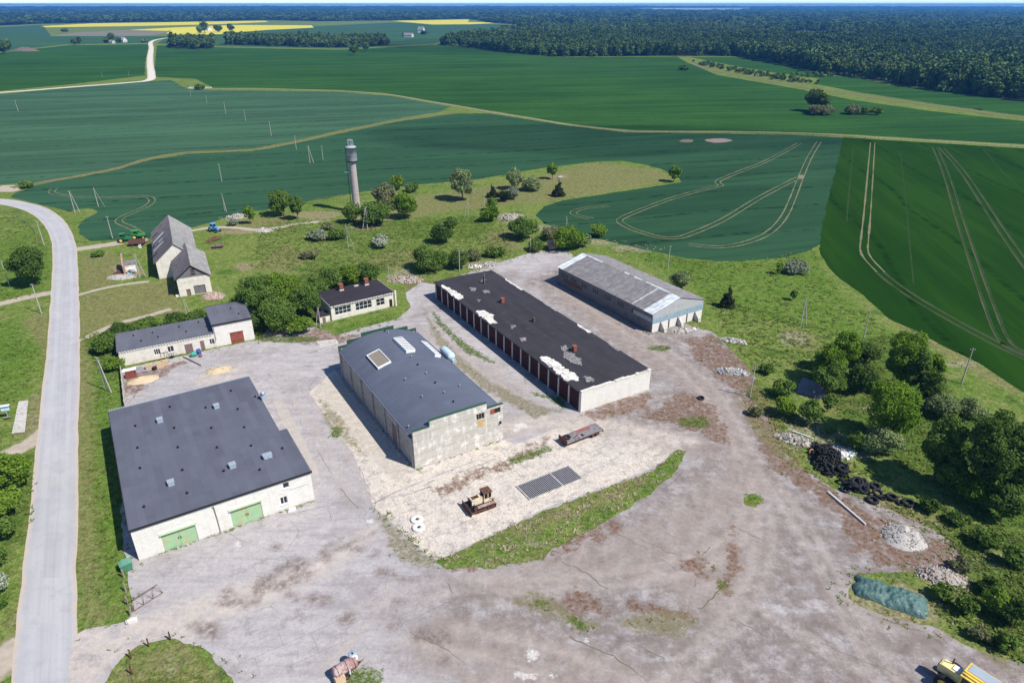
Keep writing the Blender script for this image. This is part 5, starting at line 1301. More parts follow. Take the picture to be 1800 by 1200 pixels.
# ---- 7. old barn in two gabled parts
def make_barn():
    loc, rz = frame_at(317, 522, 26.5)
    b = empty('old_barn', 'old white barn with two steep grey gabled roofs and a dark doorway', 'barn', loc, rz)
    W, D, HE, HR = 7.1, 15.0, 4.45, 7.3
    mb = MB()
    wall_x(mb, 0, .4, 0, W, 0, HE, [(1.55, 2.45, 0, 1.6), (3.25, 5.8, .05, 2.2)])
    mb.box(0, .4, .4, D, 0, HE); mb.box(W - .4, W, .4, D, 0, HE)
    mb.build('wall', M_PLASTER, b)
    X0, X1, Y0, Y1, HE2, HR2 = -4.0, 5.4, 15.0, 43.5, 4.4, 8.5
    m2 = MB()
    m2.prism([(X0, 0), (X1, 0), (X1, HE2), ((X0 + X1) / 2, HR2 - .1), (X0, HE2)], Y0, Y0 + .4, 'y')
    m2.prism([(X0, 0), (X1, 0), (X1, HE2), ((X0 + X1) / 2, HR2 - .1), (X0, HE2)], Y1 - .4, Y1, 'y')
    m2.box(X0, X0 + .4, Y0 + .4, Y1 - .4, 0, HE2).box(X1 - .4, X1, Y0 + .4, Y1 - .4, 0, HE2)
    m2.build('rear_wall', M_PLASTER, b)
    def slope(name, xa, za, xb, zb, y0, y1, m, holes=False):
        d = Vector((xb - xa, 0, zb - za)); nrm = Vector((-d.z, 0, d.x)).normalized()
        if nrm.z < 0: nrm = -nrm
        k = max(2, int((y1 - y0) / .2)); V, F = [], []
        for i in range(k + 1):
            y = y0 + (y1 - y0) * i / k
            w = .03 * math.sin(i * 2.1)
            for x, z in ((xa, za), (xb, zb)):
                p = Vector((x, y, z)) + nrm * (.10 + w); V.append(p); V.append(Vector((x, y, z)) + nrm * (.04 + w))
        for i in range(k):
            a = 4 * i
            F += [(a, a + 2, a + 6, a + 4), (a + 1, a + 5, a + 7, a + 3), (a, a + 4, a + 5, a + 1), (a + 2, a + 3, a + 7, a + 6)]
        F += [(0, 1, 3, 2), (4 * k, 4 * k + 2, 4 * k + 3, 4 * k + 1)]
        return MB().put(V, F).build(name, m, b)
    xm = W / 2
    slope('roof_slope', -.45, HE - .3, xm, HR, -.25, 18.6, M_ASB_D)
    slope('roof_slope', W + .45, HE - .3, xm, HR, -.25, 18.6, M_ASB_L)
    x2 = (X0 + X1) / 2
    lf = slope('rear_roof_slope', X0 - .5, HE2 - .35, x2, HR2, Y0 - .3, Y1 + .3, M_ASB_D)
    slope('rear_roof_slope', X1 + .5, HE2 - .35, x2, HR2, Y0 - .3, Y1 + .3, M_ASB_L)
    # holes where sheets are gone, and paler replacement sheets
    d = Vector((x2 - X0 + .5, 0, HR2 - HE2 + .35)); L = d.length; ang = math.atan2(d.z, d.x)
    for (u0, u1, y, l, m, nm) in ((.1, 2.6, 36.5, .8, M_VOID, 'roof_hole'), (.1, 1.3, 27.5, .8, M_VOID, 'roof_hole'), (.1, 1.8, 20.0, .9, M_VOID, 'roof_hole'), (.6, 4.6, 31.5, .9, M_TRANSL, 'roof_sheet'), (.6, 4.2, 24.0, .7, M_TRANSL, 'roof_sheet'), (2.6, 4.0, 27.2, .5, M_TRANSL, 'roof_sheet')):
        mb = MB(); mb.M = Matrix.Translation((X0 - .5, y, HE2 - .35)) @ Matrix.Rotation(-ang, 4, 'Y')
        mb.box(u0, u1, 0, l, .135, .165); mb.build(nm, m, b)
    # boarded gable with open planks
    MB().prism([(.05, HE + .003), (W - .05, HE + .003), (xm, HR - .12)], .02, .12, 'y').build('gable_boards', M_TINWALL, b)
    MB().box(3.3, 4.2, -.01, .015, HE + .5, HE + 1.9).build('loft_opening', M_VOID, b)
    for z in (HE + .9, HE + 1.4): MB().box(2.9, 4.5, -.04, -.012, z, z + .14).build('loose_board', M_WOOD, b)
    MB().tube([(-.4, -.28, HE - .25), (xm, -.28, HR + .05)], .08, 6).build('bargeboard', M_DARK, b)
    MB().tube([(W + .4, -.28, HE - .25), (xm, -.28, HR + .05)], .08, 6).build('bargeboard', M_DARK, b)
    dd = MB().box(3.27, 5.78, .2, .26, .06, 2.18)
    dd.build('double_door', M_TINWALL, b)
    MB().box(1.57, 2.43, .2, .26, .01, 1.58).build('door', M_MAUVE, b)
    MB().box(-.9, -.03, .3, 1.2, 0.01, .35).build('stone_step', M_CONCW, b)
make_barn()
def make_ruin():
    loc = (*G(219, 485), 0)
    b = empty('ruined_shed', 'ruined brick shed with one tall standing wall and light blue sheeting', 'ruin', loc, R(28))
    MB().prism([(0, 0), (7.6, 0), (7.6, 3.6), (6.4, 4.1), (3.2, 3.9), (0.4, 3.1), (0, 2.6)], -.0, .4, 'x').build('tall_wall', M_BAREBRICK, b)
    MB().box(.403, 2.9, 1.6, 4.6, 0, 2.3).build('wall', M_PLASTER, b)
    MB().prism([(1.4, 2.303), (4.8, 2.303), (4.8, 2.45), (1.4, 2.5)], .403, 3.1, 'x').build('roof', M_ASB, b)
    s = MB()
    r = random.Random(4)
    for i in range(9):
        s.cbox((.9 + r.uniform(0, 1.8), .9 + r.uniform(-.7, .6), .4 + i * .12), (r.uniform(.8, 1.5), r.uniform(.6, 1.2), .1), 0 if i % 3 else 1, (r.uniform(-.3, .3), r.uniform(-.3, .3), r.uniform(0, 3)))
    s.build('sheeting', [M_WHITE, M_LBLUE], b)
    MB().box(-1.6, -.003, 1.2, 2.6, 0, 1.0).box(-2.4, -1.6, 1.5, 2.2, 0, .6).build('fallen_masonry', M_RUST, b)
make_ruin()

# ---- 8. water tower
def make_tower():
    x, y = G(628, 373)
    b = empty('water_tower', 'tall water tower with a rusty brown column and a grey steel tank', 'water tower', (x, y, 0))
    M = Matrix.Translation((0, 0, 0))
    MB().lathe([(1.4, 0), (1.2, .3), (1.16, 6), (1.10, 16.3)], 28).build('column', wall_mat('rusty_column_brick', (0.40, 0.345, 0.325), 0.9, 2.0, 0.02, (0.27, 0.18, 0.155), 0.45, 0.6, 0.75, 0.7), b)
    tk = MB().lathe([(1.23, 16.3), (1.62, 16.7), (1.66, 16.8), (1.66, 21.0), (1.76, 21.02), (1.76, 21.2), (1.4, 21.4), (.55, 21.65), (0, 21.7)], 28)
    tank = tk.build('tank', M_TANKTIN, b)
    MB().lathe([(1.665, 16.6), (1.74, 16.6), (1.74, 16.95), (1.665, 16.95)], 28, close=True).build('tank_band', M_DARK, tank)
    MB().lathe([(1.665, 18.9), (1.70, 18.9), (1.70, 19.0), (1.665, 19.0)], 28, close=True).build('tank_band', M_TANKTIN, tank)
    nest = MB()
    for a in np.linspace(0, 2 * math.pi, 7)[:-1]:
        nest.tube([(.9 * math.cos(a), .9 * math.sin(a), 21.3), (.85 * math.cos(a), .85 * math.sin(a), 23.4)], .08, 5)
        a2 = a + math.pi / 3
        nest.tube([(.85 * math.cos(a), .85 * math.sin(a), 23.4), (.85 * math.cos(a2), .85 * math.sin(a2), 23.4)], .06, 5)
    nest.build('top_railing', M_GALV, tank)
    MB().lathe([(.4, 21.5), (.4, 22.9), (.5, 22.9), (0, 23.5)], 10).build('hatch', M_GALV, tank)
    ld = MB()
    for s in (-.25, .25): ld.tube([(-1.8, s, .6), (-1.8, s, 21.1)], .05, 5)
    for i in range(44): ld.tube([(-1.8, -.25, .9 + i * .45), (-1.8, .25, .9 + i * .45)], .025, 4)
    ld.build('ladder', M_DARK, b)
    MB().box(-2.7, -1.2, -.5, .5, 13.2, 13.3).build('bracket', M_GALV, b)
make_tower()
# ---------------------------------------------------------------- trees, bushes, forest
def crown_quads(lobes, n, size, rng, up=0.25, droop=0.0, tint_lobe=0.5):
    """leaf clumps spread through the lobes of a crown; returns vertices, quads and a tint per face"""
    L = np.array(lobes, dtype=float)
    area = (L[:, 3] * L[:, 4] + L[:, 4] * L[:, 5] + L[:, 3] * L[:, 5])
    idx = rng.choice(len(L), size=n, p=area / area.sum())
    d = rng.normal(size=(n, 3)); d /= np.linalg.norm(d, axis=1)[:, None]
    rad = np.clip(1.0 - np.abs(rng.normal(0, 0.20, n)), 0.15, 1.0) * (1 + rng.normal(0, 0.06, n))
    c = L[idx, :3] + d * rad[:, None] * L[idx, 3:6]
    keep = c[:, 2] > 0.05
    c, d, idx = c[keep], d[keep], idx[keep]; n = len(c)
    nr = d * 0.75 + rng.normal(size=(n, 3)) * 0.55 + np.array([0, 0, up])
    nr /= np.linalg.norm(nr, axis=1)[:, None]
    t = np.cross(nr, rng.normal(size=(n, 3))); t /= np.linalg.norm(t, axis=1)[:, None]
    if droop:
        t = t * (1 - droop) + np.array([0, 0, -1.0]) * droop; t -= nr * (t * nr).sum(1)[:, None]; t /= np.linalg.norm(t, axis=1)[:, None] + 1e-9
    b = np.cross(nr, t)
    s = size * rng.uniform(0.55, 1.35, n)[:, None] * 0.5
    asp = rng.uniform(0.6, 1.0, n)[:, None]
    V = np.empty((n, 4, 3))
    V[:, 0] = c - t * s - b * s * asp * 0.6; V[:, 1] = c + t * s * 0.2 - b * s * asp
    V[:, 2] = c + t * s + b * s * asp * 0.5; V[:, 3] = c - t * s * 0.3 + b * s * asp
    V[:, 2] -= nr * s * 0.3
    lt = rng.uniform(0, 1, len(L))
    tint_v = np.clip(lt[idx] * tint_lobe + rng.uniform(0, 1, n) * (1 - tint_lobe), 0, 1)
    return V.reshape(-1, 3), np.arange(n * 4).reshape(-1, 4), tint_v
def crown_lobes(form, h, w, rng):
    r = w / 2; L = []
    if form == 'conifer':
        k = 9
        for i in range(k):
            f = i / (k - 1); z = h * (0.14 + 0.80 * f); rr = r * (1.02 - f) + .12
            for j in range(max(1, int(5 * (1 - f) + 1))):
                a = rng.uniform(0, 6.28)
                L.append((math.cos(a) * rr * .5, math.sin(a) * rr * .5, z + rng.uniform(-.04, .04) * h, rr * .6, rr * .6, h * .08))
        return L
    if form == 'tall': z0, z1, k, lr = 0.16, 1.0, 26, 0.40
    elif form == 'round': z0, z1, k, lr = 0.14, 1.0, 30, 0.36
    elif form == 'bush': z0, z1, k, lr = 0.0, 1.0, 20, 0.40
    elif form == 'low': z0, z1, k, lr = 0.0, 1.0, 18, 0.34
    elif form == 'open': z0, z1, k, lr = 0.22, 1.0, 20, 0.30
    else: z0, z1, k, lr = 0.0, 1.0, 20, 0.38
    zc = h * (z0 + z1) / 2; rz = h * (z1 - z0) / 2
    L.append((0, 0, zc - rz * .1, r * .62, r * .62, rz * .66))
    for i in range(k):
        d = rng.normal(size=3); d /= np.linalg.norm(d)
        if form in ('bush', 'low') and d[2] < -.3: d[2] = abs(d[2]) * .3
        q = rng.uniform(.50, .74)
        rr = r * lr * rng.uniform(.65, 1.15)
        L.append((d[0] * r * q, d[1] * r * q, zc + d[2] * rz * q, rr, rr, min(rr, rz * .75) * rng.uniform(.75, 1.0)))
    return L
def trunk_mb(h, w, rng, form):
    mb = MB()
    r0 = max(.07, h * 0.022)
    top = h * (.9 if form == 'conifer' else .62)
    pts = [(0, 0, -.1), (rng.uniform(-.02, .02) * h, rng.uniform(-.02, .02) * h, top * .5), (rng.uniform(-.03, .03) * h, rng.uniform(-.03, .03) * h, top)]
    mb.tube(pts, r0, 7, r0 * .35)
    if form != 'conifer':
        for i in range(5):
            a = rng.uniform(0, 6.28); z = h * rng.uniform(.16, .42)
            e = (math.cos(a) * w * .3, math.sin(a) * w * .3, z + h * rng.uniform(.15, .32))
            mb.tube([(0, 0, z), (e[0] * .5, e[1] * .5, (z + e[2]) / 2 + .05 * h), e], r0 * .5, 5, r0 * .15)
    return mb
TREE_N = [0]
def plant(sp, px, by, ty, wpx, form, label, cat=None, hk=1.0, group=None, wm=None):
    """one tree or bush from its base point, top row and width in the photograph"""
    TREE_N[0] += 1
    rng = np.random.default_rng(1000 + TREE_N[0])
    x, y = G(px, by)
    dp = depth_px(by)
    w = wm or wpx * dp
    h = height_at(px, by, ty) * hk
    bushy = form in ('bush', 'low')
    # the top row seen from above also includes half the crown's depth
    if bushy: h = max(.5, h - w * .16)
    cat = cat or ('bush' if bushy else 'tree')
    nm = {'tree': 'tree', 'bush': 'bush'}.get(cat, cat.replace(' ', '_'))
    if form == 'conifer': nm = 'spruce_tree'
    root = empty(nm, label, cat, (x, y, 0), rng.uniform(0, 6.28), group)
    if bushy: root.location = (x, y + w * .25 , 0)
    dist = math.sqrt(x * x + y * y + CAM_H ** 2)
    size = max(.30, dist * .0021)
    if form == 'conifer': size *= .8
    R_ = w / 2
    surf = 4 * math.pi * ((R_ * R_ + 2 * R_ * h / 2) / 3)
    n = int(min(16000, max(260, 5.0 * surf / (size * size))))
    V, Q, T = crown_quads(crown_lobes(form, h, w, rng), n, size, rng, droop=.5 if sp == 'willow' else 0.0)
    me = np_mesh('crown', V, Q, LEAF[sp], face_attrs={'tint': T})
    link_mesh('foliage' if bushy else 'crown', me, root)
    trunk_mb(h, w, rng, form).build('stem' if bushy else 'trunk', M_BARK, root)
    return root

TREES = [
 # left meadow and road side
 ('dark', 58, 502, 430, 66, 'round', 'big dark round tree standing alone in the meadow left of the road'),
 ('green', 42, 332, 316, 26, 'bush', 'small round bush at the field corner beyond the road bend'),
 ('green', 170, 452, 440, 26, 'low', 'low dark green shrub on the grass before the ruined shed'),
 ('bright', 26, 870, 790, 66, 'bush', 'big bright green bush beside the road opposite the garage'),
 ('bright', 6, 915, 850, 56, 'bush', 'second bright bush at the left picture edge behind the biggest roadside bush'),
 ('green', 10, 955, 905, 40, 'bush', 'smaller dark green bush below the bright roadside bushes'),
 ('blossom', 2, 1045, 1005, 30, 'bush', 'white flowering bush at the left edge of the verge'),
 ('green', -4, 1000, 965, 44, 'bush', 'dark bush just above the white flowering bush'),
 ('green', 0, 1075, 1045, 30, 'low', 'low green bush just below the white flowering bush'),
 # hedge behind the low workshop
 ('green', 345, 566, 545, 40, 'bush', 'bush behind the lower roof of the workshop near its taller part'),
 ('dark', 300, 572, 552, 48, 'bush', 'dark bush behind the middle of the low workshop roof'),
 ('green', 250, 582, 560, 50, 'bush', 'bush behind the left half of the low workshop roof'),
 ('dark', 205, 596, 570, 50, 'bush', 'dark bush behind the left end of the low workshop'),
 ('green', 180, 625, 590, 44, 'bush', 'wide bush at the left gable of the low workshop'),
 ('bright', 200, 655, 628, 34, 'bush', 'bright bush by the concrete fence left of the workshop'),
 ('green', 188, 605, 582, 34, 'low', 'low bush beside the sandy path left of the workshop'),
 # thicket between the workshop and the boiler house
 ('yellow', 418, 548, 515, 28, 'bush', 'yellow green bush behind the taller workshop part'),
 ('green', 460, 560, 478, 70, 'round', 'tall leafy tree right of the taller workshop part'),
 ('bright', 500, 548, 476, 70, 'round', 'light green tree in the middle of the thicket left of the chimneyed building'),
 ('green', 492, 582, 525, 74, 'round', 'round tree at the front of the thicket right of the workshop'),
 ('dark', 448, 586, 548, 40, 'bush', 'dark bush under the trees at the right end of the workshop'),
 ('green', 540, 560, 498, 60, 'round', 'leafy tree touching the left end of the chimneyed building'),
 ('bright', 525, 590, 552, 50, 'bush', 'bush in front of the thicket beside the white annex'),
 ('green', 580, 512, 468, 52, 'round', 'tree behind the left chimney of the small black roofed building'),
 ('bright', 615, 505, 466, 44, 'round', 'bright tree between the two red chimneys'),
 ('green', 648, 500, 460, 44, 'round', 'leafy tree behind the right chimney of the small black roofed building'),
 ('green', 560, 530, 486, 44, 'round', 'tree just behind the left roof corner of the chimneyed building'),
 # meadow round the water tower
 ('bright', 441, 394, 359, 20, 'tall', 'slim bright young tree beside the bare earth left of the big twin bush'),
 ('pale', 409, 398, 383, 18, 'bush', 'small pale shrub left of the slim bright tree'),
 ('green', 494, 380, 330, 44, 'round', 'dense round tree left of the water tower'),
 ('green', 524, 386, 340, 32, 'open', 'open crowned tree joined to the right of the dense round tree'),
 ('green', 619, 394, 350, 36, 'bush', 'leafy bush hiding the left foot of the water tower'),
 ('green', 660, 400, 348, 62, 'bush', 'wide bush in front of the right foot of the water tower'),
 ('olive', 672, 366, 318, 50, 'bush', 'brownish olive willow bush right behind the water tower bushes'),
 ('maple', 709, 388, 333, 50, 'bush', 'dense fresh green round bush right of the water tower'),
 ('yellow', 699, 335, 303, 28, 'bush', 'yellowish shrub at the field edge behind the olive bush'),
 ('green', 724, 339, 319, 30, 'bush', 'low dark shrub right of the yellowish shrub at the field edge'),
 ('willow', 813, 352, 293, 48, 'round', 'large pale green willow with a rounded crown at the field edge'),
 ('willow', 905, 335, 290, 32, 'bush', 'tall pale willow bush behind the grey shrub and small spruces'),
 ('willow', 934, 338, 309, 40, 'bush', 'wide lower willow bush right of the tall pale willow bush'),
 ('pale', 901, 352, 327, 26, 'bush', 'silvery grey shrub between the dark round bush and the willows'),
 ('spruce', 865, 347, 321, 19, 'conifer', 'small dark spruce left of the dark round bush', 'spruce tree'),
 ('spruce', 885, 356, 331, 26, 'bush', 'dark reddish round bush left of the silvery shrub'),
 ('bright', 971, 315, 284, 20, 'tall', 'slender bright tree on the meadow tongue near the field'),
 ('spruce', 982, 345, 314, 23, 'conifer', 'lone dark spruce on the meadow below the slender bright tree', 'spruce tree'),
 ('maple', 1184, 320, 289, 24, 'tall', 'single round tree at the far tip of the meadow tongue'),
 ('bright', 864, 372, 344, 22, 'bush', 'bright young bush standing behind the dense maple like bush'),
 ('maple', 861, 392, 358, 36, 'bush', 'dense rounded bush below the small dark spruce'),
 ('green', 920, 424, 378, 58, 'bush', 'large bush right of the rubble strip above the garage row'),
 ('olive', 968, 424, 395, 40, 'bush', 'thin olive shrub between two large bushes above the shed'),
 ('maple', 999, 444, 392, 58, 'bush', 'large dense bush just above the far end of the shed'),
 ('willow', 1024, 436, 406, 30, 'bush', 'pale shrub leaning on the right of the large dense bush'),
 ('bright', 1051, 419, 390, 33, 'bush', 'fresh round bush at the dark field edge above the shed'),
 ('green', 945, 444, 418, 34, 'bush', 'round bush by the rusty tank above the gap between row and shed'),
 ('green', 870, 453, 430, 42, 'low', 'low bush above the far end of the garage row'),
 ('olive', 830, 460, 436, 40, 'low', 'thin olive low bush left of the low bush by the row end'),
 ('dark', 776, 431, 390, 44, 'bush', 'dark round bush in the middle of the meadow above the row'),
 ('green', 792, 402, 379, 28, 'bush', 'smaller bush just behind the dark round meadow bush'),
 ('green', 754, 480, 428, 66, 'bush', 'large loose bush at the far left corner of the garage row'),
 ('dark', 806, 474, 438, 44, 'bush', 'dark bush behind the white pole at the row end'),
 ('pale', 556, 424, 402, 44, 'low', 'long grey green shrub left of the striped strut pole'),
 ('green', 590, 424, 399, 36, 'low', 'low green shrub by the striped strut pole'),
 ('olive', 575, 406, 390, 28, 'low', 'thin dry shrub just behind the long grey green shrub'),
 ('blossom', 668, 437, 411, 40, 'low', 'whitish flowering shrub alone in the meadow'),
 ('olive', 543, 457, 437, 38, 'low', 'thin olive shrub on the meadow above the workshop thicket'),
 # right meadow
 ('willow', 1198, 512, 474, 42, 'bush', 'grey green bush behind the right roof slope of the shed'),
 ('spruce', 1278, 540, 500, 26, 'conifer', 'young spruce right of the near gable of the shed', 'spruce tree'),
 ('pale', 1403, 483, 454, 46, 'bush', 'pale rounded shrub on the right meadow near the field corner'),
 ('bright', 1368, 482, 461, 16, 'tall', 'tiny bright tree left of the pale rounded shrub'),
 ('green', 1393, 528, 508, 13, 'tall', 'tiny dark tree alone on the right meadow'),
 # the grove on the right
 ('maple', 1478, 655, 577, 50, 'round', 'tall round tree at the upper left of the right grove'),
 ('maple', 1450, 672, 597, 58, 'round', 'leafy tree at the left front of the right grove'),
 ('dark', 1523, 650, 596, 46, 'bush', 'dark shrub between the two tall trees of the right grove'),
 ('maple', 1577, 690, 573, 76, 'round', 'tallest dark tree at the back of the right grove'),
 ('green', 1594, 700, 602, 50, 'round', 'smooth dull green tree in front of the tallest grove tree'),
 ('maple', 1624, 700, 612, 40, 'round', 'leafy tree at the right side of the tallest grove tree'),
 ('green', 1460, 700, 636, 62, 'bush', 'broad bush beside the mauve gravel patch'),
 ('dark', 1515, 698, 636, 54, 'bush', 'very dark bush in the shade under the right grove'),
 ('green', 1379, 702, 668, 44, 'bush', 'round bush left of the mauve gravel patch'),
 ('yellow', 1384, 738, 695, 44, 'bush', 'bright yellow green bush below the mauve gravel patch'),
 ('green', 1426, 750, 700, 46, 'bush', 'rounded bush right of the bright yellow green bush'),
 ('green', 1456, 728, 688, 26, 'bush', 'narrow bush at the right edge of the mauve gravel patch'),
 ('maple', 1552, 775, 664, 104, 'round', 'largest round bright crowned tree in the right grove'),
 ('green', 1506, 797, 756, 32, 'bush', 'small bush under the left of the largest round tree'),
 ('willow', 1558, 808, 756, 76, 'bush', 'wide grey green bush in front of the largest round tree'),
 ('dark', 1625, 716, 650, 46, 'tall', 'dark narrow tree right of the largest round tree'),
 ('willow', 1660, 738, 694, 62, 'bush', 'greyish shrub right of the dark narrow grove tree'),
 ('willow', 1708, 742, 702, 50, 'bush', 'pale shrub at the back right of the grove by the field'),
 ('green', 1640, 845, 716, 70, 'round', 'tall tree at the left of the dark group near the tyre heap'),
 ('dark', 1712, 880, 708, 92, 'round', 'big dark tree in the middle of the group at the right edge'),
 ('dark', 1772, 890, 724, 90, 'round', 'big dark tree touching the right edge of the picture'),
 ('green', 1672, 872, 800, 60, 'bush', 'leafy undergrowth bush below the dark tree group'),
 ('maple', 1716, 895, 838, 62, 'bush', 'bright bush in front of the big dark trees'),
 ('dark', 1770, 925, 850, 70, 'bush', 'dark bush at the right edge below the big dark trees'),
 ('dark', 1815, 830, 730, 80, 'round', 'dark tree cut by the right edge of the picture'),
 ('green', 1660, 1058, 1030, 40, 'low', 'low scrub just right of the tarpaulin end'),
 ('dark', 1745, 1050, 1022, 46, 'low', 'dark scrub above the bright leafy bush at the right'),
 ('olive', 1690, 1010, 985, 40, 'low', 'dry scrub right of the grey rubble pile'),
 ('green', 1740, 970, 938, 56, 'low', 'green scrub on the bank below the big dark trees'),
 ('green', 1690, 930, 905, 46, 'low', 'low green scrub below the bright bush of the dark group'),
 ('dark', 1640, 905, 880, 40, 'low', 'dark scrub right of the last tractor tyre'),
 ('green', 1770, 1150, 1120, 46, 'low', 'low scrub on the bank above the yellow tractor'),
 ('olive', 1725, 1130, 1108, 40, 'low', 'thin dry scrub at the yard edge above the yellow tractor'),
 ('green', 1350, 660, 640, 30, 'low', 'low scrub beside the pole at the yard edge'),
 ('olive', 1330, 735, 716, 30, 'low', 'dry scrub beside the pale track bend'),
 ('bright', 1748, 1085, 1035, 48, 'bush', 'bright leafy bush right of the green tarpaulin heap'),
 ('dark', 1790, 1110, 1055, 50, 'bush', 'dark bush at the right edge above the yellow tractor'),
 ('green', 1700, 1085, 1052, 40, 'low', 'low scrub between the tarpaulin heap and the bright bush'),
 ('green', 1790, 1005, 965, 50, 'low', 'low scrub at the right edge above the bright bush'),
 # beyond
 ('dark', 1431, 196, 156, 36, 'tall', 'tall dark tree on the island in the far right field'),
 ('dark', 1443, 199, 162, 24, 'tall', 'second dark tree leaning on the tall field island tree'),
 ('olive', 1446, 203, 178, 50, 'bush', 'brown green scrub at the foot of the field island trees'),
 ('olive', 1500, 202, 181, 34, 'bush', 'brownish shrub in the middle of the field island'),
 ('green', 1520, 202, 184, 24, 'bush', 'greener shrub beside the brownish one on the field island'),
 ('green', 1542, 203, 185, 20, 'bush', 'round shrub at the right end of the field island'),
 ('dark', 1203, 124, 112, 20, 'bush', 'lone dark bush in the far field before the wood'),
 ('green', 623, 97, 76, 16, 'tall', 'lone round tree in the far field before the small wood'),
 ('green', 643, 91, 71, 14, 'tall', 'slim tree close to the right end of the small wood'),
 ('green', 350, 158, 146, 22, 'low', 'scrub by the stony heap beside the gravel road'),
 ('dark', 2, 96, 66, 26, 'bush', 'dark tree clump at the left edge by the brown mound'),
 ('green', 16, 90, 66, 14, 'tall', 'slender tree beside the clump at the left edge'),
 ('dark', 131, 80, 68, 9, 'tall', 'left of two small trees in the far left field'),
 ('dark', 140, 79, 64, 9, 'tall', 'taller of two small trees in the far left field'),
 ('dark', 190, 76, 62, 20, 'bush', 'tree clump left of the far farmhouse'),
 ('dark', 197, 74, 57, 12, 'tall', 'tallest tree by the far farmhouse'),
 ('green', 210, 75, 64, 14, 'bush', 'round tree just left of the far farmhouse roof'),
 ('olive', 251, 75, 67, 16, 'low', 'pale scrub right of the far farmhouse'),
 ('dark', 112, 57, 48, 12, 'bush', 'dark tree clump on the fallow land below the yellow field'),
 ('dark', 360, 58, 36, 14, 'tall', 'tallest tree by the farm among the yellow fields'),
 ('dark', 383, 57, 40, 18, 'bush', 'tree group right of the farm roof among the yellow fields'),
 ('dark', 404, 56, 39, 16, 'bush', 'right end of the trees by the farm among the yellow fields'),
 ('green', 352, 60, 46, 12, 'tall', 'slim tree left of the farm roof among the yellow fields'),
 ('dark', 716, 65, 54, 20, 'bush', 'tree clump left of the white house before the far wood'),
 ('dark', 745, 61, 52, 14, 'bush', 'tree clump right of the white house before the far wood'),
]
for row_ in TREES: plant(*row_)

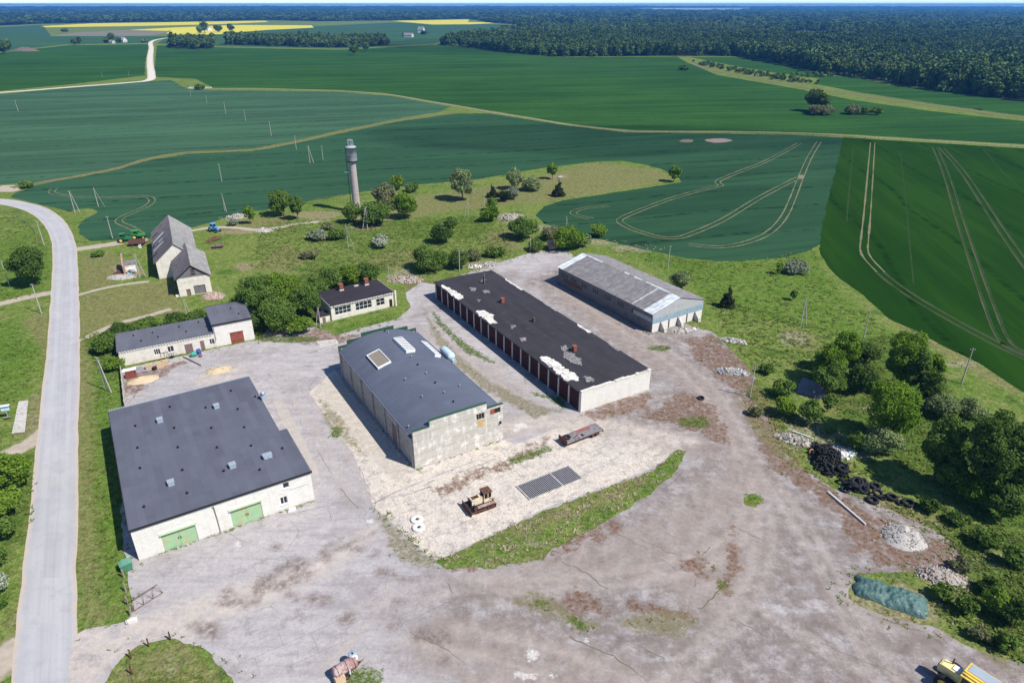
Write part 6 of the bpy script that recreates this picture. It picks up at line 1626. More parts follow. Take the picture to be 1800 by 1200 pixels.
# the woods: too many trees to count, each wood one object of trees set out on the ground
def proto_tree(name, seed, form, mat):
    rng = np.random.default_rng(seed)
    V, Q, T = crown_quads(crown_lobes(form, 1.0, .42 if form != 'round' else .5, rng), 420, .105, rng)
    k = len(V)
    tr = MB().tube([(0, 0, 0), (0, 0, .7)], .014, 4, .006, caps=False)
    V = np.vstack([V, np.array([tuple(p) for p in tr.v])]); Q2 = np.vstack([Q, np.array(tr.f) + k])
    me = np_mesh(name, V, Q2, [mat, M_BARK], face_attrs={'tint': np.concatenate([T, np.zeros(len(tr.f))])}, mat_idx=[0] * len(Q) + [1] * len(tr.f))
    return me
def forest(name, outlines, spacing, hrange, mats, seed, maxr=20000, wide=1.0, minr=0):
    """points inside the outlines, spaced wider with distance, one tree standing on each (geometry nodes)"""
    rng = np.random.default_rng(seed)
    P = []
    for poly in outlines:
        lo, hi = poly.min(0), poly.max(0)
        # rings of distance, each with its own spacing
        r = max(300.0, math.hypot(max(lo[1], 0), 0) * .95)
        far = math.hypot(max(abs(lo[0]), abs(hi[0])), hi[1])
        while r < min(far, maxr):
            sp = spacing(r); dr = sp * 6
            a0, a1 = R(90 - 52), R(90 + 52)
            n = int((a1 - a0) * (r + dr / 2) * dr / (sp * sp))
            a = rng.uniform(a0, a1, n); rr = np.sqrt(rng.uniform(r * r, (r + dr) ** 2, n))
            q = np.stack([rr * np.cos(a), rr * np.sin(a)], 1)
            m = ((q > lo) & (q < hi)).all(1); q = q[m]
            if len(q):
                q = q[sdf(q, poly)[0] > 0]
                P.append(np.column_stack([q, np.full(len(q), sp)]))
            r += dr
    P = np.vstack(P)
    n = len(P)
    me = bpy.data.meshes.new(name)
    me.vertices.add(n)
    me.vertices.foreach_set('co', np.column_stack([P[:, :2], np.zeros(n)]).astype(np.float32).ravel())
    h = rng.uniform(hrange[0] * .8, hrange[1], n) * (1 + .22 * np.sin(P[:, 0] * .031) * np.cos(P[:, 1] * .027)) * (1 + .18 * np.sin(P[:, 0] * .013 + seed) * np.sin(P[:, 1] * .009))
    wd = np.maximum(h * rng.uniform(.8, 1.35, n), P[:, 2] * 2.3 * wide * rng.uniform(.8, 1.3, n))
    at = me.attributes.new('size', 'FLOAT_VECTOR', 'POINT'); at.data.foreach_set('vector', np.column_stack([wd, wd, h]).astype(np.float32).ravel())
    at = me.attributes.new('turn', 'FLOAT', 'POINT'); at.data.foreach_set('value', rng.uniform(0, 6.28, n).astype(np.float32))
    at = me.attributes.new('pick', 'INT', 'POINT'); at.data.foreach_set('value', rng.integers(0, 6, n).astype(np.int32))
    me.update()
    o = tag(link_mesh(name, me), kind='stuff')
    colp = bpy.data.collections.new(name + '_trees')
    for i, f in enumerate(('tall', 'round', 'bush', 'round', 'conifer', 'round')):
        colp.objects.link(bpy.data.objects.new('%s_tree_%d' % (name, i), proto_tree(name + '_tree', seed * 10 + i, f, mats[i % len(mats)])))
    ng = bpy.data.node_groups.new(name + '_nodes', 'GeometryNodeTree')
    ng.interface.new_socket('Geometry', in_out='INPUT', socket_type='NodeSocketGeometry')
    ng.interface.new_socket('Geometry', in_out='OUTPUT', socket_type='NodeSocketGeometry')
    N = ng.nodes; L = ng.links
    gi = N.new('NodeGroupInput'); go = N.new('NodeGroupOutput')
    ci = N.new('GeometryNodeCollectionInfo'); ci.inputs['Collection'].default_value = colp
    ci.inputs['Separate Children'].default_value = True; ci.inputs['Reset Children'].default_value = True
    ip = N.new('GeometryNodeInstanceOnPoints')
    def na(nm, ty):
        a = N.new('GeometryNodeInputNamedAttribute'); a.data_type = ty; a.inputs['Name'].default_value = nm; return a.outputs['Attribute']
    cx = N.new('ShaderNodeCombineXYZ')
    L.new(na('turn', 'FLOAT'), cx.inputs[2])
    L.new(gi.outputs[0], ip.inputs['Points']); L.new(ci.outputs[0], ip.inputs['Instance'])
    ip.inputs['Pick Instance'].default_value = True
    L.new(na('pick', 'INT'), ip.inputs['Instance Index'])
    L.new(cx.outputs[0], ip.inputs['Rotation']); L.new(na('size', 'FLOAT_VECTOR'), ip.inputs['Scale'])
    L.new(ip.outputs[0], go.inputs[0])
    md = o.modifiers.new('trees', 'NODES'); md.node_group = ng
    return n
R1 = GA([(772, 79), (830, 85), (900, 94), (985, 100), (1100, 99.5), (1190, 98.5), (1296, 99), (1330, 106), (1400, 118), (1440, 130), (1490, 134), (1560, 146), (1650, 159), (1720, 169), (1800, 178), (1900, 188), (2200, 225), (2700, 250), (2700, 61), (1462, 61), (1455, 69), (1385, 69), (1376, 60), (1370, 54), (1330, 50), (1100, 48), (950, 50), (880, 58), (800, 70)])
R2 = GA([(302, 85), (340, 87), (376, 85.5), (377, 76), (330, 74), (305, 77)])
R3 = GA([(400, 79), (450, 81), (530, 83), (600, 84), (684, 80.5), (680, 76), (620, 73), (560, 73), (450, 70), (405, 72)])
n1 = forest('forest', [R1], lambda r: max(5.2, r * .0062), (12.5, 19), [M_FOREST, M_FOREST, M_FORESTD], 11)
n2 = forest('small_wood', [R2, R3], lambda r: max(6.0, r * .006), (13, 18), [M_FORESTD, M_FOREST], 12)
FAR = GA([(-1200, 60), (-300, 52), (0, 45.5), (70, 42.5), (160, 40.8), (300, 38.8), (470, 36), (560, 38), (640, 37), (690, 36.5), (825, 33.8), (860, 40), (900, 43), (960, 46), (1100, 46), (1300, 48), (1368, 52), (1385, 56.5), (1450, 55.8), (1470, 59), (2700, 59), (3400, 40), (3400, 19), (1320, 18.2), (1300, 20), (1130, 20), (1100, 17.5), (900, 15.5), (700, 17.5), (400, 17), (-1400, 17)])
n3 = forest('far_forest', [FAR], lambda r: max(12, r * .0085), (13, 20), [M_FORESTD, M_FORESTD, M_FOREST], 13, 9000, 1.0)
HOR = GA([(-2600, 13.0), (-800, 16.8), (900, 15.0), (1100, 16.8), (1130, 13.8), (1320, 13.6), (1330, 17.6), (2600, 17.6), (4400, 13.0)])
n4 = forest('horizon_forest', [HOR], lambda r: r * .010, (18, 28), [M_FORESTD], 14, 15400, 1.0)
SCR = GA([(1215, 109), (1245, 119), (1290, 128), (1345, 139), (1380, 143), (1430, 150), (1440, 147), (1380, 139), (1300, 124), (1240, 110)])
n5 = forest('scrub', [SCR, GA([(1372, 137), (1440, 137), (1500, 134), (1440, 129)])], lambda r: 6.0, (2.5, 5.5), [M_FOREST], 15, wide=.55)
print('forest trees', n1, n2, n3, n4, n5)
for nm, poly in (('forest_floor', R1), ('forest_floor', R2), ('forest_floor', R3), ('forest_floor', FAR)):
    k = len(poly)
    c = [tuple((*p, .07)) for p in poly]
    me = bpy.data.meshes.new(nm); me.from_pydata(c, [], [list(range(k))[::-1] if np.sum(poly[:, 0] * np.roll(poly[:, 1], -1) - np.roll(poly[:, 0], -1) * poly[:, 1]) < 0 else list(range(k))])
    me.materials.append(M_FLOOR)
    tag(link_mesh(nm, me), kind='structure')
# ---------------------------------------------------------------- poles
def make_pole(kind, strut=None):
    root = empty('utility_pole', 'pole', 'pole', (0, 0, -50))
    MB().tube([(0, 0, -.2), (0, 0, 9.0)], .17, 8, .11).build('post', M_POLE, root)
    if kind == 's':
        MB().box(-.55, .55, -.05, .05, 8.45, 8.57).build('crossarm', M_DWOOD, root)
        for x in (-.48, 0.48):
            MB().lathe([(.03, 8.57), (.03, 8.65), (.07, 8.67), (.06, 8.80), (0, 8.84)], 8, M=Matrix.Translation((x, 0, 0))).build('insulator', M_INSUL, root)
    if kind == 'a':
        MB().tube([(1.9, 0, -.2), (.22, 0, 8.6)], .15, 8, .10).build('strut', M_POLE, root)
        MB().box(-.5, .5, -.05, .05, 8.65, 8.77).build('crossarm', M_DWOOD, root)
        for x in (-.44, 0.44):
            MB().lathe([(.03, 8.77), (.03, 8.85), (.07, 8.87), (.06, 9.0), (0, 9.04)], 8, M=Matrix.Translation((x, 0, 0))).build('insulator', M_INSUL, root)
    if kind == 'w':
        MB().tube([(3.4, 0, .0), (.15, 0, 8.2)], .05, 6).build('guy_strut', M_POLE, root)
        MB().box(-.45, .45, -.05, .05, 8.5, 8.6).build('crossarm', M_DWOOD, root)
    return root
PP = {k: make_pole(k) for k in 'saw'}
used = set()
POLES = [  # base px, top row, kind, heading of the strut (deg), label
    (187, 686, 628, 'a', -28, 'strutted concrete pole on the grass between the road and the workshop'),
    (73, 551, 499, 's', 0, 'single pole left of the road just below the side track'),
    (17, 503, 459, 's', 0, 'single pole at the left edge behind the lone dark meadow tree'),
    (78, 432, 388, 's', 0, 'single pole inside the road bend above the dark meadow tree'),
    (132, 374, 336, 'a', 60, 'strutted pole at the field edge just outside the road bend'),
    (173, 363, 329, 'w', -10, 'pole with a long slanting stay in the field corner beyond the bend'),
    (198, 419, 380, 's', 0, 'single pole at the field edge left of the old barn'),
    (246, 488, 446, 'a', 40, 'strutted pole between the ruined shed and the barn'),
    (395, 371, 341, 'a', -40, 'strutted pole at the field edge above the blue tractor'),
    (329, 556, 526, 'a', 10, 'dark strutted pole behind the low workshop roof'),
    (386, 530, 499, 'w', -30, 'strutted pole by the pink rubble at the barn corner'),
    (612, 436, 394, 'w', -35, 'pole with a slanting stay alone in the middle meadow'),
    (646, 403, 364, 'a', 200, 'strutted pole in front of the water tower bushes'),
    (684, 491, 463, 'w', -20, 'thin pole with a stay behind the right end of the chimneyed building'),
    (823, 382, 352, 'a', 195, 'strutted pole below the big pale willow'),
    (851, 362, 334, 's', 0, 'single pole beside the small dark spruce'),
    (808, 478, 437, 's', 0, 'white single pole at the far end of the garage row'),
    (932, 444, 414, 's', 0, 'single pole left of the round bush by the rusty tank'),
    (995, 402, 380, 'a', 20, 'strutted pole at the dark field edge behind the large dense bush'),
    (1174, 472, 432, 's', 0, 'single pole on the right meadow behind the shed'),
    (1407, 573, 524, 'a', 12, 'wide legged pole alone on the right meadow'),
    (1518, 594, 545, 's', 0, 'single pole behind the left trees of the right grove'),
    (1690, 674, 612, 's', 0, 'single pole at the edge of the green field right of the grove'),
    (545, 287, 257, 'a', 20, 'strutted pole of a pair in the dark field left of the water tower'),
    (568, 281, 256, 's', 0, 'single pole of a pair in the dark field left of the water tower'),
    (390, 319, 288, 's', 0, 'single pole in the dark field above the barn'),
    (521, 263, 238, 's', 0, 'pole on the dry grass strip between the two left fields'),
    (477, 239, 214, 's', 0, 'nearest of the field poles beyond the dry grass strip'),
    (432, 213, 194, 's', 0, 'second of the field poles beyond the dry grass strip'),
    (397, 200, 180, 's', 0, 'third of the field poles beyond the dry grass strip'),
    (364, 182, 168, 's', 0, 'fourth of the field poles beyond the dry grass strip'),
    (336, 171, 159, 's', 0, 'farthest of the field poles near the stony heap'),
    (32, 196, 176, 's', 0, 'lone pole in the left part of the blue green field'),
    (564, 577, 540, 'a', 190, 'strutted pole in front of the white annex'),
    (1318, 698, 640, 's', 0, 'pole among weeds at the yard edge below the scrap metal'),
    (180, 136, 126, 's', 0, 'pole in the far field before the gravel road'),
    (227, 134, 125, 's', 0, 'pole in the far field nearest the gravel road corner'),
]
POLE_POS = []
for (px, by, ty, k, hd, lab) in POLES:
    o = PP[k] if k not in used else copy_tree(PP[k])
    used.add(k)
    x, y = G(px, by); h = min(height_at(px, by, ty), 13.0)
    o.location = (x, y, 0); o.rotation_euler = (0, 0, R(hd)); o.scale = (h / 9, h / 9, h / 9) if h < 9 else (1, 1, h / 9)
    tag(o, lab, 'pole', 'poles of the overhead lines')
    POLE_POS.append((x, y, h))

# ---------------------------------------------------------------- tyres
def tyre_mesh(name, ro, ri, w):
    prof = [(ri, -w * .32), (ri + (ro - ri) * .45, -w * .5), (ro * .95, -w * .46), (ro, -w * .34), (ro, w * .34), (ro * .95, w * .46), (ri + (ro - ri) * .45, w * .5), (ri, w * .32), (ri + (ro - ri) * .25, w * .2), (ri + (ro - ri) * .7, 0), (ri + (ro - ri) * .25, -w * .2)]
    mb = MB().lathe(prof, 20, close=True)
    for k in range(20):                 # tread blocks
        a = 2 * math.pi * k / 20
        mb.cbox((math.cos(a) * (ro + .004), math.sin(a) * (ro + .004), (w * .17 if k % 2 else -w * .17)), (.05 * ro, .17 * ro, w * .36), 0, (0, 0, a))
    o = mb.build(name, M_TYRE)
    return o
t_small = tyre_mesh('tyre', .42, .24, .24)
t_big = tyre_mesh('tyre', .82, .42, .46)
def place_tyre(src, x, y, z, rot, label, group, s=1.0):
    first = 'placed' not in src
    if first: src['placed'] = 1; o = src
    else:
        o = src.copy(); COL.objects.link(o)
    if 'placed' in o: pass
    o.location = (x, y, z); o.rotation_euler = rot; o.scale = (s, s, s)
    tag(o, label, 'tyre', group)
    return o
rt = random.Random(21)
hx, hy = G(1449, 812)
cnt = 0
for i in range(112):
    for _ in range(30):
        a = rt.uniform(0, 6.28); r = math.sqrt(rt.random())
        px = 1448 + math.cos(a) * r * 29 + 4; py = 808 + math.sin(a) * r * 27 + math.cos(a) * r * 10
        break
    zz_ = max(0.16, 1.55 * (1 - r ** 1.5)) + rt.uniform(-.1, .12)
    x, y = G(px, py)
    y -= zz_ * .3
    flat = rt.random() < .5
    rot = (rt.uniform(-.5, .5), rt.uniform(-.5, .5), 0) if flat or zz_ < .4 else (rt.uniform(.5, 1.5), rt.uniform(-.4, .4), rt.uniform(0, 6))
    place_tyre(t_small, x, y, zz_ + (0 if flat else .12), rot, 'black car tyre piled in the big tyre heap at the yard edge', 'tyres of the big heap', rt.uniform(.8, 1.15))
for i in range(26):
    px = 1478 + 40 * rt.random() + rt.uniform(-6, 6); f = (px - 1478) / 40
    py = 836 + 26 * f + rt.uniform(-11, 11)
    x, y = G(px, py)
    place_tyre(t_big if i % 2 else t_small, x, y, rt.uniform(.22, .85) if i % 2 else rt.uniform(.15, .7), (rt.uniform(-.7, .7), rt.uniform(-.7, .7), rt.uniform(0, 6)), 'tractor tyre thrown on the low middle heap of tyres' if i % 2 else 'small tyre thrown on the low middle heap of tyres', 'tyres of the middle heap' if i % 2 else 'small tyres of the middle heap', rt.uniform(.8, 1.05))
for (px, py, z, rot, lab, s) in (
        (1533, 881, .24, (.05, .02, 0), 'lower tractor tyre of the flat pair right of the heaps', 1.0), (1541, 872, .60, (.25, .1, 0), 'upper tractor tyre leaning on the flat pair right of the heaps', .9),
        (1567, 876, .25, (-.06, .05, 0), 'large tractor tyre lying flat between the leaning pair and the last tyre', 1.0), (1596, 886, .25, (.04, -.03, 0), 'last large tractor tyre lying flat at the right end of the tyre line', 1.05),
        (1538, 856, .2, (.06, .08, 0), 'grey worn tyre lying in the grass behind the leaning pair', .95), (1552, 877, .16, (.1, 0, 0), 'small tyre squeezed between two large flat tyres', .5),
        (1582, 886, .16, (0, .12, 0), 'small tyre beside the last large tyre', .55), (1485, 862, .16, (.05, .1, 0), 'tyre lying alone below the tyre heaps', .8), (1232, 701, .2, (.1, 0, 0), 'lone dark tyre on the mossy asphalt by the pale track', .7)):
    x, y = G(px, py)
    place_tyre(t_big, x, y, z, rot, lab, None, s)
# an odd one, orange, on edge
o = tyre_mesh('tyre', .42, .25, .2); o.data.materials[0] = simple('orange_cast_iron', (0.45, 0.22, 0.1), .2, 2, .8)
x, y = G(1425, 797); o.location = (x, y, .42); o.rotation_euler = (1.4, 0, .4); tag(o, 'small orange ring standing on edge left of the big tyre heap', 'ring')

# ---------------------------------------------------------------- machines
def wheel(parent, x, y, z, r, w, axis='y', rim=None, name='wheel'):
    M = Matrix.Translation((x, y, z)) @ (Matrix.Rotation(math.pi / 2, 4, 'X') if axis == 'y' else Matrix.Rotation(math.pi / 2, 4, 'Y'))
    prof = [(r * .55, -w * .4), (r * .9, -w * .5), (r, -w * .35), (r, w * .35), (r * .9, w * .5), (r * .55, w * .4)]
    o = MB().lathe(prof, 18, M=M, close=True).build(name, M_TYRE, parent)
    rm = MB().lathe([(0, -w * .22), (r * .2, -w * .25), (r * .54, -w * .12), (r * .555, -w * .38), (r * .555, w * .38), (r * .54, w * .12), (r * .2, w * .25), (0, w * .22)], 16, M=M)
    rm.build('rim', rim or M_RUST, o)
    return o
def make_dozer():
    x, y = G(847, 889)
    b = empty('bulldozer', 'rusty bulldozer with a cream cab and bonnet standing on the pale concrete', 'bulldozer', (x, y, .03), R(209))
    # local x forward
    for s in (-1, 1):
        yc = s * .98
        tr = MB()
        n = 40
        pts = []
        for i in range(n):                       # oval track of cleats
            t = i / n * 2 * (2.5 + math.pi * .38); L = 2.5; r = .38
            if t < L: p = (-1.25 + t, 2 * r); a = 0
            elif t < L + math.pi * r: q = (t - L) / r; p = (1.25 + r * math.sin(q), r + r * math.cos(q)); a = q
            elif t < 2 * L + math.pi * r: p = (1.25 - (t - L - math.pi * r), 0); a = 0
            else: q = (t - 2 * L - math.pi * r) / r; p = (-1.25 - r * math.sin(q), r - r * math.cos(q)); a = q
            tr.cbox((p[0], yc, p[1] + .03), (.19, .44, .07), 0, (0, a, 0))
        track = tr.build('track', M_RUST, b)
        MB().box(-1.2, 1.2, yc - .12, yc + .12, .18, .66).build('track_frame', M_DARK, track)
        for i in range(5):
            MB().lathe([(0, -.13), (.15, -.13), (.17, 0), (.15, .13), (0, .13)], 10, M=Matrix.Translation((-1.0 + .5 * i, yc, .26)) @ Matrix.Rotation(math.pi / 2, 4, 'X')).build('roller', M_RUST, track)
        for xx in (-1.25, 1.25):
            MB().lathe([(.05, -.1), (.33, -.1), (.33, .1), (.05, .1)], 14, M=Matrix.Translation((xx, yc, .41)) @ Matrix.Rotation(math.pi / 2, 4, 'X'), close=True).build('idler', M_RUST, track)
        MB().box(-1.5, 1.1, yc - .24, yc + .26, .86, .92).build('mudguard', M_RUSTP, b)
        MB().tube([(.2, s * 1.28, .45), (2.2, s * 1.28, .45)], .09, 6).build('push_arm', M_RUST, b)
        MB().tube([(1.3, s * .55, 1.2), (2.15, s * .7, .75)], .06, 6).build('lift_ram', M_DARK, b)
    MB().box(-1.5, 1.5, -.7, .7, .45, .95).build('chassis', M_DARK, b)
    hood = MB().prism([(.15, .95), (1.65, .95), (1.72, 1.2), (1.7, 1.75), (1.55, 1.85), (.1, 1.95), (.1, 1.2)], -.5, .5, 'y').build('bonnet', M_CREAM, b)
    MB().box(.5, 1.5, -.3, .3, 1.87, 1.93).build('rusted_top', M_RUST, hood)
    MB().box(1.723, 1.76, -.4, .4, 1.05, 1.65).build('radiator_grille', M_DARK, hood)
    MB().tube([(.8, .2, 1.9), (.8, .2, 2.5)], .06, 8).build('exhaust_pipe', M_RUST, hood)
    cab = MB()
    cab.box(-1.25, -.05, -.62, .62, .95, 1.55)
    for xx in (-1.25, -.72, -.13):
        for yy in (-.62, .54): cab.box(xx, xx + .08, yy, yy + .08, 1.55, 2.35)
    cab.box(-1.25, -.05, -.62, .62, 2.35, 2.43)
    c = cab.build('cab', M_CREAM, b)
    MB().box(-1.32, .02, -.7, .7, 2.433, 2.5).build('cab_roof', M_RUST, c)
    g = MB().box(-1.2, -.1, -.60, -.57, 1.55, 2.35).box(-1.2, -.1, .57, .60, 1.55, 2.35).box(-1.22, -1.19, -.54, .54, 1.55, 2.35).box(-.11, -.08, -.54, .54, 1.55, 2.35)
    g.build('cab_windows', M_VOID, c)
    bl = MB()
    prof = [(2.30, .08), (2.22, .35), (2.20, .65), (2.30, 1.0), (2.36, 1.0), (2.27, .65), (2.29, .35), (2.38, .05)]
    bl.prism(prof, -1.5, 1.5, 'y').box(2.15, 2.22, -1.5, 1.5, .3, .42)
    bl.build('blade', M_RUST, b)
    MB().tube([(-1.5, 0, .6), (-2.0, 0, .55)], .07, 6).build('tow_hook', M_RUST, b)
make_dozer()
def make_trailer():
    x, y = G(997, 787)
    b = empty('flatbed_trailer', 'long rusty flatbed trailer with a red headboard and one rear axle', 'trailer', (x, y, .03), R(31))
    L, W, Z = 7.0, 2.2, .66
    b.rotation_euler = (0, R(-2.2), R(31))
    bed = MB().box(0, L, 0, W, Z, Z + .07).build('bed', simple('grey_bed_boards', (0.25, 0.235, 0.24), .3, 1.2, .8, dirt=(.15, .11, .10)), b)
    MB().box(2.9, 5.6, 1.4, W - .06, Z + .072, Z + .09).build('rust_red_plate', simple('faded_red_paint', (0.30, 0.10, 0.085), .3, 1.5, .8, dirt=(.2, .15, .14)), bed)
    MB().tube([(1.6, .5, Z + .12), (3.0, 1.2, Z + .12)], .05, 6).box(3.2, 3.5, .3, .9, Z + .072, Z + .14).build('loose_iron', M_DARK, bed)
    MB().lathe([(.28, 0), (.62, 0), (.66, .12), (.62, .24), (.28, .24)], 16, M=Matrix.Translation((.85, 1.35, Z + .075)), close=True).build('spare_tyre', M_TYRE, b)
    MB().box(-.07, -.003, -.05, W + .05, Z - .25, Z + .62).build('headboard', simple('rust_red_headboard', (0.17, 0.05, 0.037), .35, 1.5, .8), b)
    MB().box(0.05, L - .1, -.05, -.003, Z - .06, Z + .05).box(0.05, L - .1, W + .003, W + .05, Z - .06, Z + .05).build('side_rail', M_RUST, b)
    MB().box(.3, L - .2, .6, .72, Z - .2, Z - .003).box(.3, L - .2, W - .72, W - .6, Z - .2, Z - .003).box(.1, .25, .5, W - .5, 0.0, Z - .003).build('chassis', M_DARK, b)
    MB().box(L + .003, L + .06, 0, W, Z - .4, Z + .08).build('tail_plate', M_DARK, b)
    for yy in (.14, W - .14):
        for xx in (5.1, 5.9): wheel(b, xx, yy, .34, .36, .26)
make_trailer()
def make_tanker():
    x, y = G(606, 1184)
    b = empty('tank_trailer', 'small rusty tank trailer with a grey round lid on the yard', 'tank trailer', (x, y, .02), R(40))
    M = Matrix.Translation((0, 0, 1.0)) @ Matrix.Rotation(math.pi / 2, 4, 'Y')
    MB().lathe([(0, -1.25), (.35, -1.22), (.58, -1.1), (.62, -.95), (.62, 1.2), (.58, 1.32), (.35, 1.42), (0, 1.45)], 22, M=M).build('tank', M_RUSTP, b)
    for xx in (-.8, .2, 1.0):
        MB().lathe([(.621, -.03), (.645, -.03), (.645, .03), (.621, .03)], 22, M=Matrix.Translation((xx, 0, 1.0)) @ Matrix.Rotation(math.pi / 2, 4, 'Y'), close=True).build('tank_band', M_RUST, b)
    ld = MB().lathe([(0.1, 1.74), (.14, 1.76), (.42, 1.72), (.46, 1.66), (.46, 1.55), (.0, 1.55)], 18, M=Matrix.Translation((1.25, .35, .0))).build('lid', M_GALV, b)
    MB().tube([(1.25, .35, 1.74), (1.25, .35, 1.84)], .09, 8).build('lid_knob', M_DARK, ld)
    MB().tube([(1.4, -.2, 1.35), (1.4, -.2, 1.75)], .14, 10).build('filler_neck', M_WHITE, b)
    MB().box(-.9, 1.3, -.35, -.25, .3, .45).box(-.9, 1.3, .25, .35, .3, .45).build('chassis', M_RUST, b)
    MB().tube([(1.3, .3, .38), (2.0, 0, .38), (2.2, 0, .38)], .05, 6).tube([(1.3, -.3, .38), (2.0, 0, .36)], .05, 6).build('drawbar', M_RUST, b)
    for yy in (-.75, .75): wheel(b, -.1, yy, .38, .38, .2)
    MB().box(.3, .4, -.66, -.62, .3, 1.0).build('marker_post', M_WHITE, b)
make_tanker()
def make_big_tractor():
    x, y = G(1690, 1180, 3.0)
    b = empty('wheeled_tractor', 'big yellow tractor with a long pale bonnet and a grey topped cab', 'tractor', (x + 1.2, y - .5, 0), R(126))
    # local x points along the bonnet; the cab front stands at x = .9
    H = 3.05
    MB().prism([(.9, 1.25), (3.0, 1.25), (3.12, 1.5), (3.05, 2.1), (2.85, 2.2), (.9, 2.3)], -.52, .52, 'y').build('bonnet', M_LYELLOW, b)
    MB().box(1.2, 1.95, -.42, .3, 2.29, 2.36).build('bonnet_hatch', M_WHITE, b)
    MB().box(3.123, 3.16, -.4, .4, 1.35, 1.9).build('radiator_grille', M_DARK, b)
    MB().tube([(2.2, -.4, 2.2), (2.2, -.4, 3.0)], .07, 8).build('exhaust_pipe', M_RUST, b)
    c = MB().box(-1.9, .897, -1.1, 1.1, 1.2, 1.9)
    for xx in (-1.9, -.5, .79):
        for yy in (-1.1, 1.0): c.box(xx, xx + .1, yy, yy + .1, 1.9, H - .12)
    cab = c.build('cab', M_YELLOW, b)
    MB().box(-1.85, .85, -1.05, 1.05, 1.903, H - .125).build('cab_glass', M_GLASS, cab)
    rf = MB().box(-2.0, 1.0, -1.2, 1.2, H - .117, H).build('cab_roof', M_YELLOW, cab)
    MB().box(-1.8, .8, -1.1, .1, H + .003, H + .05).build('roof_panel', M_GALV, rf)
    for yy in (.3, .68): MB().box(-.9, .85, yy, yy + .24, H + .003, H + .16).build('roof_rib', M_YELLOW, rf)
    MB().box(-4.2, 2.9, -.45, .45, .75, 1.197).box(-4.2, -1.95, -1.0, 1.0, 1.2, 1.35).build('chassis', M_RUST, b)
    for xx in (2.0, -2.6):
        for yy in (-1.25, 1.25):
            wheel(b, xx, yy, .85, .85, .6, rim=M_YELLOW)
    MB().tube([(.6, 1.15, 1.2), (1.6, 1.5, 1.0), (2.0, 1.6, .4)], .08, 6).tube([(.2, 1.15, .9), (1.2, 1.55, .5)], .08, 6).build('steps', M_RUST, b)
make_big_tractor()
def make_tractor(px, py, rz, paint, label, rimm):
    x, y = G(px, py)
    b = empty('tractor', label, 'tractor', (x, y, 0), R(rz))
    MB().prism([(.1, .75), (1.9, .75), (1.95, 1.0), (1.9, 1.35), (.1, 1.5)], -.38, .38, 'y').build('bonnet', paint, b)
    MB().box(-1.3, 1.9, -.25, .25, .5, .748).build('chassis', M_DARK, b)
    cab = MB()
    for xx in (-1.2, .0):
        for yy in (-.62, .54): cab.box(xx, xx + .08, yy, yy + .08, 1.2, 2.35)
    cab.box(-1.2, .08, -.62, .62, .8, 1.2)
    c = cab.build('cab', paint, b)
    MB().box(-1.3, .18, -.72, .72, 2.353, 2.5).build('cab_roof', paint, c)
    MB().box(-1.15, .03, -.58, .58, 1.203, 2.348).build('cab_glass', M_GLASS, c)
    for yy in (-.95, .95):
        wheel(b, -.8, yy, .78, .78, .42, rim=rimm); wheel(b, 1.45, yy * .85, .45, .45, .26, rim=rimm)
        MB().prism([(-1.45, 1.45), (-.2, 1.45), (-.05, 1.2), (-.2, 1.6), (-1.4, 1.6), (-1.6, 1.3)], yy - .22, yy + .22, 'y').build('mudguard', paint, b)
    MB().tube([(1.2, .2, 1.4), (1.2, .2, 2.2)], .05, 6).build('exhaust_pipe', M_DARK, b)
    return b
make_tractor(221, 425, 10, M_TRGREEN, 'dark green tractor with a yellow plate parked on the sandy track before the barn', M_YELLOW)
make_tractor(244, 419, 15, simple('bright_green_paint', (0.05, .30, .05), .2, 1.5, .4), 'brighter green tractor standing behind the brown trailer near the barn', M_YELLOW)
make_tractor(378, 407, -35, M_TRBLUE, 'small blue tractor parked right of the old barn', M_WHITE)
def make_cart(px, py, rz, L, W, label, m, sides=.5, z=.75):
    x, y = G(px, py)
    b = empty('farm_trailer', label, 'trailer', (x, y, 0), R(rz))
    MB().box(0, L, 0, W, z, z + .08).build('bed', m, b)
    MB().box(0, L, 0, .06, z + .083, z + sides).box(0, L, W - .06, W, z + .083, z + sides).box(0, .06, .063, W - .063, z + .083, z + sides).box(L - .06, L, .063, W - .063, z + .083, z + sides).build('side_boards', m, b)
    MB().box(.3, L - .2, W * .3, W * .7, z - .25, z - .003).build('chassis', M_DARK, b)
    MB().tube([(0, W / 2, z - .15), (-1.2, W / 2, z - .3)], .05, 6).build('drawbar', M_RUST, b)
    for xx in (L * .25, L * .78):
        for yy in (.05, W - .05): wheel(b, xx, yy, .38, .38, .22)
make_cart(227, 434, 12, 4.0, 2.0, 'brown box trailer standing in front of the green tractors', simple('brown_trailer_paint', (.16, .075, .065), .25, 1.5, .8), .9)
make_cart(374, 438, 22, 3.0, 2.0, 'low flat mauve trailer alone on the grass right of the barn', M_MAUVE, .2, .55)
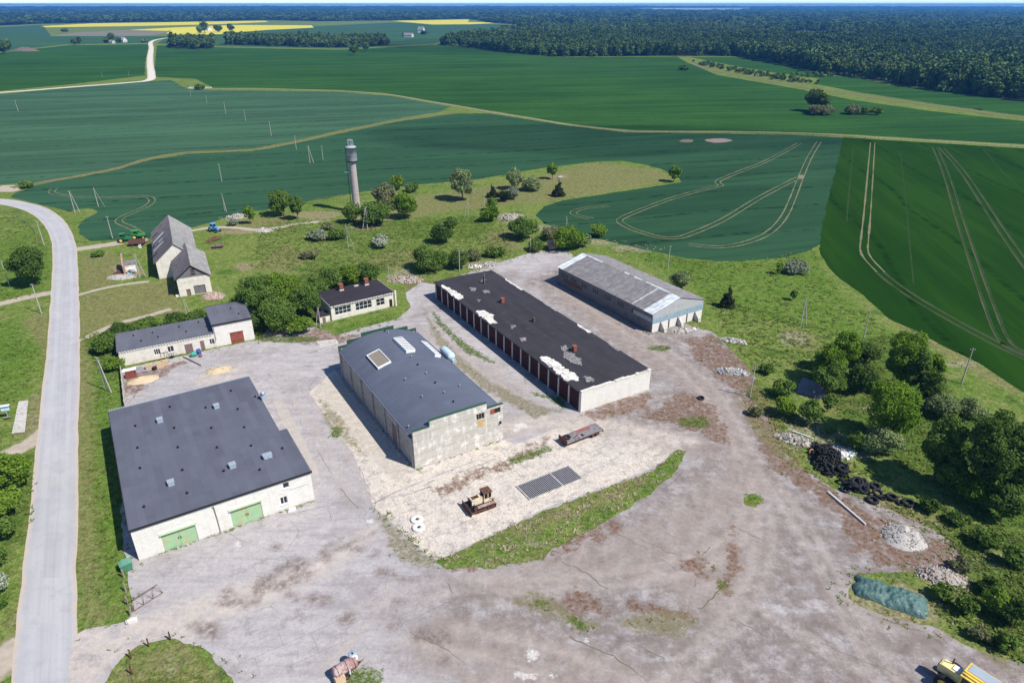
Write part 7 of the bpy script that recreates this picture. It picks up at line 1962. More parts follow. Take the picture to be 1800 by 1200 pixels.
def make_harrow():
    x, y = G(366, 428)
    b = empty('harrow', 'folded red brown harrow between the barn and the blue tractor', 'harrow', (x, y, 0), R(68))
    fr = MB()
    for yy in (-.8, 0, .8): fr.tube([(0, yy, .7), (4.4, yy, .8)], .07, 6)
    for xx in np.linspace(0, 4.4, 6): fr.tube([(xx, -.85, .75), (xx, .85, .75)], .06, 6)
    fr.tube([(0, -.8, .7), (.6, 0, 1.7), (4.4, .8, .8)], .06, 6)
    fr.build('frame', simple('red_brown_paint', (.26, .06, .05), .25, 1.5, .8), b)
    tn = MB()
    for xx in np.linspace(.1, 4.3, 14):
        for yy in (-.8, 0, .8): tn.tube([(xx, yy, .72), (xx + .12, yy, .35), (xx - .05, yy, .02)], .03, 4)
    tn.tube([(0, -.8, .74), (4.4, -.8, .84)], .03, 4)
    tn.build('spikes', M_RUST, b)
    MB().tube([(4.4, 0, .8), (5.6, 0, .5)], .06, 6).build('drawbar', M_RUST, b)
make_harrow()
def make_roller():
    x, y = G(257, 427)
    b = empty('field_roller', 'pinkish barrel shaped roller beside the brown trailer near the barn', 'roller', (x, y, 0), R(20))
    MB().lathe([(0, -.8), (.6, -.8), (.65, -.7), (.65, .7), (.6, .8), (0, .8)], 16, M=Matrix.Translation((0, 0, .65)) @ Matrix.Rotation(math.pi / 2, 4, 'X')).build('drum', M_RUSTP, b)
    MB().tube([(0, -.9, .65), (1.2, -.9, .7), (1.2, .9, .7), (0, .9, .65)], .05, 6).build('frame', M_RUST, b)
make_roller()

# ---------------------------------------------------------------- things standing about the yard
def make_bin():
    x, y = G(224, 1001)
    b = empty('waste_bin', 'green wheeled waste container at the left corner of the big garage', 'waste container', (x, y, .0), R(38))
    MB().prism([(-.55, .2), (.55, .2), (.68, 1.15), (-.68, 1.15)], -.45, .45, 'y').build('body', M_BINGREEN, b)
    MB().prism([(-.72, 1.153), (.72, 1.153), (.72, 1.22), (.3, 1.42), (-.3, 1.42), (-.72, 1.22)], -.5, .5, 'y').build('lid', simple('pale_green_lid', (.13, .30, .20), .15, 1.5, .5), b)
    for xx in (-.45, .45):
        for yy in (-.35, .35): wheel(b, xx, yy, .1, .1, .06)
make_bin()
def make_cover(px, py, lab):
    x, y = G(px, py)
    b = empty('well_cover', lab, 'well cover', (x, y, .03), 0)
    MB().lathe([(.24, 0), (.82, 0), (.84, .06), (.84, .22), (.80, .26), (.24, .26), (.23, .22)], 28, close=True).build('slab', M_CONCW, b)
    MB().lathe([(0, .02), (.235, .02)], 16).build('dark_hole', M_VOID, b)
    b.rotation_euler = (0, 0, px)
    for ch in b.children: ch.location = (0, 0, 0)
make_cover(733, 914, 'upper of two round white concrete covers left of the bulldozer')
make_cover(736, 928, 'lower of two round white concrete covers left of the bulldozer')
def make_grid():
    x, y = G(931, 880)
    b = empty('cattle_grid', 'long dark metal cattle grid set into the pale concrete slabs', 'cattle grid', (x, y, .03), R(31.5))
    L, W = 9.3, 3.7
    MB().box(0, L, 0, .14, 0, .16).box(0, L, W - .14, W, 0, .16).box(0, .14, .143, W - .143, 0, .16).box(L - .14, L, .143, W - .143, 0, .16).build('frame', M_CONC, b)
    bars = MB()
    n = 32
    for i in range(n):
        xx = .25 + (L - .5) * i / (n - 1)
        bars.tube([(xx, .145, .12), (xx, W - .145, .12)], .075, 6)
    bars.build('bars', simple('grey_worn_bars', (.40, .38, .39), .25, 2, .6), b)
    MB().box(L * .62, L * .62 + .16, .146, W - .146, .02, .155).build('cross_beam', M_CONC, b)
    MB().box(.15, L - .15, .15, W - .15, .003, .012).build('pit', M_VOID, b)
make_grid()
def make_blue_tank():
    loc, rz = frame_at(730, 824, 31.3)
    c, s = math.cos(rz), math.sin(rz)
    lx, ly = 16.15, 21.2
    b = empty('fuel_tank', 'pale blue rounded tank on a steel frame behind the hangar roof', 'tank', (loc[0] + lx * c - ly * s, loc[1] + lx * s + ly * c, 0), rz)
    M = Matrix.Translation((0, 0, 5.7)) @ Matrix.Rotation(math.pi / 2, 4, 'X')
    MB().lathe([(0, -1.9), (.4, -1.85), (.7, -1.65), (.75, -1.4), (.75, 1.4), (.7, 1.65), (.4, 1.85), (0, 1.9)], 20, M=M).build('tank', M_SKYTANK, b)
    fr = MB()
    for xx in (-.6, .6):
        for yy in (-1.2, 1.2): fr.tube([(xx, yy, 0), (xx, yy, 5.3)], .07, 6)
    fr.tube([(-.6, -1.2, .3), (-.6, 1.2, 4.8)], .04, 5).tube([(.6, -1.2, .3), (.6, 1.2, 4.8)], .04, 5).box(-.7, .7, -1.3, -1.1, 4.85, 4.98).box(-.7, .7, 1.1, 1.3, 4.85, 4.98)
    fr.build('frame', M_GALV, b)
    MB().tube([(0, -1.9, 5.5), (0, -2.6, 5.5), (0, -2.6, 4.2)], .08, 6).box(-.4, .4, -2.8, -2.1, 4.9, 5.5).build('pipe', M_GALV, b)
make_blue_tank()

def heap(name, px, py, rx, ry, hgt_, mats, label, cat, seed, chips=0, rot=0.0, chip=(.12, .35), lump=.25, z=.02):
    """a mound with loose pieces lying on it; rx, ry in metres"""
    rng = random.Random(seed)
    x0, y0 = G(px, py)
    nr, na = 9, 28
    V = [(0, 0, hgt_)]
    for i in range(1, nr + 1):
        f = i / nr
        for k in range(na):
            a = 2 * math.pi * k / na
            ed = 1 + .22 * noise.noise((math.cos(a) * 1.3, math.sin(a) * 1.3, seed * 3.3))
            xx, yy = math.cos(a) * rx * f * ed, math.sin(a) * ry * f * ed
            zz_ = hgt_ * (1 - f ** 1.6) * (1 + lump * 2 * noise.noise((xx * .9, yy * .9, seed))) + .10 * noise.noise((xx * 3, yy * 3, seed)) * (1 - f)
            V.append((xx, yy, max(zz_, 0) if i < nr else -.03))
    F = [(0, 1 + k, 1 + (k + 1) % na) for k in range(na)]
    for i in range(nr - 1):
        for k in range(na):
            F.append((1 + i * na + k, 1 + (i + 1) * na + k, 1 + (i + 1) * na + (k + 1) % na, 1 + i * na + (k + 1) % na))
    mb = MB().put(V, F, 0, True)
    for c in range(chips):
        a = rng.uniform(0, 6.28); f = math.sqrt(rng.random()) * 1.08
        xx, yy = math.cos(a) * rx * f, math.sin(a) * ry * f
        zz_ = max(0, hgt_ * (1 - min(f, 1) ** 1.6)) + .03
        s = rng.uniform(*chip)
        mb.cbox((xx, yy, zz_), (s, s * rng.uniform(.5, 1), s * rng.uniform(.3, .7)), rng.randrange(len(mats)), (rng.uniform(-.8, .8), rng.uniform(-.8, .8), rng.uniform(0, 3)))
    o = mb.build(name, mats, None, (x0, y0, z), R(rot))
    return tag(o, label, cat)
heap('sand_pile', 252, 668, 2.9, 1.6, .75, [M_SAND], 'smooth tan sand pile in front of the left end of the workshop', 'sand pile', 1, rot=25)
heap('sand_pile', 384, 651, 2.6, 1.3, .55, [M_SAND, M_RUBG], 'loose pale sand heap with weeds behind the big garage roof', 'sand pile', 2, 40, rot=20)
heap('rubble_pile', 377, 521, 2.6, 1.8, .9, [M_RUBP, M_RUBW, M_RUBG], 'pink brick rubble pile at the right corner of the barn', 'rubble pile', 3, 150)
heap('rubble_pile', 1589, 944, 2.8, 2.6, 1.0, [M_RUBW, M_RUBG, M_RUBW], 'pile of white crushed rubble on the mossy asphalt', 'rubble pile', 4, 650, chip=(.05, .17))
heap('rubble_pile', 1655, 1012, 3.0, 1.7, .7, [M_RUBG, M_RUBW, M_RUBP], 'grey rubble and scrap pile above the green tarpaulin', 'rubble pile', 5, 380, rot=-15, chip=(.07, .3))
heap('rubble_pile', 214, 487, 3.4, 2.0, .4, [M_RUBW, M_RUBG], 'white stony rubble spread before the ruined shed', 'rubble pile', 6, 260)
heap('stone_pile', 418, 382, 3.6, 1.6, 1.0, [M_RUBG, M_RUBW], 'grey stone pile at the field edge left of the slim bright tree', 'stone pile', 7, 120, chip=(.3, .7))
heap('stone_pile', 464, 407, 2.3, 1.2, .9, [M_RUBW], 'pale boulder heap alone on the meadow above the workshop', 'stone pile', 8, 40, chip=(.3, .8))
heap('rubble_pile', 713, 493, 4.2, 2.0, .9, [M_RUBG, M_WOOD, M_RUBP], 'heap of broken concrete and branches right of the chimneyed building', 'rubble pile', 9, 160, chip=(.2, .6))
heap('rubble_pile', 898, 382, 4.2, 2.4, 1.1, [M_RUBG, M_WOOD, M_RUBW], 'rubble heap by the dense rounded bush above the garage row', 'rubble pile', 10, 160, chip=(.25, .7))
heap('rubble_pile', 1286, 655, 3.0, .9, .5, [M_RUBW, M_GALV, M_RUBG], 'heap of pale scrap metal at the yard edge right of the shed', 'scrap heap', 11, 120, chip=(.3, 1.0), rot=-12)
heap('rubble_pile', 1290, 600, 2.6, .9, .5, [M_RUBG, M_RUBW], 'low grey scrap heap in the grass right of the shed gable', 'scrap heap', 12, 90, chip=(.2, .7), rot=-25)
heap('rubble_pile', 1205, 582, 2.6, .7, .35, [M_RUBG, M_CONC], 'broken slabs lying before the shed gable', 'rubble pile', 13, 60, chip=(.3, .9), rot=25)
heap('rubble_pile', 1476, 795, 2.4, 1.6, .5, [M_RUBW, M_RUBG, M_WHITE], 'white litter and rubble behind the big tyre heap', 'rubble pile', 14, 110, chip=(.15, .6))
heap('rubble_pile', 1400, 775, 3.0, 1.2, .5, [M_RUBW, M_RUBG, M_WOOD], 'pale debris left of the big tyre heap', 'rubble pile', 15, 130, chip=(.2, .7), rot=-30)
heap('rubble_pile', 862, 466, 2.2, .8, .6, [M_RUBW, M_RUBG], 'white rubble beside the far right corner of the garage row', 'rubble pile', 16, 70, chip=(.25, .8))
heap('rubble_pile', 835, 470, 1.8, .7, .7, [M_CONCW, M_RUBG], 'white broken block heap behind the far end of the garage row', 'rubble pile', 17, 30, chip=(.3, .8))
heap('brown_mound', 45, 90, 22, 9, 5.0, [simple('brown_heap_soil', (.16, .12, .10), .3, .3, .95)], 'long brown mound in the far field at the left', 'mound', 18)
heap('stone_pile', 352, 155, 9, 5, 1.6, [M_RUBG, M_RUBW], 'stony heap beside the gravel road corner in the far field', 'stone pile', 19, 120, chip=(.5, 1.2))

def make_tarp():
    x0, y0 = G(1566, 1050)
    W, L = 3.4, 7.6
    nx, ny = 60, 30
    V, F = [], []
    for j in range(ny + 1):
        for i in range(nx + 1):
            u = i / nx * 2 - 1; v = j / ny * 2 - 1
            ed = 1 + .16 * noise.noise((u * 2.5, v * 2.5, 4.4))
            x, y = u * L / 2 * ed, v * W / 2 * ed
            e = max(0, 1 - max(abs(u) ** 3, abs(v) ** 2.6))
            z = .95 * e ** .6 * (1 - .35 * math.exp(-((u + .15) / .16) ** 2)) + e ** .4 * (.30 * noise.noise((x * 1.1, y * 1.1, 1)) + .20 * noise.noise((x * 2.6, y * 2.6, 5)) + .05 * abs(noise.noise((x * 6, y * 6, 9))))
            V.append((x, y, max(z, 0.02)))
    for j in range(ny):
        for i in range(nx):
            a = j * (nx + 1) + i
            F.append((a, a + 1, a + nx + 2, a + nx + 1))
    mb = MB().put(V, F, 0, True)
    o = mb.build('tarpaulin_heap', M_TARP, None, (x0, y0, .03), R(-30))
    tag(o, 'crumpled dark green tarpaulin spread over a long heap at the yard edge', 'tarpaulin')
make_tarp()
def stick(name, p0, p1, r, m, label, cat, z=.12):
    a = GV(*p0); b = GV(*p1)
    q = (a + b) / 2
    mb = MB().tube([(a.x - q.x, a.y - q.y, z), ((0), 0, z + .02), (b.x - q.x, b.y - q.y, z)], r, 8, r * .8)
    return tag(mb.build(name, m, None, (q.x, q.y, .02)), label, cat)
stick('fallen_pole', (1455, 866), (1521, 923), .16, M_CONCW, 'long pale pole lying on the mossy asphalt below the tyres', 'pole', .17)
stick('pipe', (322, 628), (353, 643), .09, M_DARK, 'dark pipe lying from the blue drum towards the sand heap', 'pipe')
stick('plank', (1392, 758), (1430, 772), .12, M_WHITE, 'white plank lying in the weeds left of the tyre heap', 'plank')
def crate(px, py, rz, label, s=1.0, m=None, name='wooden_crate', cat='crate'):
    x, y = G(px, py)
    b = empty(name, label, cat, (x, y, .03), R(rz))
    m = m or M_NWOOD
    mb = MB()
    for k in range(4): mb.box(-.6 * s, .6 * s, -.5 * s, -.46 * s, .06 + k * .25 * s, .06 + k * .25 * s + .2 * s)
    for k in range(4): mb.box(-.6 * s, .6 * s, .46 * s, .5 * s, .06 + k * .25 * s, .06 + k * .25 * s + .2 * s)
    for k in range(4): mb.box(-.64 * s, -.603 * s, -.5 * s, .5 * s, .06 + k * .25 * s, .06 + k * .25 * s + .2 * s)
    for k in range(4): mb.box(.603 * s, .64 * s, -.5 * s, .5 * s, .06 + k * .25 * s, .06 + k * .25 * s + .2 * s)
    mb.build('slats', m, b)
    MB().box(-.6 * s, .6 * s, -.459 * s, .459 * s, 0, .06).build('base', m, b)
    mb = MB()
    for k in range(5): mb.box(-.6 * s + k * .245 * s, -.6 * s + k * .245 * s + .21 * s, -.5 * s, .5 * s, 1.05 * s, 1.09 * s)
    mb.build('lid', m, b)
crate(264, 649, 25, 'left light wood crate in front of the workshop')
crate(282, 646, 35, 'middle light wood crate beside the dark bundle before the workshop', .95)
crate(291, 642, 30, 'right light wood crate nearest the row of frames before the workshop', .95)
crate(598, 1198, 35, 'slatted wooden pallet box lying beside the small tank trailer', .8)
def drum(px, py, m, label, r=.38, h=.95, lie=False, rz=0):
    x, y = G(px, py)
    b = empty('drum', label, 'drum', (x, y, .03), R(rz))
    M = Matrix.Translation((0, 0, r)) @ Matrix.Rotation(math.pi / 2, 4, 'Y') @ Matrix.Translation((0, 0, -h / 2)) if lie else Matrix.Identity(4)
    MB().lathe([(0, 0), (r, 0), (r, h * .32), (r * 1.04, h * .34), (r, h * .36), (r, h * .65), (r * 1.04, h * .67), (r, h * .69), (r, h), (r * .9, h), (r * .88, h - .03), (0, h - .03)], 18, M=M).build('body', m, b)
    MB().lathe([(0, h - .028), (.06, h - .028), (.06, h + .02), (0, h + .02)], 8, M=M @ Matrix.Translation((r * .5, 0, 0))).build('bung', M_DARK, b)
drum(341, 626, M_TEAL, 'teal green drum lying before the workshop doors', .45, 1.1, True, 30)
drum(350, 622, M_BLUE, 'dark blue drum standing beside the teal one', .42, .95)
drum(353, 627, M_MAUVE, 'short dark drum at the end of the lying pipe', .3, .5)
drum(272, 650, M_DARK, 'black bundle like drum between the light crates', .35, .5, True, 80)
def make_skip():
    x, y = G(231, 662)
    b = empty('scrap_bin', 'rust red open steel bin at the left end of the workshop front', 'bin', (x, y, .03), R(30))
    MB().box(-.9, .9, -.7, -.62, 0, .9).box(-.9, .9, .62, .7, 0, .9).box(-.9, -.82, -.618, .618, 0, .9).box(.82, .9, -.618, .618, 0, .9).build('sides', simple('rust_red_steel', (.22, .06, .045), .3, 1.5, .8), b)
    MB().box(-.817, .817, -.615, .615, .02, .5).build('load', M_RUST, b)
make_skip()
def make_sheet(px, py, rz, L, W, m, label, name='plastic_sheet'):
    x, y = G(px, py)
    V, F = [], []
    n = 10
    for j in range(n + 1):
        for i in range(n + 1):
            u, v = i / n - .5, j / n - .5
            V.append((u * L, v * W, .25 + .25 * noise.noise((u * 4, v * 4, px)) + .12 * noise.noise((u * 11, v * 11, px))))
    for j in range(n):
        for i in range(n):
            a = j * (n + 1) + i; F.append((a, a + 1, a + n + 2, a + n + 1))
    k = len(V)
    V += [(a, b, 0) for a, b, c in V]
    F += [tuple(k + i for i in f[::-1]) for f in F]
    ring = [i for i in range(n + 1)] + [(n + 1) * j + n for j in range(1, n + 1)] + [(n + 1) * n + i for i in range(n - 1, -1, -1)] + [(n + 1) * j for j in range(n - 1, 0, -1)]
    for q in range(len(ring)):
        a, b_ = ring[q], ring[(q + 1) % len(ring)]
        F.append((a, k + a, k + b_, b_))
    tag(MB().put(V, F, 0, True).build(name, m, None, (x, y, .03), R(rz)), label, 'sheet')
make_sheet(227, 651, 25, 2.4, 1.2, M_WHITE, 'white crumpled sheet behind the rust red bin')
make_sheet(249, 652, 25, 3.4, 1.6, simple('grey_mat', (.26, .23, .25), .2, 1, .9), 'grey plastic sheeting between the rust red bin and the crates')
make_sheet(1493, 799, 10, 1.6, 1.0, simple('mint_sheet', (.58, .78, .70), .1, 1, .6), 'mint coloured rag on the rubble behind the tyre heap')
def make_frames():
    x, y = G(293, 629)
    b = empty('scrap_heap', 'jumble of pale metal frames leaning at the workshop window', 'scrap', (x, y, .02), R(29))
    for i, (a, w, h) in enumerate(((-.9, 1.3, 1.1), (.1, 1.0, .9), (.9, .9, 1.2))):
        mb = MB()
        t = .25
        P = [(a, .1 * i, .05), (a + w, .1 * i, .05), (a + w, .1 * i + t, h), (a, .1 * i + t, h), (a, .1 * i, .05)]
        mb.tube(P, .04, 5)
        mb.tube([(a + w / 2, .1 * i, .05), (a + w / 2, .1 * i + t, h)], .03, 5)
        mb.build('frame', M_POLE if i % 2 else M_DWOOD, b)
    MB().lathe([(.24, -.1), (.42, -.12), (.45, 0), (.42, .12), (.24, .1)], 14, M=Matrix.Translation((.9, -.4, .12)), close=True).build('old_tyre', M_TYRE, b)
make_frames()
def make_bench():
    x, y = G(267, 636)
    b = empty('plank_bench', 'low pale plank bench in front of the workshop windows', 'bench', (x, y, .02), R(29))
    MB().box(-.2, 2.6, -.15, .15, .42, .48).build('seat', M_NWOOD, b)
    for xx in (0, 2.4): MB().box(xx - .05, xx + .05, -.13, .13, 0, .418).build('leg', M_WOOD, b)
make_bench()

# fences, gates, signs
def fence_run(name, pts, h, label, cat, m, spacing=2.5, rails=0, post=.10, jitter=0.0, panel=None):
    W = [Vector((*G(*p), 0)) for p in pts]
    o0 = W[0]
    b = empty(name, label, cat, (o0.x, o0.y, 0))
    rng = random.Random(len(label))
    prev = None
    for i in range(len(W) - 1):
        a, c = W[i] - o0, W[i + 1] - o0
        n = max(1, int((c - a).length / spacing))
        for k in range(n + (i == len(W) - 2)):
            p = a + (c - a) * k / n
            t = (rng.uniform(-jitter, jitter), rng.uniform(-jitter, jitter))
            MB().tube([(p.x, p.y, -.1), (p.x + t[0] * h, p.y + t[1] * h, h)], post, 6).build('post', m, b)
            if prev is not None and rails:
                for r in range(rails): MB().tube([(prev.x, prev.y, h * (r + 1) / (rails + .3)), (p.x, p.y, h * (r + 1) / (rails + .3))], .015 if panel is None else .03, 4).build('rail', m, b)
            if prev is not None and panel is not None:
                d = p - prev; a_ = math.atan2(d.y, d.x)
                mb = MB(); mb.M = Matrix.Translation(prev) @ Matrix.Rotation(a_, 4, 'Z')
                mb.box(.12, d.length - .12, -.04, .04, .05, h * .9); mb.build('panel', panel, b)
            prev = p
    return b
fence_run('pasture_fence', [(2, 371), (30, 382), (55, 398), (64, 412), (66, 432)], 1.2, 'thin post fence curving inside the road bend', 'fence', M_WOOD, 3.0, 2, .06)
fence_run('concrete_fence', [(214, 652), (217, 680), (221, 716)], 1.5, 'grey concrete panel fence left of the yard by the workshop', 'fence', M_CONC, 2.4, 0, .12, panel=M_CONC)
fence_run('broken_fence', [(219, 1015), (222, 1040), (226, 1062), (229, 1082)], 1.3, 'row of leaning posts beside the yard gate left of the garage', 'fence', M_WOOD, 1.8, 1, .11, .18)
fence_run('wire_fence', [(300, 1124), (262, 1136), (231, 1157), (233, 1185), (238, 1215)], 1.3, 'rusty fence curving round the grass by the lower yard entrance', 'fence', M_RUST, 2.6, 2, .08, .05, None)
fence_run('field_fence', [(470, 372), (560, 352), (640, 340), (720, 330)], 1.1, 'thin post fence along the field edge behind the water tower', 'fence', M_WOOD, 7, 1, .06)
fence_run('yard_fence', [(455, 604), (500, 592), (545, 582)], 1.4, 'rusty mesh fence in front of the thicket right of the workshop', 'fence', M_RUST, 2.2, 3, .05, .04)
def make_gate():
    x, y = G(236, 1074)
    b = empty('metal_gate', 'rusty barred gate leaf leaning at the yard entrance left of the garage', 'gate', (x, y, .03), R(53))
    L, H = 3.4, 1.3
    M = Matrix.Rotation(R(-62), 4, 'X')
    mb = MB(); mb.M = M
    mb.tube([(0, 0, .05), (L, 0, .05), (L, 0, H), (0, 0, H), (0, 0, .05)], .045, 6).build('frame', M_RUST, b)
    mb = MB(); mb.M = M
    for k in range(1, 4): mb.tube([(L * (k - 1) / 3, 0, .05), (L * (k - .5) / 3, 0, H), (L * k / 3, 0, .05)], .03, 5)
    mb.build('brace', M_RUST, b)
make_gate()
def make_stop():
    x, y = G(15, 735)
    b = empty('bus_stop_sign', 'blue and white sign board on a post beside the concrete stop', 'sign', (x, y, 0), R(20))
    MB().tube([(0, 0, 0), (0, 0, 2.4)], .05, 8).build('post', M_GALV, b)
    MB().box(-.75, .75, -.3, .3, 2.4, 2.48).build('shelter_roof', M_WHITE, b)
    MB().box(-.6, .6, -.03, .03, 1.5, 2.3).build('board', M_LBLUE, b)
    MB().box(-.5, .5, -.5, -.1, .4, .46).build('seat', M_WOOD, b)
make_stop()
def block(name, px, py, d, m, label, cat, rz=0, z=.02):
    x, y = G(px, py)
    rng = random.Random(px)
    mb = MB()
    for i in range(3):
        mb.cbox((rng.uniform(-.2, .2) * d[0], rng.uniform(-.2, .2) * d[1], d[2] * (.3 + .3 * i)), (d[0] * rng.uniform(.6, 1), d[1] * rng.uniform(.6, 1), d[2] * .38), 0, (rng.uniform(-.1, .1), rng.uniform(-.1, .1), rng.uniform(-.3, .3)))
    return tag(mb.build(name, m, None, (x, y, z), R(rz)), label, cat)
block('concrete_block', 231, 1094, (1.0, .6, .5), M_CONCW, 'white concrete block at the foot of the yard gate', 'block', 20)
block('concrete_block', 246, 437, (.8, .6, 1.0), M_CONCW, 'white block on the grass in front of the brown trailer', 'block', 20)
block('concrete_block', 984, 313, (2.4, 1.6, .5), M_CONC, 'stone slab on bare earth in the middle of the meadow tongue', 'block', 20)
block('rusty_tank', 967, 438, (2.6, 1.8, 2.2), M_RUSTP, 'pinkish rusty box by the bushes between the row and the shed', 'tank', 20)

# farm buildings far off
def cottage(px, py, W, D, H, HR, rz, wm, rm, label, cat='house'):
    x, y = G(px, py)
    b = empty('farmhouse', label, cat, (x, y, 0), R(rz))
    MB().prism([(0, 0), (W, 0), (W, H), (W / 2, HR), (0, H)], 0, D, 'y').build('wall', wm, b)
    MB().put([(-.5, -.5, H - .3), (W / 2, -.5, HR + .15), (W / 2, D + .5, HR + .15), (-.5, D + .5, H - .3), (W + .5, -.5, H - .3), (W + .5, D + .5, H - .3), (-.5, -.5, H - .05), (W / 2, -.5, HR + .4), (W / 2, D + .5, HR + .4), (-.5, D + .5, H - .05), (W + .5, -.5, H - .05), (W + .5, D + .5, H - .05)],
             [(0, 3, 2, 1), (1, 2, 5, 4), (6, 7, 8, 9), (7, 10, 11, 8), (0, 1, 7, 6), (1, 4, 10, 7), (3, 9, 8, 2), (2, 8, 11, 5), (0, 6, 9, 3), (4, 5, 11, 10)]).build('roof', rm, b)
    MB().box(W * .3, W * .3 + 1.2, -.06, -.004, .9, 2.2).build('window', M_GLASS, b)
    MB().box(W * .65, W * .65 + 1.0, -.06, -.004, 0.02, 2.1).build('door', M_DWOOD, b)
cottage(217, 75, 9, 14, 4, 8.5, 70, M_PLASTER, simple('mauve_roof', (.30, .26, .33), .1, .5, .8), 'far farmhouse with a mauve roof among trees left of the gravel road')
cottage(198, 77, 6, 8, 3, 5.5, 70, M_PLASTER, M_ASB, 'small shed beside the far farmhouse left of the gravel road', 'shed')
cottage(366, 55, 16, 26, 5, 10, 75, M_CONCW, M_ASB_L, 'pale roofed farm building among the yellow fields', 'barn')
cottage(724, 66, 10, 18, 4, 8, 75, M_CONCW, M_ASB, 'low grey farm building in front of the far wood', 'barn')
cottage(744, 58, 10, 14, 6, 13, 75, M_WHITE, M_ASB, 'white house with a steep roof before the far wood')

# ---------------------------------------------------------------- weeds: tufts nobody could count
def tufts(name, where, size, mat, seed, blades=6, hk=0.6):
    rng = np.random.default_rng(seed)
    P = np.array(where, dtype=float)
    n = len(P)
    s = size * rng.uniform(.5, 1.4, n)
    VV, TT = [], []
    for b in range(blades):
        a = rng.uniform(0, 6.28, n); lean = rng.uniform(.5, 1.2, n)
        d = np.stack([np.cos(a), np.sin(a)], 1); e = np.stack([-np.sin(a), np.cos(a)], 1)
        w = (s * .30)[:, None]
        V = np.zeros((n, 4, 3))
        off = d * (s * rng.uniform(0, .5, n))[:, None]
        V[:, 0, :2] = P + off - e * w; V[:, 1, :2] = P + off + e * w
        tip = P + off + d * (s * lean)[:, None]
        V[:, 2, :2] = tip + e * w * .5; V[:, 3, :2] = tip - e * w * .5
        hh = s * rng.uniform(.5, 1.1, n) * hk
        V[:, 2, 2] = hh; V[:, 3, 2] = hh * .9
        V[:, 0, 2] = V[:, 1, 2] = .01
        VV.append(V.reshape(-1, 3)); TT.append(rng.uniform(0, 1, n))
    V = np.vstack(VV); Q = np.arange(len(V)).reshape(-1, 4)
    tag(link_mesh(name, np_mesh(name, V, Q, mat, face_attrs={'tint': np.concatenate(TT)})), kind='stuff')
def scatter(polys, dens, seed):
    rng = np.random.default_rng(seed)
    out = []
    for p in polys:
        lo, hi = p.min(0), p.max(0)
        n = int((hi[0] - lo[0]) * (hi[1] - lo[1]) * dens)
        q = rng.uniform(lo, hi, (n, 2))
        if n: q = q[sdf(q, p)[0] + rng.normal(0, .35, len(q)) > 0]; out.append(q)
    return np.vstack(out)
def along(pts, dens, spread, seed):
    rng = np.random.default_rng(seed)
    out = []
    W = GA(pts)
    for a, b in zip(W[:-1], W[1:]):
        n = int(np.linalg.norm(b - a) * dens)
        t = rng.random(n)[:, None]
        out.append(a + (b - a) * t + rng.normal(0, spread, (n, 2)))
    return np.vstack(out)
tufts('weeds', np.vstack([
    scatter(y_weed, 10.0, 1), scatter([GA(ISL_PX)], 2.0, 2), scatter(y_olive, 0.5, 3), scatter(y_moss, 0.16, 23),
    along([(245, 986), (553, 879)], 3.2, .18, 4), along([(730, 826), (884, 773)], 2.0, .25, 5), along([(1022, 727), (767, 520)], 5.2, .7, 6),
    along([(216, 646), (378, 612)], 3.2, .3, 7), along([(450, 598), (560, 574)], 4.0, .8, 8), along([(1145, 588), (1235, 562)], 4.4, .6, 9), along([(985, 490), (1145, 588)], 4.0, .4, 10),
    along([(1143, 690), (865, 474)], 2.0, .4, 25), along([(660, 890), (745, 970), (772, 988)], 4.4, .5, 26), along([(732, 826), (603, 642)], 2.0, .5, 27),
    along(YARD_PX[3:14], 2.4, .8, 11), along(YARD_PX[22:46], 4.4, 1.3, 12), along(YARD_PX[50:62], 2.4, 1.0, 13)]), .19, LEAF['weed'], 41)
tufts('tall_grass', np.vstack([scatter(g_lush, .6, 14), scatter(g_deep, 2.0, 15), scatter([GA([(1640, 880), (1830, 960), (1830, 1180), (1720, 1130), (1640, 1080), (1690, 990)])], 5.0, 31), scatter([GA(p) for p in ([(1290, 660), (1500, 780), (1700, 960), (1640, 930), (1400, 800)], [(460, 390), (900, 380), (900, 450), (560, 480), (440, 470)], [(1240, 520), (1440, 570), (1520, 640), (1340, 660), (1300, 620)])], 1.3, 16)]), .36, LEAF['weed'], 42, 5)
tufts('dry_weeds', np.vstack([scatter(g_pale, 1.0, 17), scatter([GA(ISL_PX)], 1.4, 33), scatter(y_moss[:3], .10, 18), along([(1300, 690), (1420, 800), (1600, 920), (1690, 990), (1640, 1090)], 4.4, 1.6, 19), along([(700, 480), (800, 500), (860, 465)], 4.0, 1.2, 20)]), .30, LEAF['dryweed'], 43, 5)
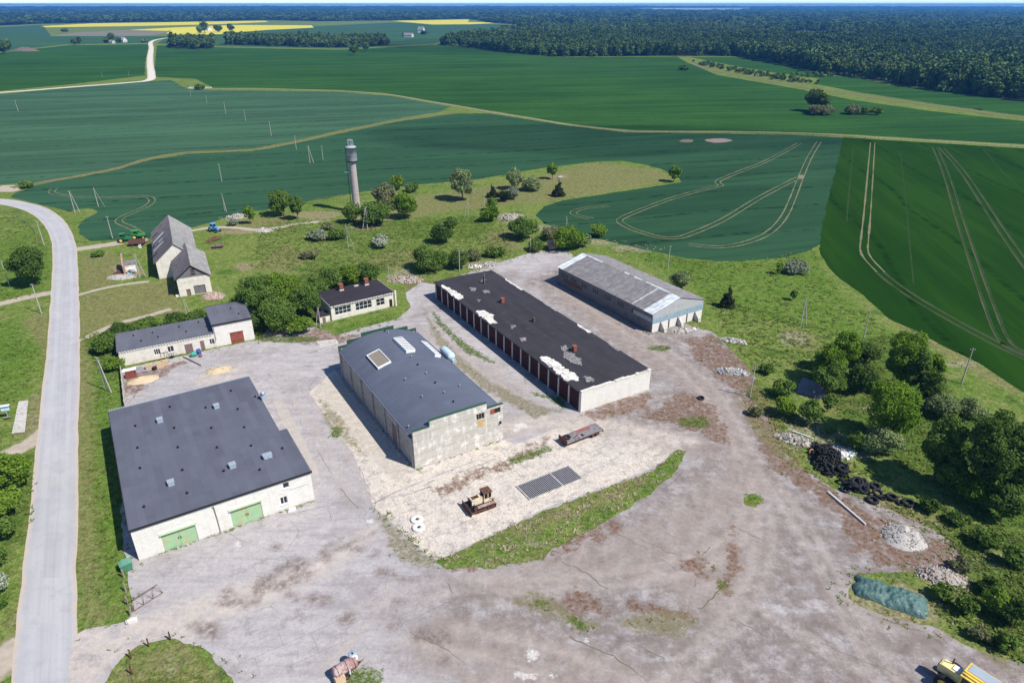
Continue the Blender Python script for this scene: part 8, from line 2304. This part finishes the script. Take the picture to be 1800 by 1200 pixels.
# ---------------------------------------------------------------- fair weather clouds standing behind the camera
def cloud(px, py, wx, wy, alt, seed, dens, label):
    """its shadow falls round a ground point of the photograph"""
    gx, gy = G(px, py)
    x, y = gx + to_sun.x / to_sun.z * alt, gy + to_sun.y / to_sun.z * alt
    rng = random.Random(seed)
    me_src = MB()
    V, F = [], []
    n, m = 40, 20
    for j in range(m + 1):
        ph = math.pi * j / m
        for i in range(n):
            th = 2 * math.pi * i / n
            d = Vector((math.sin(ph) * math.cos(th), math.sin(ph) * math.sin(th), math.cos(ph)))
            k = 1 + .38 * noise.noise(d * 1.7 + Vector((seed, 0, 0))) + .2 * noise.noise(d * 4.1 + Vector((0, seed, 0)))
            V.append((d.x * k * wx / 2, d.y * k * wy / 2, max(d.z, -.25) * k * min(wx, wy) * .3))
    for j in range(m):
        for i in range(n):
            i2 = (i + 1) % n
            F.append((j * n + i, (j + 1) * n + i, (j + 1) * n + i2, j * n + i2))
    me_src.put(V, F, 0, True)
    t = NT('cloud_vapour')
    d = t.t.nodes.new('ShaderNodeBsdfDiffuse'); d.inputs[0].default_value = (.9, .9, .9, 1)
    tr = t.t.nodes.new('ShaderNodeBsdfTransparent')
    mx = t.t.nodes.new('ShaderNodeMixShader'); mx.inputs[0].default_value = dens
    t.link(tr.outputs[0], mx.inputs[1]); t.link(d.outputs[0], mx.inputs[2]); t.link(mx.outputs[0], t.o.inputs[0])
    o = tag(me_src.build('cloud', t.mat, None, (x, y, alt)), kind='stuff')
cloud(1055, 243, 260, 75, 900, 3, .13, '')
cloud(1640, 80, 1700, 600, 1500, 4, .12, '')
# ---------------------------------------------------------------- the air
def make_haze():
    hm = bpy.data.materials.new('haze_air')
    hm.use_nodes = True
    t = hm.node_tree
    for n in list(t.nodes): t.nodes.remove(n)
    o = t.nodes.new('ShaderNodeOutputMaterial')
    v = t.nodes.new('ShaderNodeVolumePrincipled')
    v.inputs['Color'].default_value = (0.12, 0.44, 1.0, 1)
    v.inputs['Density'].default_value = HAZE_D
    v.inputs['Anisotropy'].default_value = 0.2
    t.links.new(v.outputs[0], o.inputs['Volume'])
    mb = MB().box(-16500, 16500, -700, 16800, -1.0, 66.0)
    h = tag(mb.build('haze', hm), kind='stuff')
HAZE_D = 0.00011
make_haze()
